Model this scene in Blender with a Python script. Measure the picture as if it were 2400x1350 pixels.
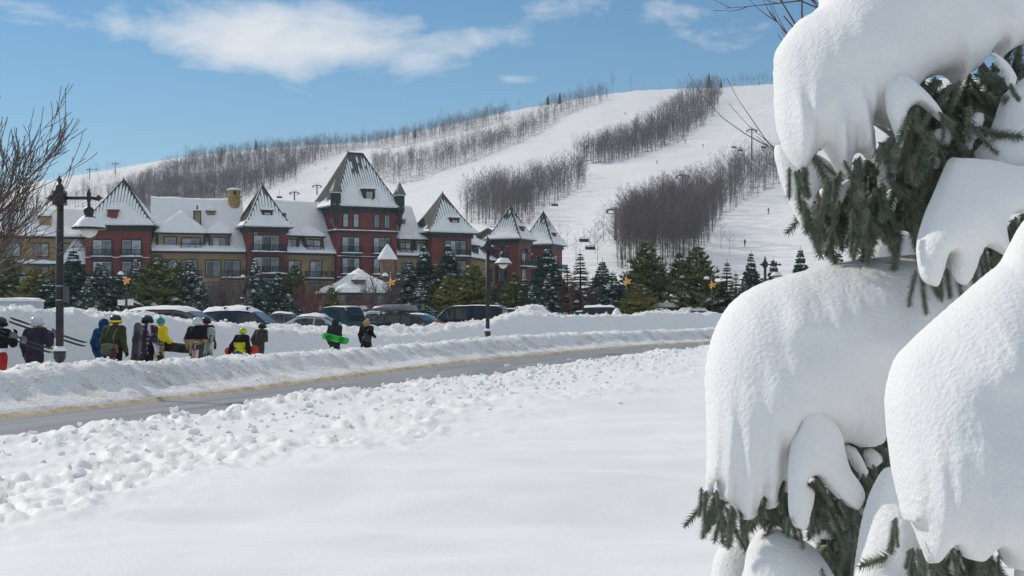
import bpy, math, random
import numpy as np
from mathutils import Vector, Matrix

for o in list(bpy.data.objects):
    bpy.data.objects.remove(o)
random.seed(11)
RNG = np.random.default_rng(11)
scene = bpy.context.scene
COL = scene.collection
PI = math.pi

# ------------------------------------------------------------------ camera
FPX, HY, CZ = 3300.0, 745.0, 1.62      # focal length in photo pixels, horizon row, eye height over the road
cam_d = bpy.data.cameras.new('camera')
cam_d.sensor_width = 36.0
cam_d.lens = 36.0 * FPX / 2400.0
cam_d.shift_y = (HY - 675.0) / 2400.0
cam_d.clip_start = 0.1
cam_d.clip_end = 9000.0
cam = bpy.data.objects.new('camera', cam_d)
COL.objects.link(cam)
cam.location = (0, 0, CZ)
cam.rotation_euler = (PI / 2, 0, 0)
scene.camera = cam

# ------------------------------------------------------------------ light
SUN_AZ, SUN_EL = math.radians(-48), math.radians(33)     # azimuth measured from the view axis (+Y), to the left
sdir = Vector((math.sin(SUN_AZ) * math.cos(SUN_EL), math.cos(SUN_AZ) * math.cos(SUN_EL), math.sin(SUN_EL)))
sl = bpy.data.lights.new('sun', 'SUN')
sl.energy = 2.55
sl.angle = math.radians(0.53)
sl.color = (1.0, 0.925, 0.815)
sun = bpy.data.objects.new('sun', sl)
COL.objects.link(sun)
sun.rotation_euler = sdir.to_track_quat('Z', 'Y').to_euler()
scene.view_settings.view_transform = 'Standard'
scene.view_settings.look = 'None'
scene.view_settings.gamma = 1.0
scene.view_settings.use_curve_mapping = False
scene.view_settings.exposure = 0.11

world = bpy.data.worlds.new('World')
scene.world = world
world.use_nodes = True
def build_world():
    nt = world.node_tree
    N, L = nt.nodes, nt.links
    N.clear()
    out = N.new('ShaderNodeOutputWorld')
    bg = N.new('ShaderNodeBackground')
    sky = N.new('ShaderNodeTexSky')
    sky.sky_type = 'NISHITA'
    sky.sun_disc = False
    sky.sun_elevation = SUN_EL
    sky.sun_rotation = SUN_AZ
    sky.altitude = 300
    sky.air_density = 0.8
    sky.dust_density = 0.0
    sky.ozone_density = 1.3
    hs = N.new('ShaderNodeHueSaturation')
    hs.inputs['Saturation'].default_value = 1.27
    hs.inputs['Value'].default_value = 1.0
    hs.inputs['Hue'].default_value = 0.490
    L.new(sky.outputs[0], hs.inputs['Color'])
    # clouds: noise over the sky dome, thickened where the cumulus stands
    tc = N.new('ShaderNodeTexCoord')
    sep = N.new('ShaderNodeSeparateXYZ')
    L.new(tc.outputs['Generated'], sep.inputs[0])
    def M(op, a, b=None, c=None, clamp=False):
        n = N.new('ShaderNodeMath'); n.operation = op; n.use_clamp = clamp
        for i, v in enumerate((a, b, c)):
            if v is None: continue
            if isinstance(v, (int, float)): n.inputs[i].default_value = v
            else: L.new(v, n.inputs[i])
        return n.outputs[0]
    X, Y, Z = sep.outputs
    hor = M('SQRT', M('ADD', M('MULTIPLY', X, X), M('MULTIPLY', Y, Y)))
    az = M('ARCTAN2', X, Y)
    el = M('DIVIDE', Z, M('MAXIMUM', hor, 0.02))
    cv = N.new('ShaderNodeCombineXYZ')
    L.new(az, cv.inputs[0]); L.new(M('MULTIPLY', el, 2.1), cv.inputs[1])
    n1 = N.new('ShaderNodeTexNoise'); n1.inputs['Scale'].default_value = 11.0
    n1.inputs['Detail'].default_value = 9.0; n1.inputs['Roughness'].default_value = 0.60; n1.inputs['Distortion'].default_value = 0.25
    L.new(cv.outputs[0], n1.inputs['Vector'])
    n2 = N.new('ShaderNodeTexNoise'); n2.inputs['Scale'].default_value = 3.2
    n2.inputs['Detail'].default_value = 2.0
    L.new(cv.outputs[0], n2.inputs['Vector'])
    def blob(px, py, rx, ry):
        a0, e0 = math.atan((px - 1200) / FPX), (HY - py) / FPX
        dx = M('DIVIDE', M('SUBTRACT', az, a0), rx / FPX)
        dy = M('DIVIDE', M('SUBTRACT', el, e0), ry / FPX)
        r2 = M('ADD', M('MULTIPLY', dx, dx), M('MULTIPLY', dy, dy))
        return M('POWER', 2.718, M('MULTIPLY', r2, -1.0))
    blobs = [(640, 95, 290, 92, .56), (820, 125, 440, 70, .46), (560, 40, 170, 60, .22), (1080, 95, 190, 34, .25), (780, 40, 150, 70, .25), (470, 110, 150, 40, .2),
             (10, 70, 130, 55, .42), (240, 85, 120, 34, .26),
             (1270, 5, 170, 46, .46), (1540, 40, 190, 50, .40), (1700, 90, 150, 80, .32), (1220, 182, 90, 22, .28), (300, 20, 90, 30, .2)]
    acc = None
    for (px, py, rx, ry, w) in blobs:
        b = M('MULTIPLY', blob(px, py, rx, ry), w)
        acc = b if acc is None else M('ADD', acc, b)
    # elsewhere in the dome, denser unseen cloud, added as neutral white fill light
    high = M('MULTIPLY', M('SUBTRACT', el, 0.26, clamp=True), 1.2, clamp=True)
    acc = M('ADD', acc, M('MULTIPLY', high, M('MULTIPLY', M('SUBTRACT', n2.outputs[0], 0.33, clamp=True), 5.5)))
    dens = M('ADD', M('SUBTRACT', acc, 0.35), M('MULTIPLY', M('SUBTRACT', n1.outputs[0], 0.5), 1.55))
    dens = M('MULTIPLY', dens, 1.25, clamp=True)
    dens = M('MULTIPLY', dens, M('SUBTRACT', 2.0, dens))           # soft knee
    dens = M('MULTIPLY', dens, 0.86)
    # cloud body: thick parts slightly greyer
    cr = N.new('ShaderNodeValToRGB')
    cr.color_ramp.elements[0].position = 0.25; cr.color_ramp.elements[0].color = (8.6, 8.9, 9.3, 1)
    cr.color_ramp.elements[1].position = 0.75; cr.color_ramp.elements[1].color = (11.5, 11.4, 11.2, 1)
    L.new(n1.outputs[0], cr.inputs[0])
    mx = N.new('ShaderNodeMix'); mx.data_type = 'RGBA'
    L.new(dens, mx.inputs['Factor']); L.new(hs.outputs[0], mx.inputs[6]); L.new(cr.outputs[0], mx.inputs[7])
    L.new(mx.outputs[2], bg.inputs['Color'])
    bg.inputs['Strength'].default_value = 0.088
    L.new(bg.outputs[0], out.inputs[0])
    world.cycles.sampling_method = 'MANUAL'
    world.cycles.sample_map_resolution = 512
build_world()
scene.cycles.max_bounces = 6
scene.cycles.diffuse_bounces = 4
scene.cycles.glossy_bounces = 2
scene.cycles.transmission_bounces = 3
scene.cycles.volume_bounces = 0
scene.cycles.use_denoising = True

# ------------------------------------------------------------------ helpers
def P(px, py, d):
    """world point seen at photo pixel (px, py) at depth d"""
    return Vector(((px - 1200.0) / FPX * d, d, CZ + (HY - py) / FPX * d))

def tag(o, label=None, cat=None, group=None, kind=None):
    if label: o['label'] = label
    if cat: o['category'] = cat
    if group: o['group'] = group
    if kind: o['kind'] = kind
    return o

def link(name, data, parent=None):
    o = bpy.data.objects.new(name, data)
    COL.objects.link(o)
    if parent is not None: o.parent = parent
    return o

def empty(name, loc=(0, 0, 0), rz=0.0):
    o = link(name, None)
    o.empty_display_size = 0.2
    o.location = loc
    o.rotation_euler = (0, 0, rz)
    return o

def mesh_np(name, V, Fc, mats, smooth=True, mi=None):
    """fast mesh from numpy: V (n,3), Fc (m,k) uniform faces"""
    V = np.asarray(V, dtype=np.float32); Fc = np.asarray(Fc, dtype=np.int32)
    me = bpy.data.meshes.new(name)
    me.vertices.add(len(V)); me.vertices.foreach_set('co', V.ravel())
    k = Fc.shape[1]
    me.loops.add(Fc.size); me.loops.foreach_set('vertex_index', Fc.ravel())
    me.polygons.add(len(Fc))
    me.polygons.foreach_set('loop_start', np.arange(0, Fc.size, k, dtype=np.int32))
    me.polygons.foreach_set('loop_total', np.full(len(Fc), k, dtype=np.int32))
    if smooth: me.polygons.foreach_set('use_smooth', np.ones(len(Fc), dtype=bool))
    for m in (mats if isinstance(mats, (list, tuple)) else [mats]): me.materials.append(m)
    if mi is not None: me.polygons.foreach_set('material_index', np.asarray(mi, dtype=np.int32))
    me.update(calc_edges=True); me.validate()
    return me

class MB:
    """collects shapes for one mesh"""
    def __init__(s): s.v = []; s.f = []; s.m = []
    def add(s, vs, fs, m=0):
        b = len(s.v); s.v += [tuple(v) for v in vs]; s.f += [tuple(b + i for i in f) for f in fs]; s.m += [m] * len(fs); return s
    def box(s, x0, x1, y0, y1, z0, z1, m=0):
        return s.add([(x0,y0,z0),(x1,y0,z0),(x1,y1,z0),(x0,y1,z0),(x0,y0,z1),(x1,y0,z1),(x1,y1,z1),(x0,y1,z1)],
                     [(0,3,2,1),(4,5,6,7),(0,1,5,4),(1,2,6,5),(2,3,7,6),(3,0,4,7)], m)
    def tube(s, pts, rad, n=6, m=0, cap=True):
        pts = [Vector(p) for p in pts]
        if not isinstance(rad, (list, tuple)): rad = [rad] * len(pts)
        rings = []
        up = None
        for i, p in enumerate(pts):
            t = (pts[min(i + 1, len(pts) - 1)] - pts[max(i - 1, 0)])
            if t.length < 1e-9: t = Vector((0, 0, 1))
            t.normalize()
            if up is None:
                up = Vector((0, 0, 1)) if abs(t.z) < 0.9 else Vector((1, 0, 0))
            a = t.cross(up)
            if a.length < 1e-6: a = t.cross(Vector((0, 1, 0)))
            a.normalize(); b = a.cross(t); up = b
            rings.append([p + (a * math.cos(2*PI*k/n) + b * math.sin(2*PI*k/n)) * rad[i] for k in range(n)])
        vs = [v for r in rings for v in r]; fs = []
        for i in range(len(pts) - 1):
            for k in range(n):
                k2 = (k + 1) % n
                fs.append((i*n + k, i*n + k2, (i+1)*n + k2, (i+1)*n + k))
        if cap:
            fs.append(tuple(range(n - 1, -1, -1))); fs.append(tuple((len(pts)-1)*n + k for k in range(n)))
        return s.add(vs, fs, m)
    def lathe(s, prof, n=12, c=(0, 0, 0), m=0):
        """prof: list of (r, z)"""
        vs = []; fs = []
        for (r, z) in prof:
            for k in range(n): vs.append((c[0] + r*math.cos(2*PI*k/n), c[1] + r*math.sin(2*PI*k/n), c[2] + z))
        for i in range(len(prof) - 1):
            for k in range(n):
                k2 = (k + 1) % n
                fs.append((i*n+k, i*n+k2, (i+1)*n+k2, (i+1)*n+k))
        if prof[0][0] > 1e-4: fs.append(tuple(range(n-1, -1, -1)))
        if prof[-1][0] > 1e-4: fs.append(tuple((len(prof)-1)*n+k for k in range(n)))
        return s.add(vs, fs, m)
    def poly_prism(s, pts, h, m=0):
        """pts: 3-D polygon, extruded by vector h"""
        n = len(pts); h = Vector(h)
        vs = [Vector(p) for p in pts] + [Vector(p) + h for p in pts]
        fs = [tuple(range(n-1, -1, -1)), tuple(range(n, 2*n))] + [(i, (i+1) % n, n + (i+1) % n, n + i) for i in range(n)]
        return s.add(vs, fs, m)
    def mesh(s, name, mats, smooth=False):
        me = bpy.data.meshes.new(name)
        me.from_pydata(s.v, [], s.f)
        for m in (mats if isinstance(mats, (list, tuple)) else [mats]): me.materials.append(m)
        me.polygons.foreach_set('material_index', s.m)
        if smooth: me.polygons.foreach_set('use_smooth', [True] * len(s.f))
        me.update()
        return me
    def build(s, name, mats, parent=None, smooth=False):
        return link(name, s.mesh(name, mats, smooth), parent)

# ---- noise
def _hash(i, j, k, seed):
    h = (i * 374761393 + j * 668265263 + k * 2147483647 + seed * 974634211) & 0xFFFFFFFF
    h = ((h ^ (h >> 13)) * 1274126177) & 0xFFFFFFFF
    h = ((h ^ (h >> 16)) * 2246822519) & 0xFFFFFFFF
    return ((h ^ (h >> 15)) & 0xFFFFFF) / float(0xFFFFFF)
def vnoise(x, y, z=None, seed=0):
    x = np.asarray(x, dtype=np.float64); y = np.asarray(y, dtype=np.float64)
    xi = np.floor(x).astype(np.int64); yi = np.floor(y).astype(np.int64)
    fx = x - xi; fy = y - yi
    fx = fx*fx*fx*(fx*(fx*6-15)+10); fy = fy*fy*fy*(fy*(fy*6-15)+10)
    def plane(k):
        a = _hash(xi, yi, k, seed); b = _hash(xi+1, yi, k, seed); c = _hash(xi, yi+1, k, seed); d = _hash(xi+1, yi+1, k, seed)
        return (a*(1-fx)+b*fx)*(1-fy) + (c*(1-fx)+d*fx)*fy
    if z is None: return plane(np.zeros_like(xi))
    z = np.asarray(z, dtype=np.float64); zi = np.floor(z).astype(np.int64); fz = z - zi; fz = fz*fz*(3-2*fz)
    return plane(zi)*(1-fz) + plane(zi+1)*fz
def fbm(x, y, z=None, seed=0, octv=4, gain=0.5):
    s = 0; a = 1.0; t = 0
    for o in range(octv):
        k = 2.03**o
        s = s + a*(vnoise(x*k + 13.7*o, y*k + 7.3*o, None if z is None else z*k, seed + o) - 0.5); t += a; a *= gain
    return s / t * 2.0            # about -1..1
def sstep(a, b, x):
    t = np.clip((x - a) / (b - a), 0, 1); return t*t*(3-2*t)

# ---- surface nets: smooth mesh of a sampled field (negative inside)
def surface_nets(f, org, h):
    s = f < 0
    nx, ny, nz = f.shape
    c = np.zeros((nx-1, ny-1, nz-1), dtype=np.int8)
    for a in (0, 1):
        for b in (0, 1):
            for d in (0, 1): c += s[a:nx-1+a, b:ny-1+b, d:nz-1+d]
    act = (c > 0) & (c < 8)
    idx = -np.ones(act.shape, dtype=np.int64)
    I = np.argwhere(act); idx[act] = np.arange(len(I))
    acc = np.zeros((len(I), 3)); cnt = np.zeros(len(I))
    for ax in range(3):
        o1, o2 = [k for k in range(3) if k != ax]
        for a in (0, 1):
            for b in (0, 1):
                p0 = I.copy(); p0[:, o1] += a; p0[:, o2] += b
                p1 = p0.copy(); p1[:, ax] += 1
                f0 = f[p0[:,0], p0[:,1], p0[:,2]]; f1 = f[p1[:,0], p1[:,1], p1[:,2]]
                x = (f0 < 0) != (f1 < 0)
                t = np.where(x, f0 / np.where(np.abs(f0 - f1) < 1e-12, 1, f0 - f1), 0)
                q = p0.astype(float); q[:, ax] += t
                acc += np.where(x[:, None], q, 0); cnt += x
    V = acc / cnt[:, None] * h + np.asarray(org)
    quads = []
    for ax in range(3):
        o1, o2 = [k for k in range(3) if k != ax]
        sl0 = [slice(1, -1)] * 3; sl0[ax] = slice(0, -1)
        sl1 = [slice(1, -1)] * 3; sl1[ax] = slice(1, None)
        x = s[tuple(sl0)] != s[tuple(sl1)]
        E = np.argwhere(x); 
        if not len(E): continue
        E[:, o1] += 1; E[:, o2] += 1
        def cell(a, b):
            q = E.copy(); q[:, o1] -= a; q[:, o2] -= b; return idx[q[:,0], q[:,1], q[:,2]]
        Q = np.stack([cell(1,1), cell(0,1), cell(0,0), cell(1,0)], 1)
        ins = s[E[:,0], E[:,1], E[:,2]]
        flip = ~ins if ax != 1 else ins
        Q[flip] = Q[flip][:, ::-1]
        quads.append(Q)
    return V, np.concatenate(quads)

def sdf_cones(caps, h, pad=0.06, k=0.05, clip=None):
    """smooth union of tapered capsules [(p, q, rp, rq)]; returns V, F"""
    A = np.array([c[0] for c in caps], float); B = np.array([c[1] for c in caps], float)
    R = max(max(c[2], c[3]) for c in caps) + pad
    lo = np.minimum(A, B).min(0) - R; hi = np.maximum(A, B).max(0) + R
    n = np.ceil((hi - lo) / h).astype(int) + 1
    g = np.stack(np.meshgrid(*[lo[i] + h*np.arange(n[i]) for i in range(3)], indexing='ij'), -1)
    e = None
    for a, b, (_, _, ra, rb) in zip(A, B, caps):
        ab = b - a; L2 = max((ab*ab).sum(), 1e-9)
        t = np.clip(((g - a) @ ab) / L2, 0, 1)
        d = np.linalg.norm(g - a - t[..., None]*ab, axis=-1) - (ra + (rb - ra)*t)
        if e is None: e = d
        else:
            m = np.clip(0.5 + 0.5*(e - d)/k, 0, 1)
            e = e*(1-m) + d*m - k*m*(1-m)
    if clip is not None: e = np.maximum(e, clip(g))
    return surface_nets(e, lo, h)

# ------------------------------------------------------------------ materials
MATS = {}
def mat(name, col, rough=0.7, metal=0.0, var=0.12, vscale=3.0, bump=0.0, bscale=20.0, spec=0.3, coat=0.0, col2=None, detail=4.0, mapping='Object', hsv=None, trans=0.0, sss=0.0):
    if name in MATS: return MATS[name]
    m = bpy.data.materials.new(name); m.use_nodes = True
    nt = m.node_tree; N = nt.nodes; L = nt.links
    b = N['Principled BSDF']
    b.inputs['Roughness'].default_value = rough
    b.inputs['Metallic'].default_value = metal
    b.inputs['Specular IOR Level'].default_value = spec
    if coat: b.inputs['Coat Weight'].default_value = coat
    if trans: b.inputs['Transmission Weight'].default_value = trans
    if sss:
        b.inputs['Subsurface Weight'].default_value = sss; b.inputs['Subsurface Radius'].default_value = (0.02, 0.025, 0.03); b.inputs['Subsurface Scale'].default_value = 1.0
    tc = N.new('ShaderNodeTexCoord')
    src = tc.outputs[mapping]
    if mapping == 'World':
        pass
    no = N.new('ShaderNodeTexNoise'); no.inputs['Scale'].default_value = vscale; no.inputs['Detail'].default_value = detail
    L.new(src, no.inputs['Vector'])
    r = N.new('ShaderNodeMix'); r.data_type = 'RGBA'
    c2 = col2 if col2 else tuple(c*(1-2*var) for c in col)
    c1 = col if col2 else tuple(min(1, c*(1+var)) for c in col)
    r.inputs[6].default_value = (*c2, 1); r.inputs[7].default_value = (*c1, 1)
    mr = N.new('ShaderNodeMapRange'); mr.inputs[1].default_value = 0.3; mr.inputs[2].default_value = 0.7
    L.new(no.outputs[0], mr.inputs[0]); L.new(mr.outputs[0], r.inputs['Factor'])
    L.new(r.outputs[2], b.inputs['Base Color'])
    if bump:
        nb = N.new('ShaderNodeTexNoise'); nb.inputs['Scale'].default_value = bscale; nb.inputs['Detail'].default_value = 5.0
        L.new(src, nb.inputs['Vector'])
        bp = N.new('ShaderNodeBump'); bp.inputs['Strength'].default_value = 1.0; bp.inputs['Distance'].default_value = bump
        L.new(nb.outputs[0], bp.inputs['Height']); L.new(bp.outputs[0], b.inputs['Normal'])
    MATS[name] = m
    return m

SNOW = mat('snow', (0.88, 0.872, 0.86), rough=0.55, var=0.02, vscale=1.5, bump=0.006, bscale=45.0, spec=0.25)
SNOW_FAR = mat('snow_far', (0.88, 0.872, 0.862), rough=0.7, var=0.02, vscale=0.8, bump=0.05, bscale=2.5, spec=0.15)
# ================================================================== terrain
# far edge of the road in plan: (x, y, z)
_E = [(-14.2, -2.0, 0.0), (-12.4, 6.0, 0.0), (-10.4, 15.0, 0.0)]
for px, py, d in ((0, 978, 23), (480, 925, 29.5), (800, 885, 36.5), (1180, 840, 50), (1660, 803, 71), (2400, 775, 115)):
    p = P(px, py, d); _E.append((p.x, p.y, p.z))
_E.append((74.0, 148.0, 0.75))
_E = np.array(_E)
def catmull(Pt, n=24):
    out = []
    Q = np.vstack([2*Pt[0]-Pt[1], Pt, 2*Pt[-1]-Pt[-2]])
    for i in range(1, len(Q)-2):
        for t in np.linspace(0, 1, n, endpoint=False):
            a, b, c, d = Q[i-1], Q[i], Q[i+1], Q[i+2]
            out.append(0.5*((2*b)+(-a+c)*t+(2*a-5*b+4*c-d)*t*t+(-a+3*b-3*c+d)*t**3))
    out.append(Q[-2]); return np.array(out)
EC = catmull(_E)
_seg = np.linalg.norm(np.diff(EC[:, :2], axis=0), axis=1)
ES = np.concatenate([[0], np.cumsum(_seg)])
_tan = np.gradient(EC[:, :2], axis=0); _tan /= np.linalg.norm(_tan, axis=1)[:, None]
EN = np.stack([-_tan[:, 1], _tan[:, 0]], 1)          # normal, away from the camera side
SMAX = ES[-1]
def edge_at(s):
    x = np.interp(s, ES, EC[:, 0]); y = np.interp(s, ES, EC[:, 1]); z = np.interp(s, ES, EC[:, 2])
    nx = np.interp(s, ES, EN[:, 0]); ny = np.interp(s, ES, EN[:, 1])
    return x, y, z, nx, ny
def st_xy(s, t):
    x, y, z, nx, ny = edge_at(s); return x + nx*t, y + ny*t
def st_of(x, y):
    """curvilinear coordinates (s along the road, t off its far edge), and the road height there"""
    x = np.atleast_1d(np.asarray(x, float)).ravel(); y = np.atleast_1d(np.asarray(y, float)).ravel()
    S = np.empty_like(x); T = np.empty_like(x)
    for i in range(0, len(x), 40000):
        xx = x[i:i+40000, None]; yy = y[i:i+40000, None]
        d2 = (xx - EC[None, :, 0])**2 + (yy - EC[None, :, 1])**2
        k = d2.argmin(1)
        dx = x[i:i+40000] - EC[k, 0]; dy = y[i:i+40000] - EC[k, 1]
        S[i:i+40000] = ES[k] + dx*_tan[k, 0] + dy*_tan[k, 1]
        T[i:i+40000] = dx*EN[k, 0] + dy*EN[k, 1]
    return S, T, np.interp(S, ES, EC[:, 2])
def s_at_px(px, t):
    """arc position where the line at offset t crosses photo column px"""
    ss = np.linspace(12, SMAX, 1500); x, y = st_xy(ss, t)
    q = 1200 + FPX*x/np.maximum(y, 0.5)
    return float(np.interp(px, q, ss))

# heights of the ploughed banks behind the road, as a function of (s, t)
def px_col(x, y): return 1200 + FPX*x/np.maximum(y, 1.0)
# crest rows read off the photograph
NEAR_CREST = np.array([(-600, 885), (0, 866), (150, 848), (330, 842), (480, 838), (620, 828), (800, 815), (1000, 797), (1150, 785), (1300, 775), (1500, 768), (1700, 760), (2400, 752)], float) + np.array([0, 11.0])
FAR_CREST = np.array([(-600, 735), (0, 728), (60, 722), (130, 732), (240, 738), (310, 737), (430, 748), (520, 757), (600, 762), (680, 765), (760, 764), (900, 766), (1000, 760), (1090, 755), (1150, 748), (1185, 735), (1250, 729), (1310, 738), (1400, 737), (1480, 736), (1530, 727), (1600, 730), (1700, 733), (2400, 733)], float) + np.array([0, 6.0])
T_CREST, T_WALK0, T_WALK1, T_FAR, T_LOT = 2.1, 3.9, 7.2, 8.5, 10.6
def bank_h(x, y, S, T, zr):
    q = px_col(x, y)
    h1 = np.clip(CZ - (np.interp(q, NEAR_CREST[:, 0], NEAR_CREST[:, 1]) - HY)*y/FPX - zr, 0.35, 1.1)
    h2 = np.clip(CZ - (np.interp(q, FAR_CREST[:, 0], FAR_CREST[:, 1]) - HY)*y/FPX - zr, 0.6, 2.6)
    wob = 0.22*fbm(S*0.35, T*0.2, seed=3, octv=3)
    up1 = 0.34*np.clip((T+wob*0.6)/0.75, 0, 1)**0.8 + 0.66*sstep(0.55, 1.35, T + wob)
    cr = 1 - 0.10*sstep(2.1, 3.0, T)
    dn1 = 1 - sstep(3.1, T_WALK0 + 0.1, T + 0.6*wob)
    z = h1*np.minimum(up1, 1)*cr*dn1
    # ledge part-way up the far bank in the middle of the picture
    led = np.exp(-((q - 900)/260)**2)
    prof = sstep(T_WALK1, T_FAR, T + wob*1.2)*(1 - 0.35*led) + 0.35*led*sstep(T_FAR - 0.3, T_FAR + 1.3, T + wob)
    z2 = h2*prof*(1 - 0.93*sstep(T_FAR + 1.2, T_LOT + 2.0, T))
    z = np.maximum(z, z2)
    z = z - 0.2*sstep(T_WALK0 - 0.6, T_WALK0 + 0.2, T)*(1 - sstep(T_WALK1, T_FAR, T))
    # crumbs and lumps
    near = np.clip(45.0/np.maximum(y, 8), 0.5, 1.2)
    rough = sstep(0.05, 0.5, T)*(1 - 0.65*sstep(T_WALK0-0.2, T_WALK0+0.3, T)*(1 - sstep(T_WALK1, T_WALK1+0.8, T)))
    lump = np.maximum(fbm(S*1.9, T*1.9, seed=21, octv=3), -0.15)
    crumb = np.abs(fbm(S*5.5, T*5.5, seed=31, octv=3))
    top = sstep(0.9, 1.7, T)*(1 - sstep(3.0, 4.0, T)) + sstep(T_FAR-1.2, T_FAR-0.3, T)*(1 - sstep(T_LOT, T_LOT+1, T))
    face2 = sstep(T_WALK1+0.2, T_WALK1+0.8, T)*(1 - sstep(T_LOT, T_LOT+0.8, T))
    z = z + face2*(0.16*np.maximum(fbm(S*1.5, T*2.2, seed=23, octv=3), -0.1) + 0.10*np.abs(fbm(S*4.2, T*4.2, seed=24, octv=2)))
    z = z + rough*(0.06*lump + 0.05*crumb*(0.5 + top) + 0.10*top*np.maximum(lump, 0))
    z = z + top*(0.05*np.maximum(fbm(S*11, T*11, seed=41, octv=2), 0))
    # vertical scrape marks of the plough on the road face
    z = z + sstep(0.2, 0.6, T)*(1 - sstep(1.2, 1.8, T))*0.05*fbm(S*3.0, T*0.7, seed=51, octv=3)
    return z

# ---- materials
def snow_dirty(name, dirt=(0.30, 0.22, 0.14), amt=0.5, scale=1.4, bump=0.03, bscale=14, hgt=None):
    m = bpy.data.materials.new(name); m.use_nodes = True
    nt = m.node_tree; N = nt.nodes; L = nt.links; b = N['Principled BSDF']
    b.inputs['Roughness'].default_value = 0.6; b.inputs['Specular IOR Level'].default_value = 0.2
    tc = N.new('ShaderNodeTexCoord')
    n1 = N.new('ShaderNodeTexNoise'); n1.inputs['Scale'].default_value = scale; n1.inputs['Detail'].default_value = 8; n1.inputs['Roughness'].default_value = 0.7
    L.new(tc.outputs['Object'], n1.inputs['Vector'])
    r = N.new('ShaderNodeValToRGB'); r.color_ramp.elements[0].position = 0.50; r.color_ramp.elements[1].position = 0.76
    r.color_ramp.elements[0].color = (0, 0, 0, 1); r.color_ramp.elements[1].color = (amt, amt, amt, 1)
    L.new(n1.outputs[0], r.inputs[0])
    n3 = N.new('ShaderNodeTexNoise'); n3.inputs['Scale'].default_value = scale*16; n3.inputs['Detail'].default_value = 3
    L.new(tc.outputs['Object'], n3.inputs['Vector'])
    r3 = N.new('ShaderNodeValToRGB'); r3.color_ramp.elements[0].position = 0.60; r3.color_ramp.elements[1].position = 0.70
    r3.color_ramp.elements[0].color = (0, 0, 0, 1); r3.color_ramp.elements[1].color = (amt*0.9,)*3 + (1,)
    L.new(n3.outputs[0], r3.inputs[0])
    at = N.new('ShaderNodeAttribute'); at.attribute_name = 'dirt'
    mu = N.new('ShaderNodeMath'); mu.operation = 'ADD'; L.new(r.outputs[0], mu.inputs[0]); L.new(r3.outputs[0], mu.inputs[1])
    m2 = N.new('ShaderNodeMath'); m2.operation = 'MULTIPLY'; m2.use_clamp = True; L.new(mu.outputs[0], m2.inputs[0]); L.new(at.outputs['Fac'], m2.inputs[1])
    mx = N.new('ShaderNodeMix'); mx.data_type = 'RGBA'
    mx.inputs[6].default_value = (0.875, 0.867, 0.855, 1); mx.inputs[7].default_value = (*dirt, 1)
    L.new(m2.outputs[0], mx.inputs['Factor']); L.new(mx.outputs[2], b.inputs['Base Color'])
    n2 = N.new('ShaderNodeTexNoise'); n2.inputs['Scale'].default_value = bscale; n2.inputs['Detail'].default_value = 6; n2.inputs['Roughness'].default_value = 0.65
    L.new(tc.outputs['Object'], n2.inputs['Vector'])
    bp = N.new('ShaderNodeBump'); bp.inputs['Distance'].default_value = bump; L.new(n2.outputs[0], bp.inputs['Height']); L.new(bp.outputs[0], b.inputs['Normal'])
    return m
def set_attr(me, name, vals):
    a = me.attributes.new(name, 'FLOAT', 'POINT'); a.data.foreach_set('value', np.asarray(vals, dtype=np.float32))
def grid_faces(nr, nc):
    i = np.arange(nr*nc).reshape(nr, nc)
    return np.stack([i[:-1, :-1], i[:-1, 1:], i[1:, 1:], i[1:, :-1]], -1).reshape(-1, 4)

BANK_M = snow_dirty('ploughed_snow', amt=0.78, scale=1.1, bump=0.06, bscale=11)
RUBBLE_M = snow_dirty('rubble_snow', amt=0.10, scale=1.0, bump=0.004, bscale=40)

# ---- near snow field: polar grid in front of the camera, only the side before the road
FIELD = 0.50
def field_z(x, y, S, T, zr):
    base = FIELD + 0.02*np.sin(x*0.5 + 0.4*y) - 0.13*sstep(18, 40, y)
    und = 0.15*fbm(x*0.28 + 0.12*y, y*0.42 - 0.05*x, seed=61, octv=3) + 0.045*fbm(x*0.8, y*1.2, seed=62, octv=3)
    zone = sstep(-9.7 - 0.06*y, -7.6 - 0.035*y, T + 0.9*fbm(S*0.35, T*0.2, seed=63, octv=2))
    edge = sstep(-5.45, -6.25, T + 0.30*fbm(S*0.8, T*0.5, seed=64, octv=3))
    ridge = np.exp(-((T + 6.6)/0.8)**2)*(0.05 + 0.07*fbm(S*0.6, T*0.4, seed=65, octv=3))
    calm = 1 - 0.75*zone
    z = base + und*calm + zone*ridge
    near = np.clip(y/14.0, 0.7, 1.7)
    l1 = np.maximum(fbm(S*1.6, T*2.0, seed=66, octv=3) + 0.02, 0)
    l2 = np.maximum(fbm(S*4.6, T*5.4, seed=67, octv=3) - 0.0, 0)
    l3 = np.maximum(fbm(S*10.0, T*11.0, seed=68, octv=2) - 0.05, 0)
    dense = zone*(0.28 + 0.9*np.clip(fbm(S*0.55, T*0.8, seed=69, octv=3)*2.4 + 0.45, 0, 1))
    l4 = np.maximum(fbm(S*19.0, T*20.0, seed=70, octv=2) - 0.05, 0)*np.clip(1.6 - y/30, 0, 1)
    l2 = np.tanh(4*l2)/4; l3 = np.tanh(5*l3)/5; dense = np.minimum(dense, 0.85)
    z = z + dense*(0.05*l1 + 0.20*l2 + 0.26*l3 + 0.03*l4) - zone*0.02
    zz = zr + (z - zr*0.25)*edge
    # dip the sheet under the road past its edge
    return np.where(T > -5.0, zr - 0.06, zz), zone
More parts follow.
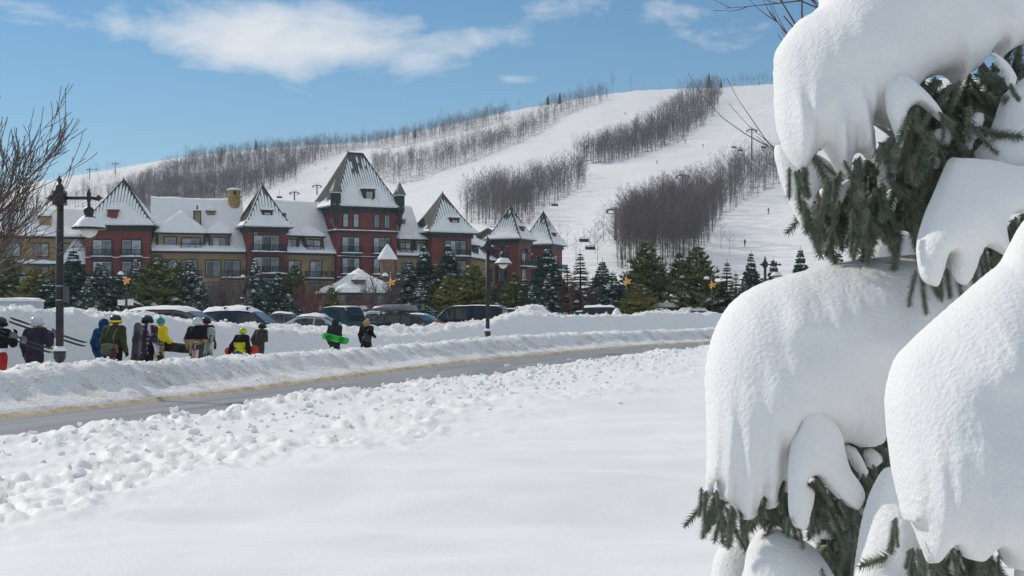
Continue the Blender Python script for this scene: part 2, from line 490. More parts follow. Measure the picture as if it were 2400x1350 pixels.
def build_field():
    nr, nc = 470, 540
    d = 2.2*(115/2.2)**(np.linspace(0, 1, nr)**0.92)
    a = np.linspace(-0.62, 0.80, nc)
    D, A = np.meshgrid(d, a, indexing='ij')
    x = (A*D).ravel(); y = D.ravel()
    S, T, zr = st_of(x, y)
    z, zone = field_z(x, y, S, T, zr)
    V = np.stack([x, y, z], 1); Fc = grid_faces(nr, nc)
    keep = (T[Fc].min(1) < -4.8)
    Fc = Fc[keep]; u = np.unique(Fc); mp = -np.ones(len(V), int); mp[u] = np.arange(len(u))
    me = mesh_np('snow_field', V[u], mp[Fc], RUBBLE_M); set_attr(me, 'dirt', zone[u]*0.5)
    o = link('snow_field', me); tag(o, 'smooth white snow field in the foreground before the road', kind='structure')
    return o
build_field()
def field_height(x, y):
    S, T, zr = st_of(x, y); return field_z(np.atleast_1d(np.asarray(x, float)), np.atleast_1d(np.asarray(y, float)), S, T, zr)[0]

# broad snow ground round and behind the camera, and below everything
def apron():
    b = MB()
    b.add([(-160, -220, 0.30), (260, -220, 0.30), (260, 3.4, 0.30), (0.8*4.2, 3.4, 0.30), (0.6, 2.0, 0.30), (-0.6, 2.0, 0.30), (-6, 3.4, 0.30), (-160, 3.4, 0.30)], [(0, 1, 2, 3, 4, 5, 6, 7)])
    o = b.build('ground', SNOW_FAR); tag(o, 'level snow ground round the viewpoint', kind='structure')
    b = MB(); b.add([(-1800, -1500, -0.7), (1800, -1500, -0.7), (1800, 1800, -0.7), (-1800, 1800, -0.7)], [(0, 1, 2, 3)])
    o = b.build('terrain', SNOW_FAR); tag(o, 'wide snow-covered land below the slopes', kind='structure')
apron()

# ---- road
def build_road():
    ss = np.concatenate([np.linspace(4, 60, 120), np.linspace(61, SMAX - 1, 60)])
    ts = np.linspace(-7.4, 0.7, 14)
    Sg, Tg = np.meshgrid(ss, ts, indexing='ij')
    x, y = st_xy(Sg, Tg); z = np.interp(Sg, ES, EC[:, 2]) - 0.0*(Tg) + 0.05*np.cos((Tg + 3.2)/3.2*1.2) - 0.03
    me = mesh_np('road', np.stack([x.ravel(), y.ravel(), z.ravel()], 1), grid_faces(len(ss), len(ts)), road_mat())
    set_attr(me, 'off', Tg.ravel()); set_attr(me, 'run', Sg.ravel())
    tag(link('road', me), 'wet grey road with sandy edge curving to the right', kind='structure')
    # gritty sand ridge along the kerb side
    ss = np.concatenate([np.linspace(8, 60, 900), np.linspace(60.1, SMAX - 1, 500)]); ts = np.linspace(-0.42, 0.42, 9)
    Sg, Tg = np.meshgrid(ss, ts, indexing='ij')
    w = 0.15 + 0.07*fbm(Sg*0.8, Sg*0.1, seed=71, octv=3)
    zb = np.interp(Sg, ES, EC[:, 2]) + 0.05*np.cos((Tg + 3.2)/3.2*1.2) - 0.03
    bump = np.clip(1 - (np.abs(Tg + 0.05)/w)**2, 0, 1)*(0.085 + 0.05*fbm(Sg*3, Tg*5, seed=72, octv=3))
    x, y = st_xy(Sg, Tg)
    z = zb - 0.012 + bump
    me = mesh_np('sand_ridge', np.stack([x.ravel(), y.ravel(), z.ravel()], 1), grid_faces(len(ss), len(ts)), SAND)
    tag(link('sand_ridge', me), 'thin line of tan grit and sand along the far road edge', 'sand', kind='stuff')
SAND = mat('sand', (0.62, 0.53, 0.37), rough=0.9, col2=(0.36, 0.28, 0.18), vscale=3.5, detail=8, bump=0.02, bscale=30, spec=0.1)
def road_mat():
    m = bpy.data.materials.new('asphalt'); m.use_nodes = True
    nt = m.node_tree; N = nt.nodes; L = nt.links; b = N['Principled BSDF']
    tc = N.new('ShaderNodeTexCoord')
    ao = N.new('ShaderNodeAttribute'); ao.attribute_name = 'off'
    ar = N.new('ShaderNodeAttribute'); ar.attribute_name = 'run'
    cv = N.new('ShaderNodeCombineXYZ')
    mm = N.new('ShaderNodeMath'); mm.operation = 'MULTIPLY'; mm.inputs[1].default_value = 0.06; L.new(ar.outputs['Fac'], mm.inputs[0])
    L.new(mm.outputs[0], cv.inputs[0]); L.new(ao.outputs['Fac'], cv.inputs[1])
    n = N.new('ShaderNodeTexNoise'); n.inputs['Scale'].default_value = 2.2; n.inputs['Detail'].default_value = 8
    L.new(cv.outputs[0], n.inputs['Vector'])
    r = N.new('ShaderNodeValToRGB')
    r.color_ramp.elements[0].position = 0.35; r.color_ramp.elements[0].color = (0.20, 0.207, 0.22, 1)
    r.color_ramp.elements[1].position = 0.68; r.color_ramp.elements[1].color = (0.31, 0.312, 0.318, 1)
    L.new(n.outputs[0], r.inputs[0]); L.new(r.outputs[0], b.inputs['Base Color'])
    n2 = N.new('ShaderNodeTexNoise'); n2.inputs['Scale'].default_value = 60; L.new(tc.outputs['Object'], n2.inputs['Vector'])
    bp = N.new('ShaderNodeBump'); bp.inputs['Distance'].default_value = 0.008; L.new(n2.outputs[0], bp.inputs['Height']); L.new(bp.outputs[0], b.inputs['Normal'])
    b.inputs['Roughness'].default_value = 0.62; b.inputs['Specular IOR Level'].default_value = 0.35
    return m
build_road()

# ---- banks and walkway behind the road
def build_banks():
    ss = np.concatenate([np.arange(14, 44, 0.075), np.arange(44, 80, 0.13), np.arange(80, SMAX - 0.5, 0.4)])
    ts = np.concatenate([np.linspace(-0.05, 4.2, 62), np.linspace(4.3, 7.2, 16), np.linspace(7.3, 11.2, 44), np.linspace(11.6, 15, 8)])
    Sg, Tg = np.meshgrid(ss, ts, indexing='ij')
    x, y = st_xy(Sg, Tg); zr = np.interp(Sg, ES, EC[:, 2])
    z = zr + bank_h(x, y, Sg, Tg, zr) + np.where(Tg < 0.1, -0.03, 0)
    dirt = (1 - sstep(0.8, 1.7, Tg)) + 0.16*(Tg > 1.7)*(Tg < 4) + 0.10*(Tg >= 4)
    V = np.stack([x.ravel(), y.ravel(), z.ravel()], 1)
    Fc = grid_faces(len(ss), len(ts)); cx = 0.5*(Tg.ravel()[Fc].min(1) + Tg.ravel()[Fc].max(1))
    for nm, a, b_, lab in (('snow_bank', -1, T_WALK0, 'ploughed snow bank between the road and the walkway'),
                           ('walkway', T_WALK0, T_WALK1, 'trodden snow walkway the people walk on'),
                           ('parking_snow_bank', T_WALK1, 99, 'high ploughed snow bank in front of the parked cars')):
        k = (cx >= a) & (cx < b_); f = Fc[k]; u = np.unique(f); mp = np.zeros(len(V), int); mp[u] = np.arange(len(u))
        me = mesh_np(nm, V[u], mp[f], BANK_M); set_attr(me, 'dirt', dirt.ravel()[u])
        tag(link(nm, me), lab, kind='structure')
build_banks()
def bank_height(x, y):
    x = np.atleast_1d(np.asarray(x, float)); y = np.atleast_1d(np.asarray(y, float))
    S, T, zr = st_of(x, y); return zr + bank_h(x, y, S, T, zr)

# ---- ground from the parking lot to the foot of the hill, then the hill
SKY_PX = np.array([(-3000, 560), (-400, 470), (0, 441), (100, 424), (230, 402), (400, 372), (520, 357), (650, 344), (860, 333), (1000, 303), (1180, 263), (1300, 241), (1400, 223), (1500, 211), (1580, 208), (1690, 203), (1810, 196), (2100, 184), (2600, 178), (5000, 260)], float)
SKY_D = np.array([(-3000, 1300), (0, 1260), (600, 1150), (1000, 1090), (1500, 1040), (1800, 1000), (2600, 950), (5000, 900)], float)
D0 = 285.0
BASE_PY = 643.0
GPOW = 1.38
def ground_z(d):           # parking lot to hill foot
    return np.interp(d, [0, 45, 70, 100, 150, 190, 235, D0], [0.0, 0.05, 0.30, 0.55, 1.3, 2.6, 5.6, CZ + (HY - BASE_PY)/FPX*D0])
def hill_py(px, d):
    sk = np.interp(px, SKY_PX[:, 0], SKY_PX[:, 1]); Dm = np.interp(px, SKY_D[:, 0], SKY_D[:, 1])
    u = np.clip((d - D0)/(Dm - D0), 0, 1)
    fr = u**(1/GPOW)
    return BASE_PY + (sk - BASE_PY)*fr
def hill_z(px, d):
    Dm = np.interp(px, SKY_D[:, 0], SKY_D[:, 1])
    dd = np.minimum(d, Dm)
    z = CZ + (HY - hill_py(px, dd))/FPX*dd
    over = np.maximum(d - Dm, 0)
    z = z - 0.00012*over**2 - 0.02*over
    amp = sstep(D0, D0 + 80, d)*np.clip((Dm - d)/80, 0, 1)
    x = (px - 1200)/FPX*d
    return z + amp*(2.2*fbm(x/70, d/90, seed=81, octv=3) + 0.35*fbm(x/12, d/30, seed=82, octv=3))
def hill_d(px, py):
    sk = np.interp(px, SKY_PX[:, 0], SKY_PX[:, 1]); Dm = np.interp(px, SKY_D[:, 0], SKY_D[:, 1])
    fr = np.clip((py - BASE_PY)/(sk - BASE_PY), 0, 1)
    return D0 + (Dm - D0)*fr**GPOW
def hill_pt(px, py):
    d = hill_d(px, py); return ((px - 1200)/FPX*d, d, hill_z(px, d))
def hill_mat():
    m = bpy.data.materials.new('groomed_snow'); m.use_nodes = True
    nt = m.node_tree; N = nt.nodes; L = nt.links; b = N['Principled BSDF']
    b.inputs['Roughness'].default_value = 0.75; b.inputs['Specular IOR Level'].default_value = 0.12
    tc = N.new('ShaderNodeTexCoord')
    at = N.new('ShaderNodeAttribute'); at.attribute_name = 'wood'
    n = N.new('ShaderNodeTexNoise'); n.inputs['Scale'].default_value = 0.25; n.inputs['Detail'].default_value = 8; n.inputs['Roughness'].default_value = 0.7
    L.new(tc.outputs['Object'], n.inputs['Vector'])
    r = N.new('ShaderNodeValToRGB'); r.color_ramp.elements[0].position = 0.44; r.color_ramp.elements[1].position = 0.62
    L.new(n.outputs[0], r.inputs[0])
    mu = N.new('ShaderNodeMath'); mu.operation = 'MULTIPLY'; L.new(r.outputs[0], mu.inputs[0]); L.new(at.outputs['Fac'], mu.inputs[1])
    mx = N.new('ShaderNodeMix'); mx.data_type = 'RGBA'; mx.inputs[6].default_value = (0.875, 0.868, 0.860, 1); mx.inputs[7].default_value = (0.21, 0.19, 0.185, 1)
    L.new(mu.outputs[0], mx.inputs['Factor']); L.new(mx.outputs[2], b.inputs['Base Color'])
    # piste texture: ruts across the slope
    mp = N.new('ShaderNodeMapping'); mp.inputs['Scale'].default_value = (0.05, 0.055, 0.5); mp.inputs['Rotation'].default_value = (0, 0, 0.2)
    L.new(tc.outputs['Object'], mp.inputs[0])
    n2 = N.new('ShaderNodeTexNoise'); n2.inputs['Scale'].default_value = 3.0; n2.inputs['Detail'].default_value = 6; n2.inputs['Distortion'].default_value = 0.4
    L.new(mp.outputs[0], n2.inputs['Vector'])
    bp = N.new('ShaderNodeBump'); bp.inputs['Distance'].default_value = 1.5; L.new(n2.outputs[0], bp.inputs['Height']); L.new(bp.outputs[0], b.inputs['Normal'])
    return m
# woods on the hill, outlined by where their ground lies in the photograph
WOODS = {
 'left_wood': [(330, 425), (420, 382), (560, 362), (650, 352), (850, 341), (872, 346), (800, 360), (740, 376), (705, 402), (690, 422), (640, 440), (560, 475), (400, 505), (300, 505), (250, 470)],
 'upper_band': [(850, 345), (1000, 312), (1180, 272), (1205, 277), (1100, 310), (1000, 336), (900, 356)],
 'second_band': [(870, 385), (1000, 372), (1110, 330), (1200, 300), (1290, 260), (1420, 228), (1440, 235), (1400, 248), (1320, 280), (1250, 322), (1160, 360), (1070, 392), (985, 420), (925, 432), (870, 425)],
 'middle_band': [(1590, 245), (1630, 215), (1692, 206), (1682, 255), (1652, 295), (1600, 328), (1500, 366), (1440, 382), (1385, 385), (1345, 372), (1400, 346), (1470, 318), (1540, 280)],
 'lower_band': [(1090, 485), (1150, 452), (1225, 436), (1300, 416), (1368, 405), (1372, 440), (1325, 468), (1275, 494), (1240, 530), (1170, 545), (1090, 520)],
 'right_band': [(1440, 600), (1475, 560), (1530, 515), (1600, 480), (1680, 440), (1740, 405), (1850, 365), (1880, 425), (1810, 448), (1745, 474), (1705, 504), (1684, 532), (1662, 575), (1600, 630), (1450, 635)],
 'far_left_wood': [(-200, 480), (60, 458), (160, 452), (250, 428), (300, 425), (260, 470), (200, 505), (-200, 520)],
}
def in_poly(px, py, poly):
    px = np.asarray(px, float); py = np.asarray(py, float); c = np.zeros(px.shape, bool); n = len(poly); j = n - 1
    for i in range(n):
        xi, yi = poly[i]; xj, yj = poly[j]
        with np.errstate(divide='ignore', invalid='ignore'):
            t = ((yi > py) != (yj > py)) & (px < (xj - xi)*(py - yi)/((yj - yi) if yj != yi else 1e-9) + xi)
        c ^= t; j = i
    return c
def build_hill():
    pxs = np.concatenate([np.linspace(-3000, -250, 30), np.linspace(-220, 2050, 240), np.linspace(2100, 5000, 30)])
    ds = np.concatenate([np.linspace(D0, 420, 70), np.linspace(425, 1000, 120), np.linspace(1006, 1300, 60), np.linspace(1330, 2000, 16)])
    Pg, Dg = np.meshgrid(pxs, ds, indexing='ij')
    z = hill_z(Pg, Dg); x = (Pg - 1200)/FPX*Dg
    V = np.stack([x.ravel(), Dg.ravel(), z.ravel()], 1)
    me = mesh_np('hill', V, grid_faces(len(pxs), len(ds))[:, ::-1], hill_mat())
    py = hill_py(Pg, Dg).ravel(); w = np.zeros(len(V))
    for k, poly in WOODS.items(): w = np.maximum(w, in_poly(Pg.ravel(), py, poly)*(1.0 if k in ('left_wood', 'middle_band') else 0.8))
    set_attr(me, 'wood', w)
    tag(link('hill', me), 'long ski hill with white pistes between bands of bare wood', kind='structure')
    # lot and rising ground to the hill foot
    ds = np.concatenate([np.linspace(8, 100, 40), np.linspace(104, D0, 40)])
    pxs = np.concatenate([np.linspace(-9000, -3200, 10), np.linspace(-3000, 5000, 90)])
    Pg, Dg = np.meshgrid(pxs, ds, indexing='ij'); x = (Pg - 1200)/FPX*Dg
    S, T, zr = st_of(x.ravel(), Dg.ravel())
    z = ground_z(Dg).ravel() + 0.05*fbm(x.ravel()/3, Dg.ravel()/3, seed=91, octv=2)
    V = np.stack([x.ravel(), Dg.ravel(), z], 1); Fc = grid_faces(len(pxs), len(ds))[:, ::-1]
    k = T[Fc].min(1) > 9.5; Fc = Fc[k]; u = np.unique(Fc); mp = np.zeros(len(V), int); mp[u] = np.arange(len(u))
    me = mesh_np('parking_lot', V[u], mp[Fc], SNOW_FAR)
    tag(link('parking_lot', me), 'snow-covered parking lot and grounds before the hotel', kind='structure')
build_hill()
# ================================================================== hotel
def brick_mat(name, c1, c2, mortar, scale):
    m = bpy.data.materials.new(name); m.use_nodes = True
    nt = m.node_tree; N = nt.nodes; L = nt.links; b = N['Principled BSDF']
    tc = N.new('ShaderNodeTexCoord'); mp = N.new('ShaderNodeMapping'); mp.inputs['Rotation'].default_value = (PI/2, 0, 0)
    L.new(tc.outputs['Object'], mp.inputs[0])
    br = N.new('ShaderNodeTexBrick'); br.inputs['Scale'].default_value = scale
    br.inputs['Color1'].default_value = (*c1, 1); br.inputs['Color2'].default_value = (*c2, 1); br.inputs['Mortar'].default_value = (*mortar, 1)
    br.inputs['Mortar Size'].default_value = 0.012
    L.new(mp.outputs[0], br.inputs['Vector'])
    n = N.new('ShaderNodeTexNoise'); n.inputs['Scale'].default_value = 0.7; n.inputs['Detail'].default_value = 5; L.new(tc.outputs['Object'], n.inputs['Vector'])
    mx = N.new('ShaderNodeMix'); mx.data_type = 'RGBA'; mx.blend_type = 'MULTIPLY'; mx.inputs['Factor'].default_value = 0.45
    L.new(br.outputs[0], mx.inputs[6]); L.new(n.outputs[1], mx.inputs[7]); L.new(mx.outputs[2], b.inputs['Base Color'])
    b.inputs['Roughness'].default_value = 0.85; b.inputs['Specular IOR Level'].default_value = 0.2
    return m
BRICK = brick_mat('red_brick', (0.27, 0.080, 0.066), (0.22, 0.064, 0.055), (0.23, 0.11, 0.095), 3.0)
STUCCO = mat('ochre_siding', (0.36, 0.25, 0.135), rough=0.85, var=0.12, vscale=0.8)
TRIM = mat('dark_green_trim', (0.028, 0.042, 0.042), rough=0.5, var=0.2, vscale=1.0)
METAL = mat('standing_seam_metal', (0.115, 0.135, 0.128), rough=0.42, metal=0.0, var=0.15, vscale=0.9, spec=0.6)
SEAM = mat('seam_metal', (0.075, 0.09, 0.088), rough=0.5, var=0.1)
GLASS_D = mat('window_glass_dark', (0.035, 0.045, 0.055), rough=0.08, var=0.2, spec=0.7)
GLASS_L = mat('window_glass_curtained', (0.42, 0.44, 0.45), rough=0.18, var=0.25, vscale=1.2, spec=0.6)
GLASS_M = mat('window_glass_grey', (0.17, 0.20, 0.22), rough=0.12, var=0.3, vscale=0.8, spec=0.7)
FRAMEW = mat('pale_window_frame', (0.55, 0.55, 0.50), rough=0.6)
CONC = mat('concrete', (0.30, 0.29, 0.28), rough=0.9, var=0.2)
DARKIN = mat('dark_interior', (0.02, 0.02, 0.02), rough=0.9)

hotel = empty('hotel', (0, 0, 0))
tag(hotel, 'long red brick and ochre hotel with steep snowy tower roofs below the ski hill', 'hotel')

class Fr:
    def __init__(s, x, y, a): s.x, s.y, s.a = x, y, math.radians(a); s.c, s.s = math.cos(s.a), math.sin(s.a)
    @staticmethod
    def px(px, d, a): return Fr((px-1200)/FPX*d, d, a)
    def w(s, u, v): return (s.x + s.c*u - s.s*v, s.y + s.s*u + s.c*v)
    def put(s, o, u=0, v=0, z=0, r=0): o.location = (*s.w(u, v), z); o.rotation_euler = (0, 0, s.a + math.radians(r)); return o
    def sub(s, u, v, r=0): x, y = s.w(u, v); return Fr(x, y, math.degrees(s.a) + r)

def hpart(fr, mb, name, mats, parent=None, smooth=False):
    o = mb.build(name, mats, parent or hotel, smooth)
    if parent is None: fr.put(o)
    return o

_wm = {}
def window(fr, u, v, z, w, h, npane=2, looks=None, r=0, muntin=False, frame_m=None):
    """frame with panes standing in the wall plane v; z is the sill"""
    key = ('f', round(w, 2), round(h, 2), npane, frame_m)
    if key not in _wm:
        b = MB(); t = 0.11
        b.box(-w/2-t, -w/2, -0.09, 0.05, -t, h+t); b.box(w/2, w/2+t, -0.09, 0.05, -t, h+t)
        b.box(-w/2, w/2, -0.09, 0.05, h, h+t+0.04); b.box(-w/2, w/2, -0.12, 0.05, -t, 0)
        for i in range(1, npane):
            x = -w/2 + w*i/npane; b.box(x-0.05, x+0.05, -0.07, 0.05, 0, h)
        _wm[key] = b.mesh('window', frame_m or TRIM)
    o = link('window', _wm[key], hotel); fr.put(o, u, v, z, r)
    pw = w/npane
    for i in range(npane):
        look = (looks[i] if looks else random.choice('lmd'))
        k2 = ('p', round(pw, 2), round(h, 2), look, muntin)
        if k2 not in _wm:
            b = MB(); m = {'l': GLASS_L, 'm': GLASS_M, 'd': GLASS_D}[look]
            b.box(-pw/2+0.05, pw/2-0.05, -0.025, 0.03, 0.02, h-0.02, 0)
            b.box(-pw/2+0.05, pw/2-0.05, -0.035, 0.03, h*0.98-0.05, h-0.02, 1); b.box(-pw/2+0.05, -pw/2+0.11, -0.04, 0.03, 0.02, h-0.07, 1)
            if muntin: b.box(-0.025, 0.025, -0.04, 0.03, 0.02, h-0.07, 1); b.box(-pw/2+0.11, pw/2-0.05, -0.04, 0.03, h*0.5, h*0.5+0.05, 1)
            _wm[k2] = b.mesh('pane', [m, FRAMEW])
        p = link('pane', _wm[k2], o); p.location = (-w/2 + pw*(i+0.5), 0, 0)
    return o

def snow_slab(x0, x1, y0, y1, z, t=0.16, seed=0, n=14, nm=4):
    """lumpy snow lying on a ledge"""
    b = MB(); xs = np.linspace(x0, x1, n); ys = np.linspace(y0, y1, nm)
    V = []; 
    for i, x in enumerate(xs):
        for j, y in enumerate(ys):
            e = min(i, n-1-i, 1)*1.0; e2 = 0.55 if j in (0, nm-1) else 1.0
            V.append((x, y, z + t*e2*(0.55 if e < 1 else 1.0)*(1 + 0.55*float(fbm(np.array(x*1.3), np.array(y*1.3 + seed*3.7), seed=seed, octv=2)))))
    nt = len(V)
    V2 = [(x, y, z-0.01) for x in xs for y in ys]
    Fs = []
    for i in range(n-1):
        for j in range(nm-1):
            a = i*nm+j; Fs.append((a, a+nm, a+nm+1, a+1))
    ring = [i*nm for i in range(n)] + [(n-1)*nm+j for j in range(1, nm)] + [i*nm+nm-1 for i in range(n-2, -1, -1)] + [j for j in range(nm-2, 0, -1)]
    for k in range(len(ring)):
        a, c = ring[k], ring[(k+1) % len(ring)]; Fs.append((a, nt+a, nt+c, c))
    return b.add(V + V2, Fs)

def balcony(fr, u, v, z, w, dep=1.0, h=1.05, seed=0, r=0):
    b = MB(); b.box(-w/2, w/2, -dep, 0.0, -0.28, 0.0); b.box(-w/2-0.04, w/2+0.04, -dep-0.04, -dep+0.02, -0.34, 0.05)
    o = b.build('balcony', TRIM, hotel); fr.put(o, u, v, z, r)
    b = MB(); y = -dep+0.06
    b.box(-w/2, w/2, y-0.035, y+0.035, h-0.07, h); b.box(-w/2, w/2, y-0.03, y+0.03, 0.10, 0.16)
    n = max(4, int(w/0.16))
    for i in range(n+1):
        x = -w/2 + w*i/n; q = 0.018 if i % 6 else 0.05; b.box(x-q, x+q, y-0.02, y+0.02, 0.0, h-0.07)
    for sx in (-1, 1):
        b.box(sx*w/2-0.03, sx*w/2+0.03, y+0.035, -0.05, h-0.07, h-0.002)
        for k in range(1, 5): yy = y + (0-y)*k/5; b.box(sx*w/2-0.018, sx*w/2+0.018, yy-0.02, yy+0.02, 0, h-0.07)
    b.build('railing', TRIM, o)
    snow_slab(-w/2-0.05, w/2+0.05, -dep-0.06, -0.02, 0.0, 0.2, seed).build('snow', SNOW_FAR, o, True)
    return o

PROF = [(0.0, 1.0), (0.05, 0.925), (0.12, 0.845), (0.21, 0.745), (0.33, 0.62), (0.45, 0.505), (0.6, 0.365), (0.8, 0.18), (1.0, 0.0)]
def rprof(w): return np.interp(w, [p[0] for p in PROF], [p[1] for p in PROF])
def tower(fr, w, dep, z0, ze, za, ridge=0.0, over=0.75, faces=None, name='tower', seam=0.42, snowtop=0.6):
    """brick tower with a bell-cast pyramid roof; faces: share of the roof height that keeps snow, per side F,R,B,L"""
    faces = faces or {'F': (0.55, 0.95), 'L': (0.03, 0.16), 'R': (0.6, 1.0), 'B': (0.6, 1.0)}
    b = MB(); b.box(0, w, 0, dep, z0, ze-0.05); o = hpart(fr, b, 'wall', BRICK)
    b = MB(); b.box(-0.22, w+0.22, -0.22, dep+0.22, ze-0.75, ze-0.18); b.box(-over+0.08, w+over-0.08, -over+0.08, dep+over-0.08, ze-0.18, ze+0.0)
    hpart(fr, b, 'cornice', TRIM)
    cx, cy = w/2, dep/2; hx, hy = w/2+over, dep/2+over; rl = ridge/2
    def pt(side, t, q):
        """q height share, t: absolute position along the side"""
        r = float(rprof(q)); ex = rl + (hx-rl)*r; ey = hy*r
        z = ze + (za-ze)*q
        if side == 'F': return (cx + np.clip(t, -ex, ex), cy - ey, z)
        if side == 'B': return (cx + np.clip(t, -ex, ex), cy + ey, z)
        if side == 'L': return (cx - ex, cy + np.clip(t, -ey, ey), z)
        return (cx + ex, cy + np.clip(t, -ey, ey), z)
    NRM = {'F': (0, -1), 'B': (0, 1), 'L': (-1, 0), 'R': (1, 0)}
    b = MB()
    rings = []
    for q, _ in PROF:
        r = float(rprof(q)); ex = rl + (hx-rl)*r; ey = max(hy*r, 0.001); z = ze + (za-ze)*q
        rings.append([(cx-ex, cy-ey, z), (cx+ex, cy-ey, z), (cx+ex, cy+ey, z), (cx-ex, cy+ey, z)])
    vs = [v for r in rings for v in r]; fs = []
    for i in range(len(rings)-1):
        for k in range(4): fs.append((i*4+k, i*4+(k+1) % 4, (i+1)*4+(k+1) % 4, (i+1)*4+k))
    fs.append((3, 2, 1, 0)); b.add(vs, fs)
    roof = hpart(fr, b, 'roof', METAL)
    # hip caps
    b = MB()
    for k in range(4): b.tube([rings[i][k] for i in range(len(rings))], 0.13, 5)
    if ridge: b.tube([rings[-1][0], rings[-1][1]], 0.16, 6)
    b.tube([(cx-rl, cy, za-0.1), (cx-rl, cy, za+0.35)], [0.14, 0.05], 6)
    c = b.build('hip_cap', TRIM, roof)
    # seams (thin, many: one part) and the snow strips between them
    bs = MB(); bn = MB(); n_seed = int(abs(fr.x*10)) % 97
    for side, (lo, hi) in faces.items():
        hw = hx if side in 'FB' else hy; n = max(6, int(2*hw/seam)); wd = 2*hw/n
        nx, ny = NRM[side]
        cont = fbm(np.arange(n)*0.33 + n_seed, np.zeros(n) + ord(side), seed=5, octv=2)
        for k in range(n+1):
            t = -hw + wd*k
            # top of the seam: where the side narrows to |t|
            qs = np.linspace(0, 1, 60); rr = rprof(qs)
            ext = (rl + (hx-rl)*rr) if side in 'FB' else hy*rr
            ok = qs[ext >= abs(t) - 1e-6]; qt = float(ok.max()) if len(ok) else 0
            if qt > 0.05:
                ql = [0, .05, .12, .21, .33, .45, .6, .8, 1]; ql = [q for q in ql if q < qt] + [qt]
                p = [pt(side, t, q) for q in ql]
                for i in range(len(p)-1):
                    a, c2 = Vector(p[i]), Vector(p[i+1]); o1 = Vector((nx*0.10, ny*0.10, 0.05)); sx = Vector((abs(ny)*0.035, abs(nx)*0.035, 0))
                    bs.add([a-sx, a+sx, c2+sx, c2-sx, a-sx+o1, a+sx+o1, c2+sx+o1, c2-sx+o1], [(4, 5, 6, 7), (0, 4, 7, 3), (1, 2, 6, 5), (0, 1, 5, 4), (3, 7, 6, 2)])
            if k == n: break
            tm = t + wd/2
            ext = (rl + (hx-rl)*rprof(qs)) if side in 'FB' else hy*rprof(qs)
            ok = qs[ext >= abs(tm) - 0.1]; qm = float(ok.max()) if len(ok) else 0.05
            # snow strips: continuous low down, ragged streaks higher up
            top = min(qm*0.97, lo + (hi-lo)*float(np.clip(0.5 + 0.9*cont[k] + random.uniform(-0.4, 0.4), 0, 1)))
            bands = [(0.0, top)]
            if side in 'FR' and top < qm*0.8 and random.random() < 0.6:
                q1 = top + (qm-top)*random.uniform(0.1, 0.4); bands.append((q1, q1 + (qm-q1)*random.uniform(0.3, 0.9)))
            for (qa, qb) in bands:
                if qb - qa < 0.02: continue
                m = 7; L_, R_, Lo, Ro = [], [], [], []
                for i in range(m+1):
                    q = qa + (qb-qa)*i/m
                    solid = 1.0 if q < lo*0.7 else 0.86
                    if i == m or (qa > 0 and i == 0): solid *= 0.25
                    th = 0.15*(1 - 0.55*(q/max(qb, 0.01))) + (0.14 if q < 0.12 else 0)*(1 if side != 'L' else 0.8)
                    off = Vector((nx*th*0.8, ny*th*0.8, th*0.7))
                    jl, jr = random.uniform(0.0, 0.10)*(solid < 1), random.uniform(0, 0.10)*(solid < 1)
                    a = Vector(pt(side, tm - wd/2*(solid-jl), q)); c2 = Vector(pt(side, tm + wd/2*(solid-jr), q))
                    L_.append(a); R_.append(c2); Lo.append(a+off); Ro.append(c2+off)
                for i in range(m):
                    bn.add([L_[i], R_[i], R_[i+1], L_[i+1], Lo[i], Ro[i], Ro[i+1], Lo[i+1]], [(4, 5, 6, 7), (0, 4, 7, 3), (1, 2, 6, 5), (0, 1, 5, 4), (3, 7, 6, 2)])
    s1 = bs.build('roof_seam', SEAM, roof); s1['kind'] = 'stuff'
    s2 = bn.build('snow', SNOW_FAR, roof); s2['kind'] = 'stuff'
    return o, roof, pt

def roof_dormer(fr, u, v, z, w=1.3, h=1.15, dep=1.6, m=None, win=True, cap=0.5, r=0, seed=1, parent=None):
    f2 = fr.sub(u, v, r)
    b = MB(); b.box(-w/2, w/2, 0, dep, -0.4, h); o = b.build('dormer', m or TRIM, hotel); f2.put(o, 0, 0, z)
    b = MB(); b.box(-w/2-0.15, w/2+0.15, -0.2, dep, h, h+0.12); b.build('eave', TRIM, o)
    if win:
        b = MB(); ww = w*0.52; hh = h*0.68
        for i in range(2):
            for j in range(2):
                x0 = -ww/2 + ww/2*i; zz = 0.1 + hh/2*j; b.box(x0+0.03, x0+ww/2-0.03, -0.04, 0.01, zz+0.03, zz+hh/2-0.03)
        b.build('pane', GLASS_L, o)
        b = MB(); b.box(-ww/2-0.09, ww/2+0.09, -0.025, 0.005, 0.02, 0.18+hh); b.build('window_frame', mat('brown_trim', (0.20, 0.12, 0.07)), o)
    bump = MB(); N_ = 7
    V = []; Fs = []
    for i in range(N_):
        for j in range(N_):
            x = (i/(N_-1)*2-1); y = j/(N_-1)
            hgt = cap*(max(0, 1-abs(x)**2.2)**0.6)*(0.45 + 0.55*y) + 0.05
            V.append((x*(w/2+0.2), -0.25 + y*(dep+0.5), h+0.1+hgt))
    for i in range(N_-1):
        for j in range(N_-1): a = i*N_+j; Fs.append((a, a+N_, a+N_+1, a+1))
    nv = len(V); V += [(x, y, h+0.1) for (x, y, zq) in V]
    ring = [i*N_ for i in range(N_)] + [(N_-1)*N_+j for j in range(1, N_)] + [i*N_+N_-1 for i in range(N_-2, -1, -1)] + list(range(N_-2, 0, -1))
    for k in range(len(ring)): a, c = ring[k], ring[(k+1) % len(ring)]; Fs.append((a, nv+a, nv+c, c))
    bump.add(V, Fs); bump.build('snow', SNOW_FAR, o, True)
    return o

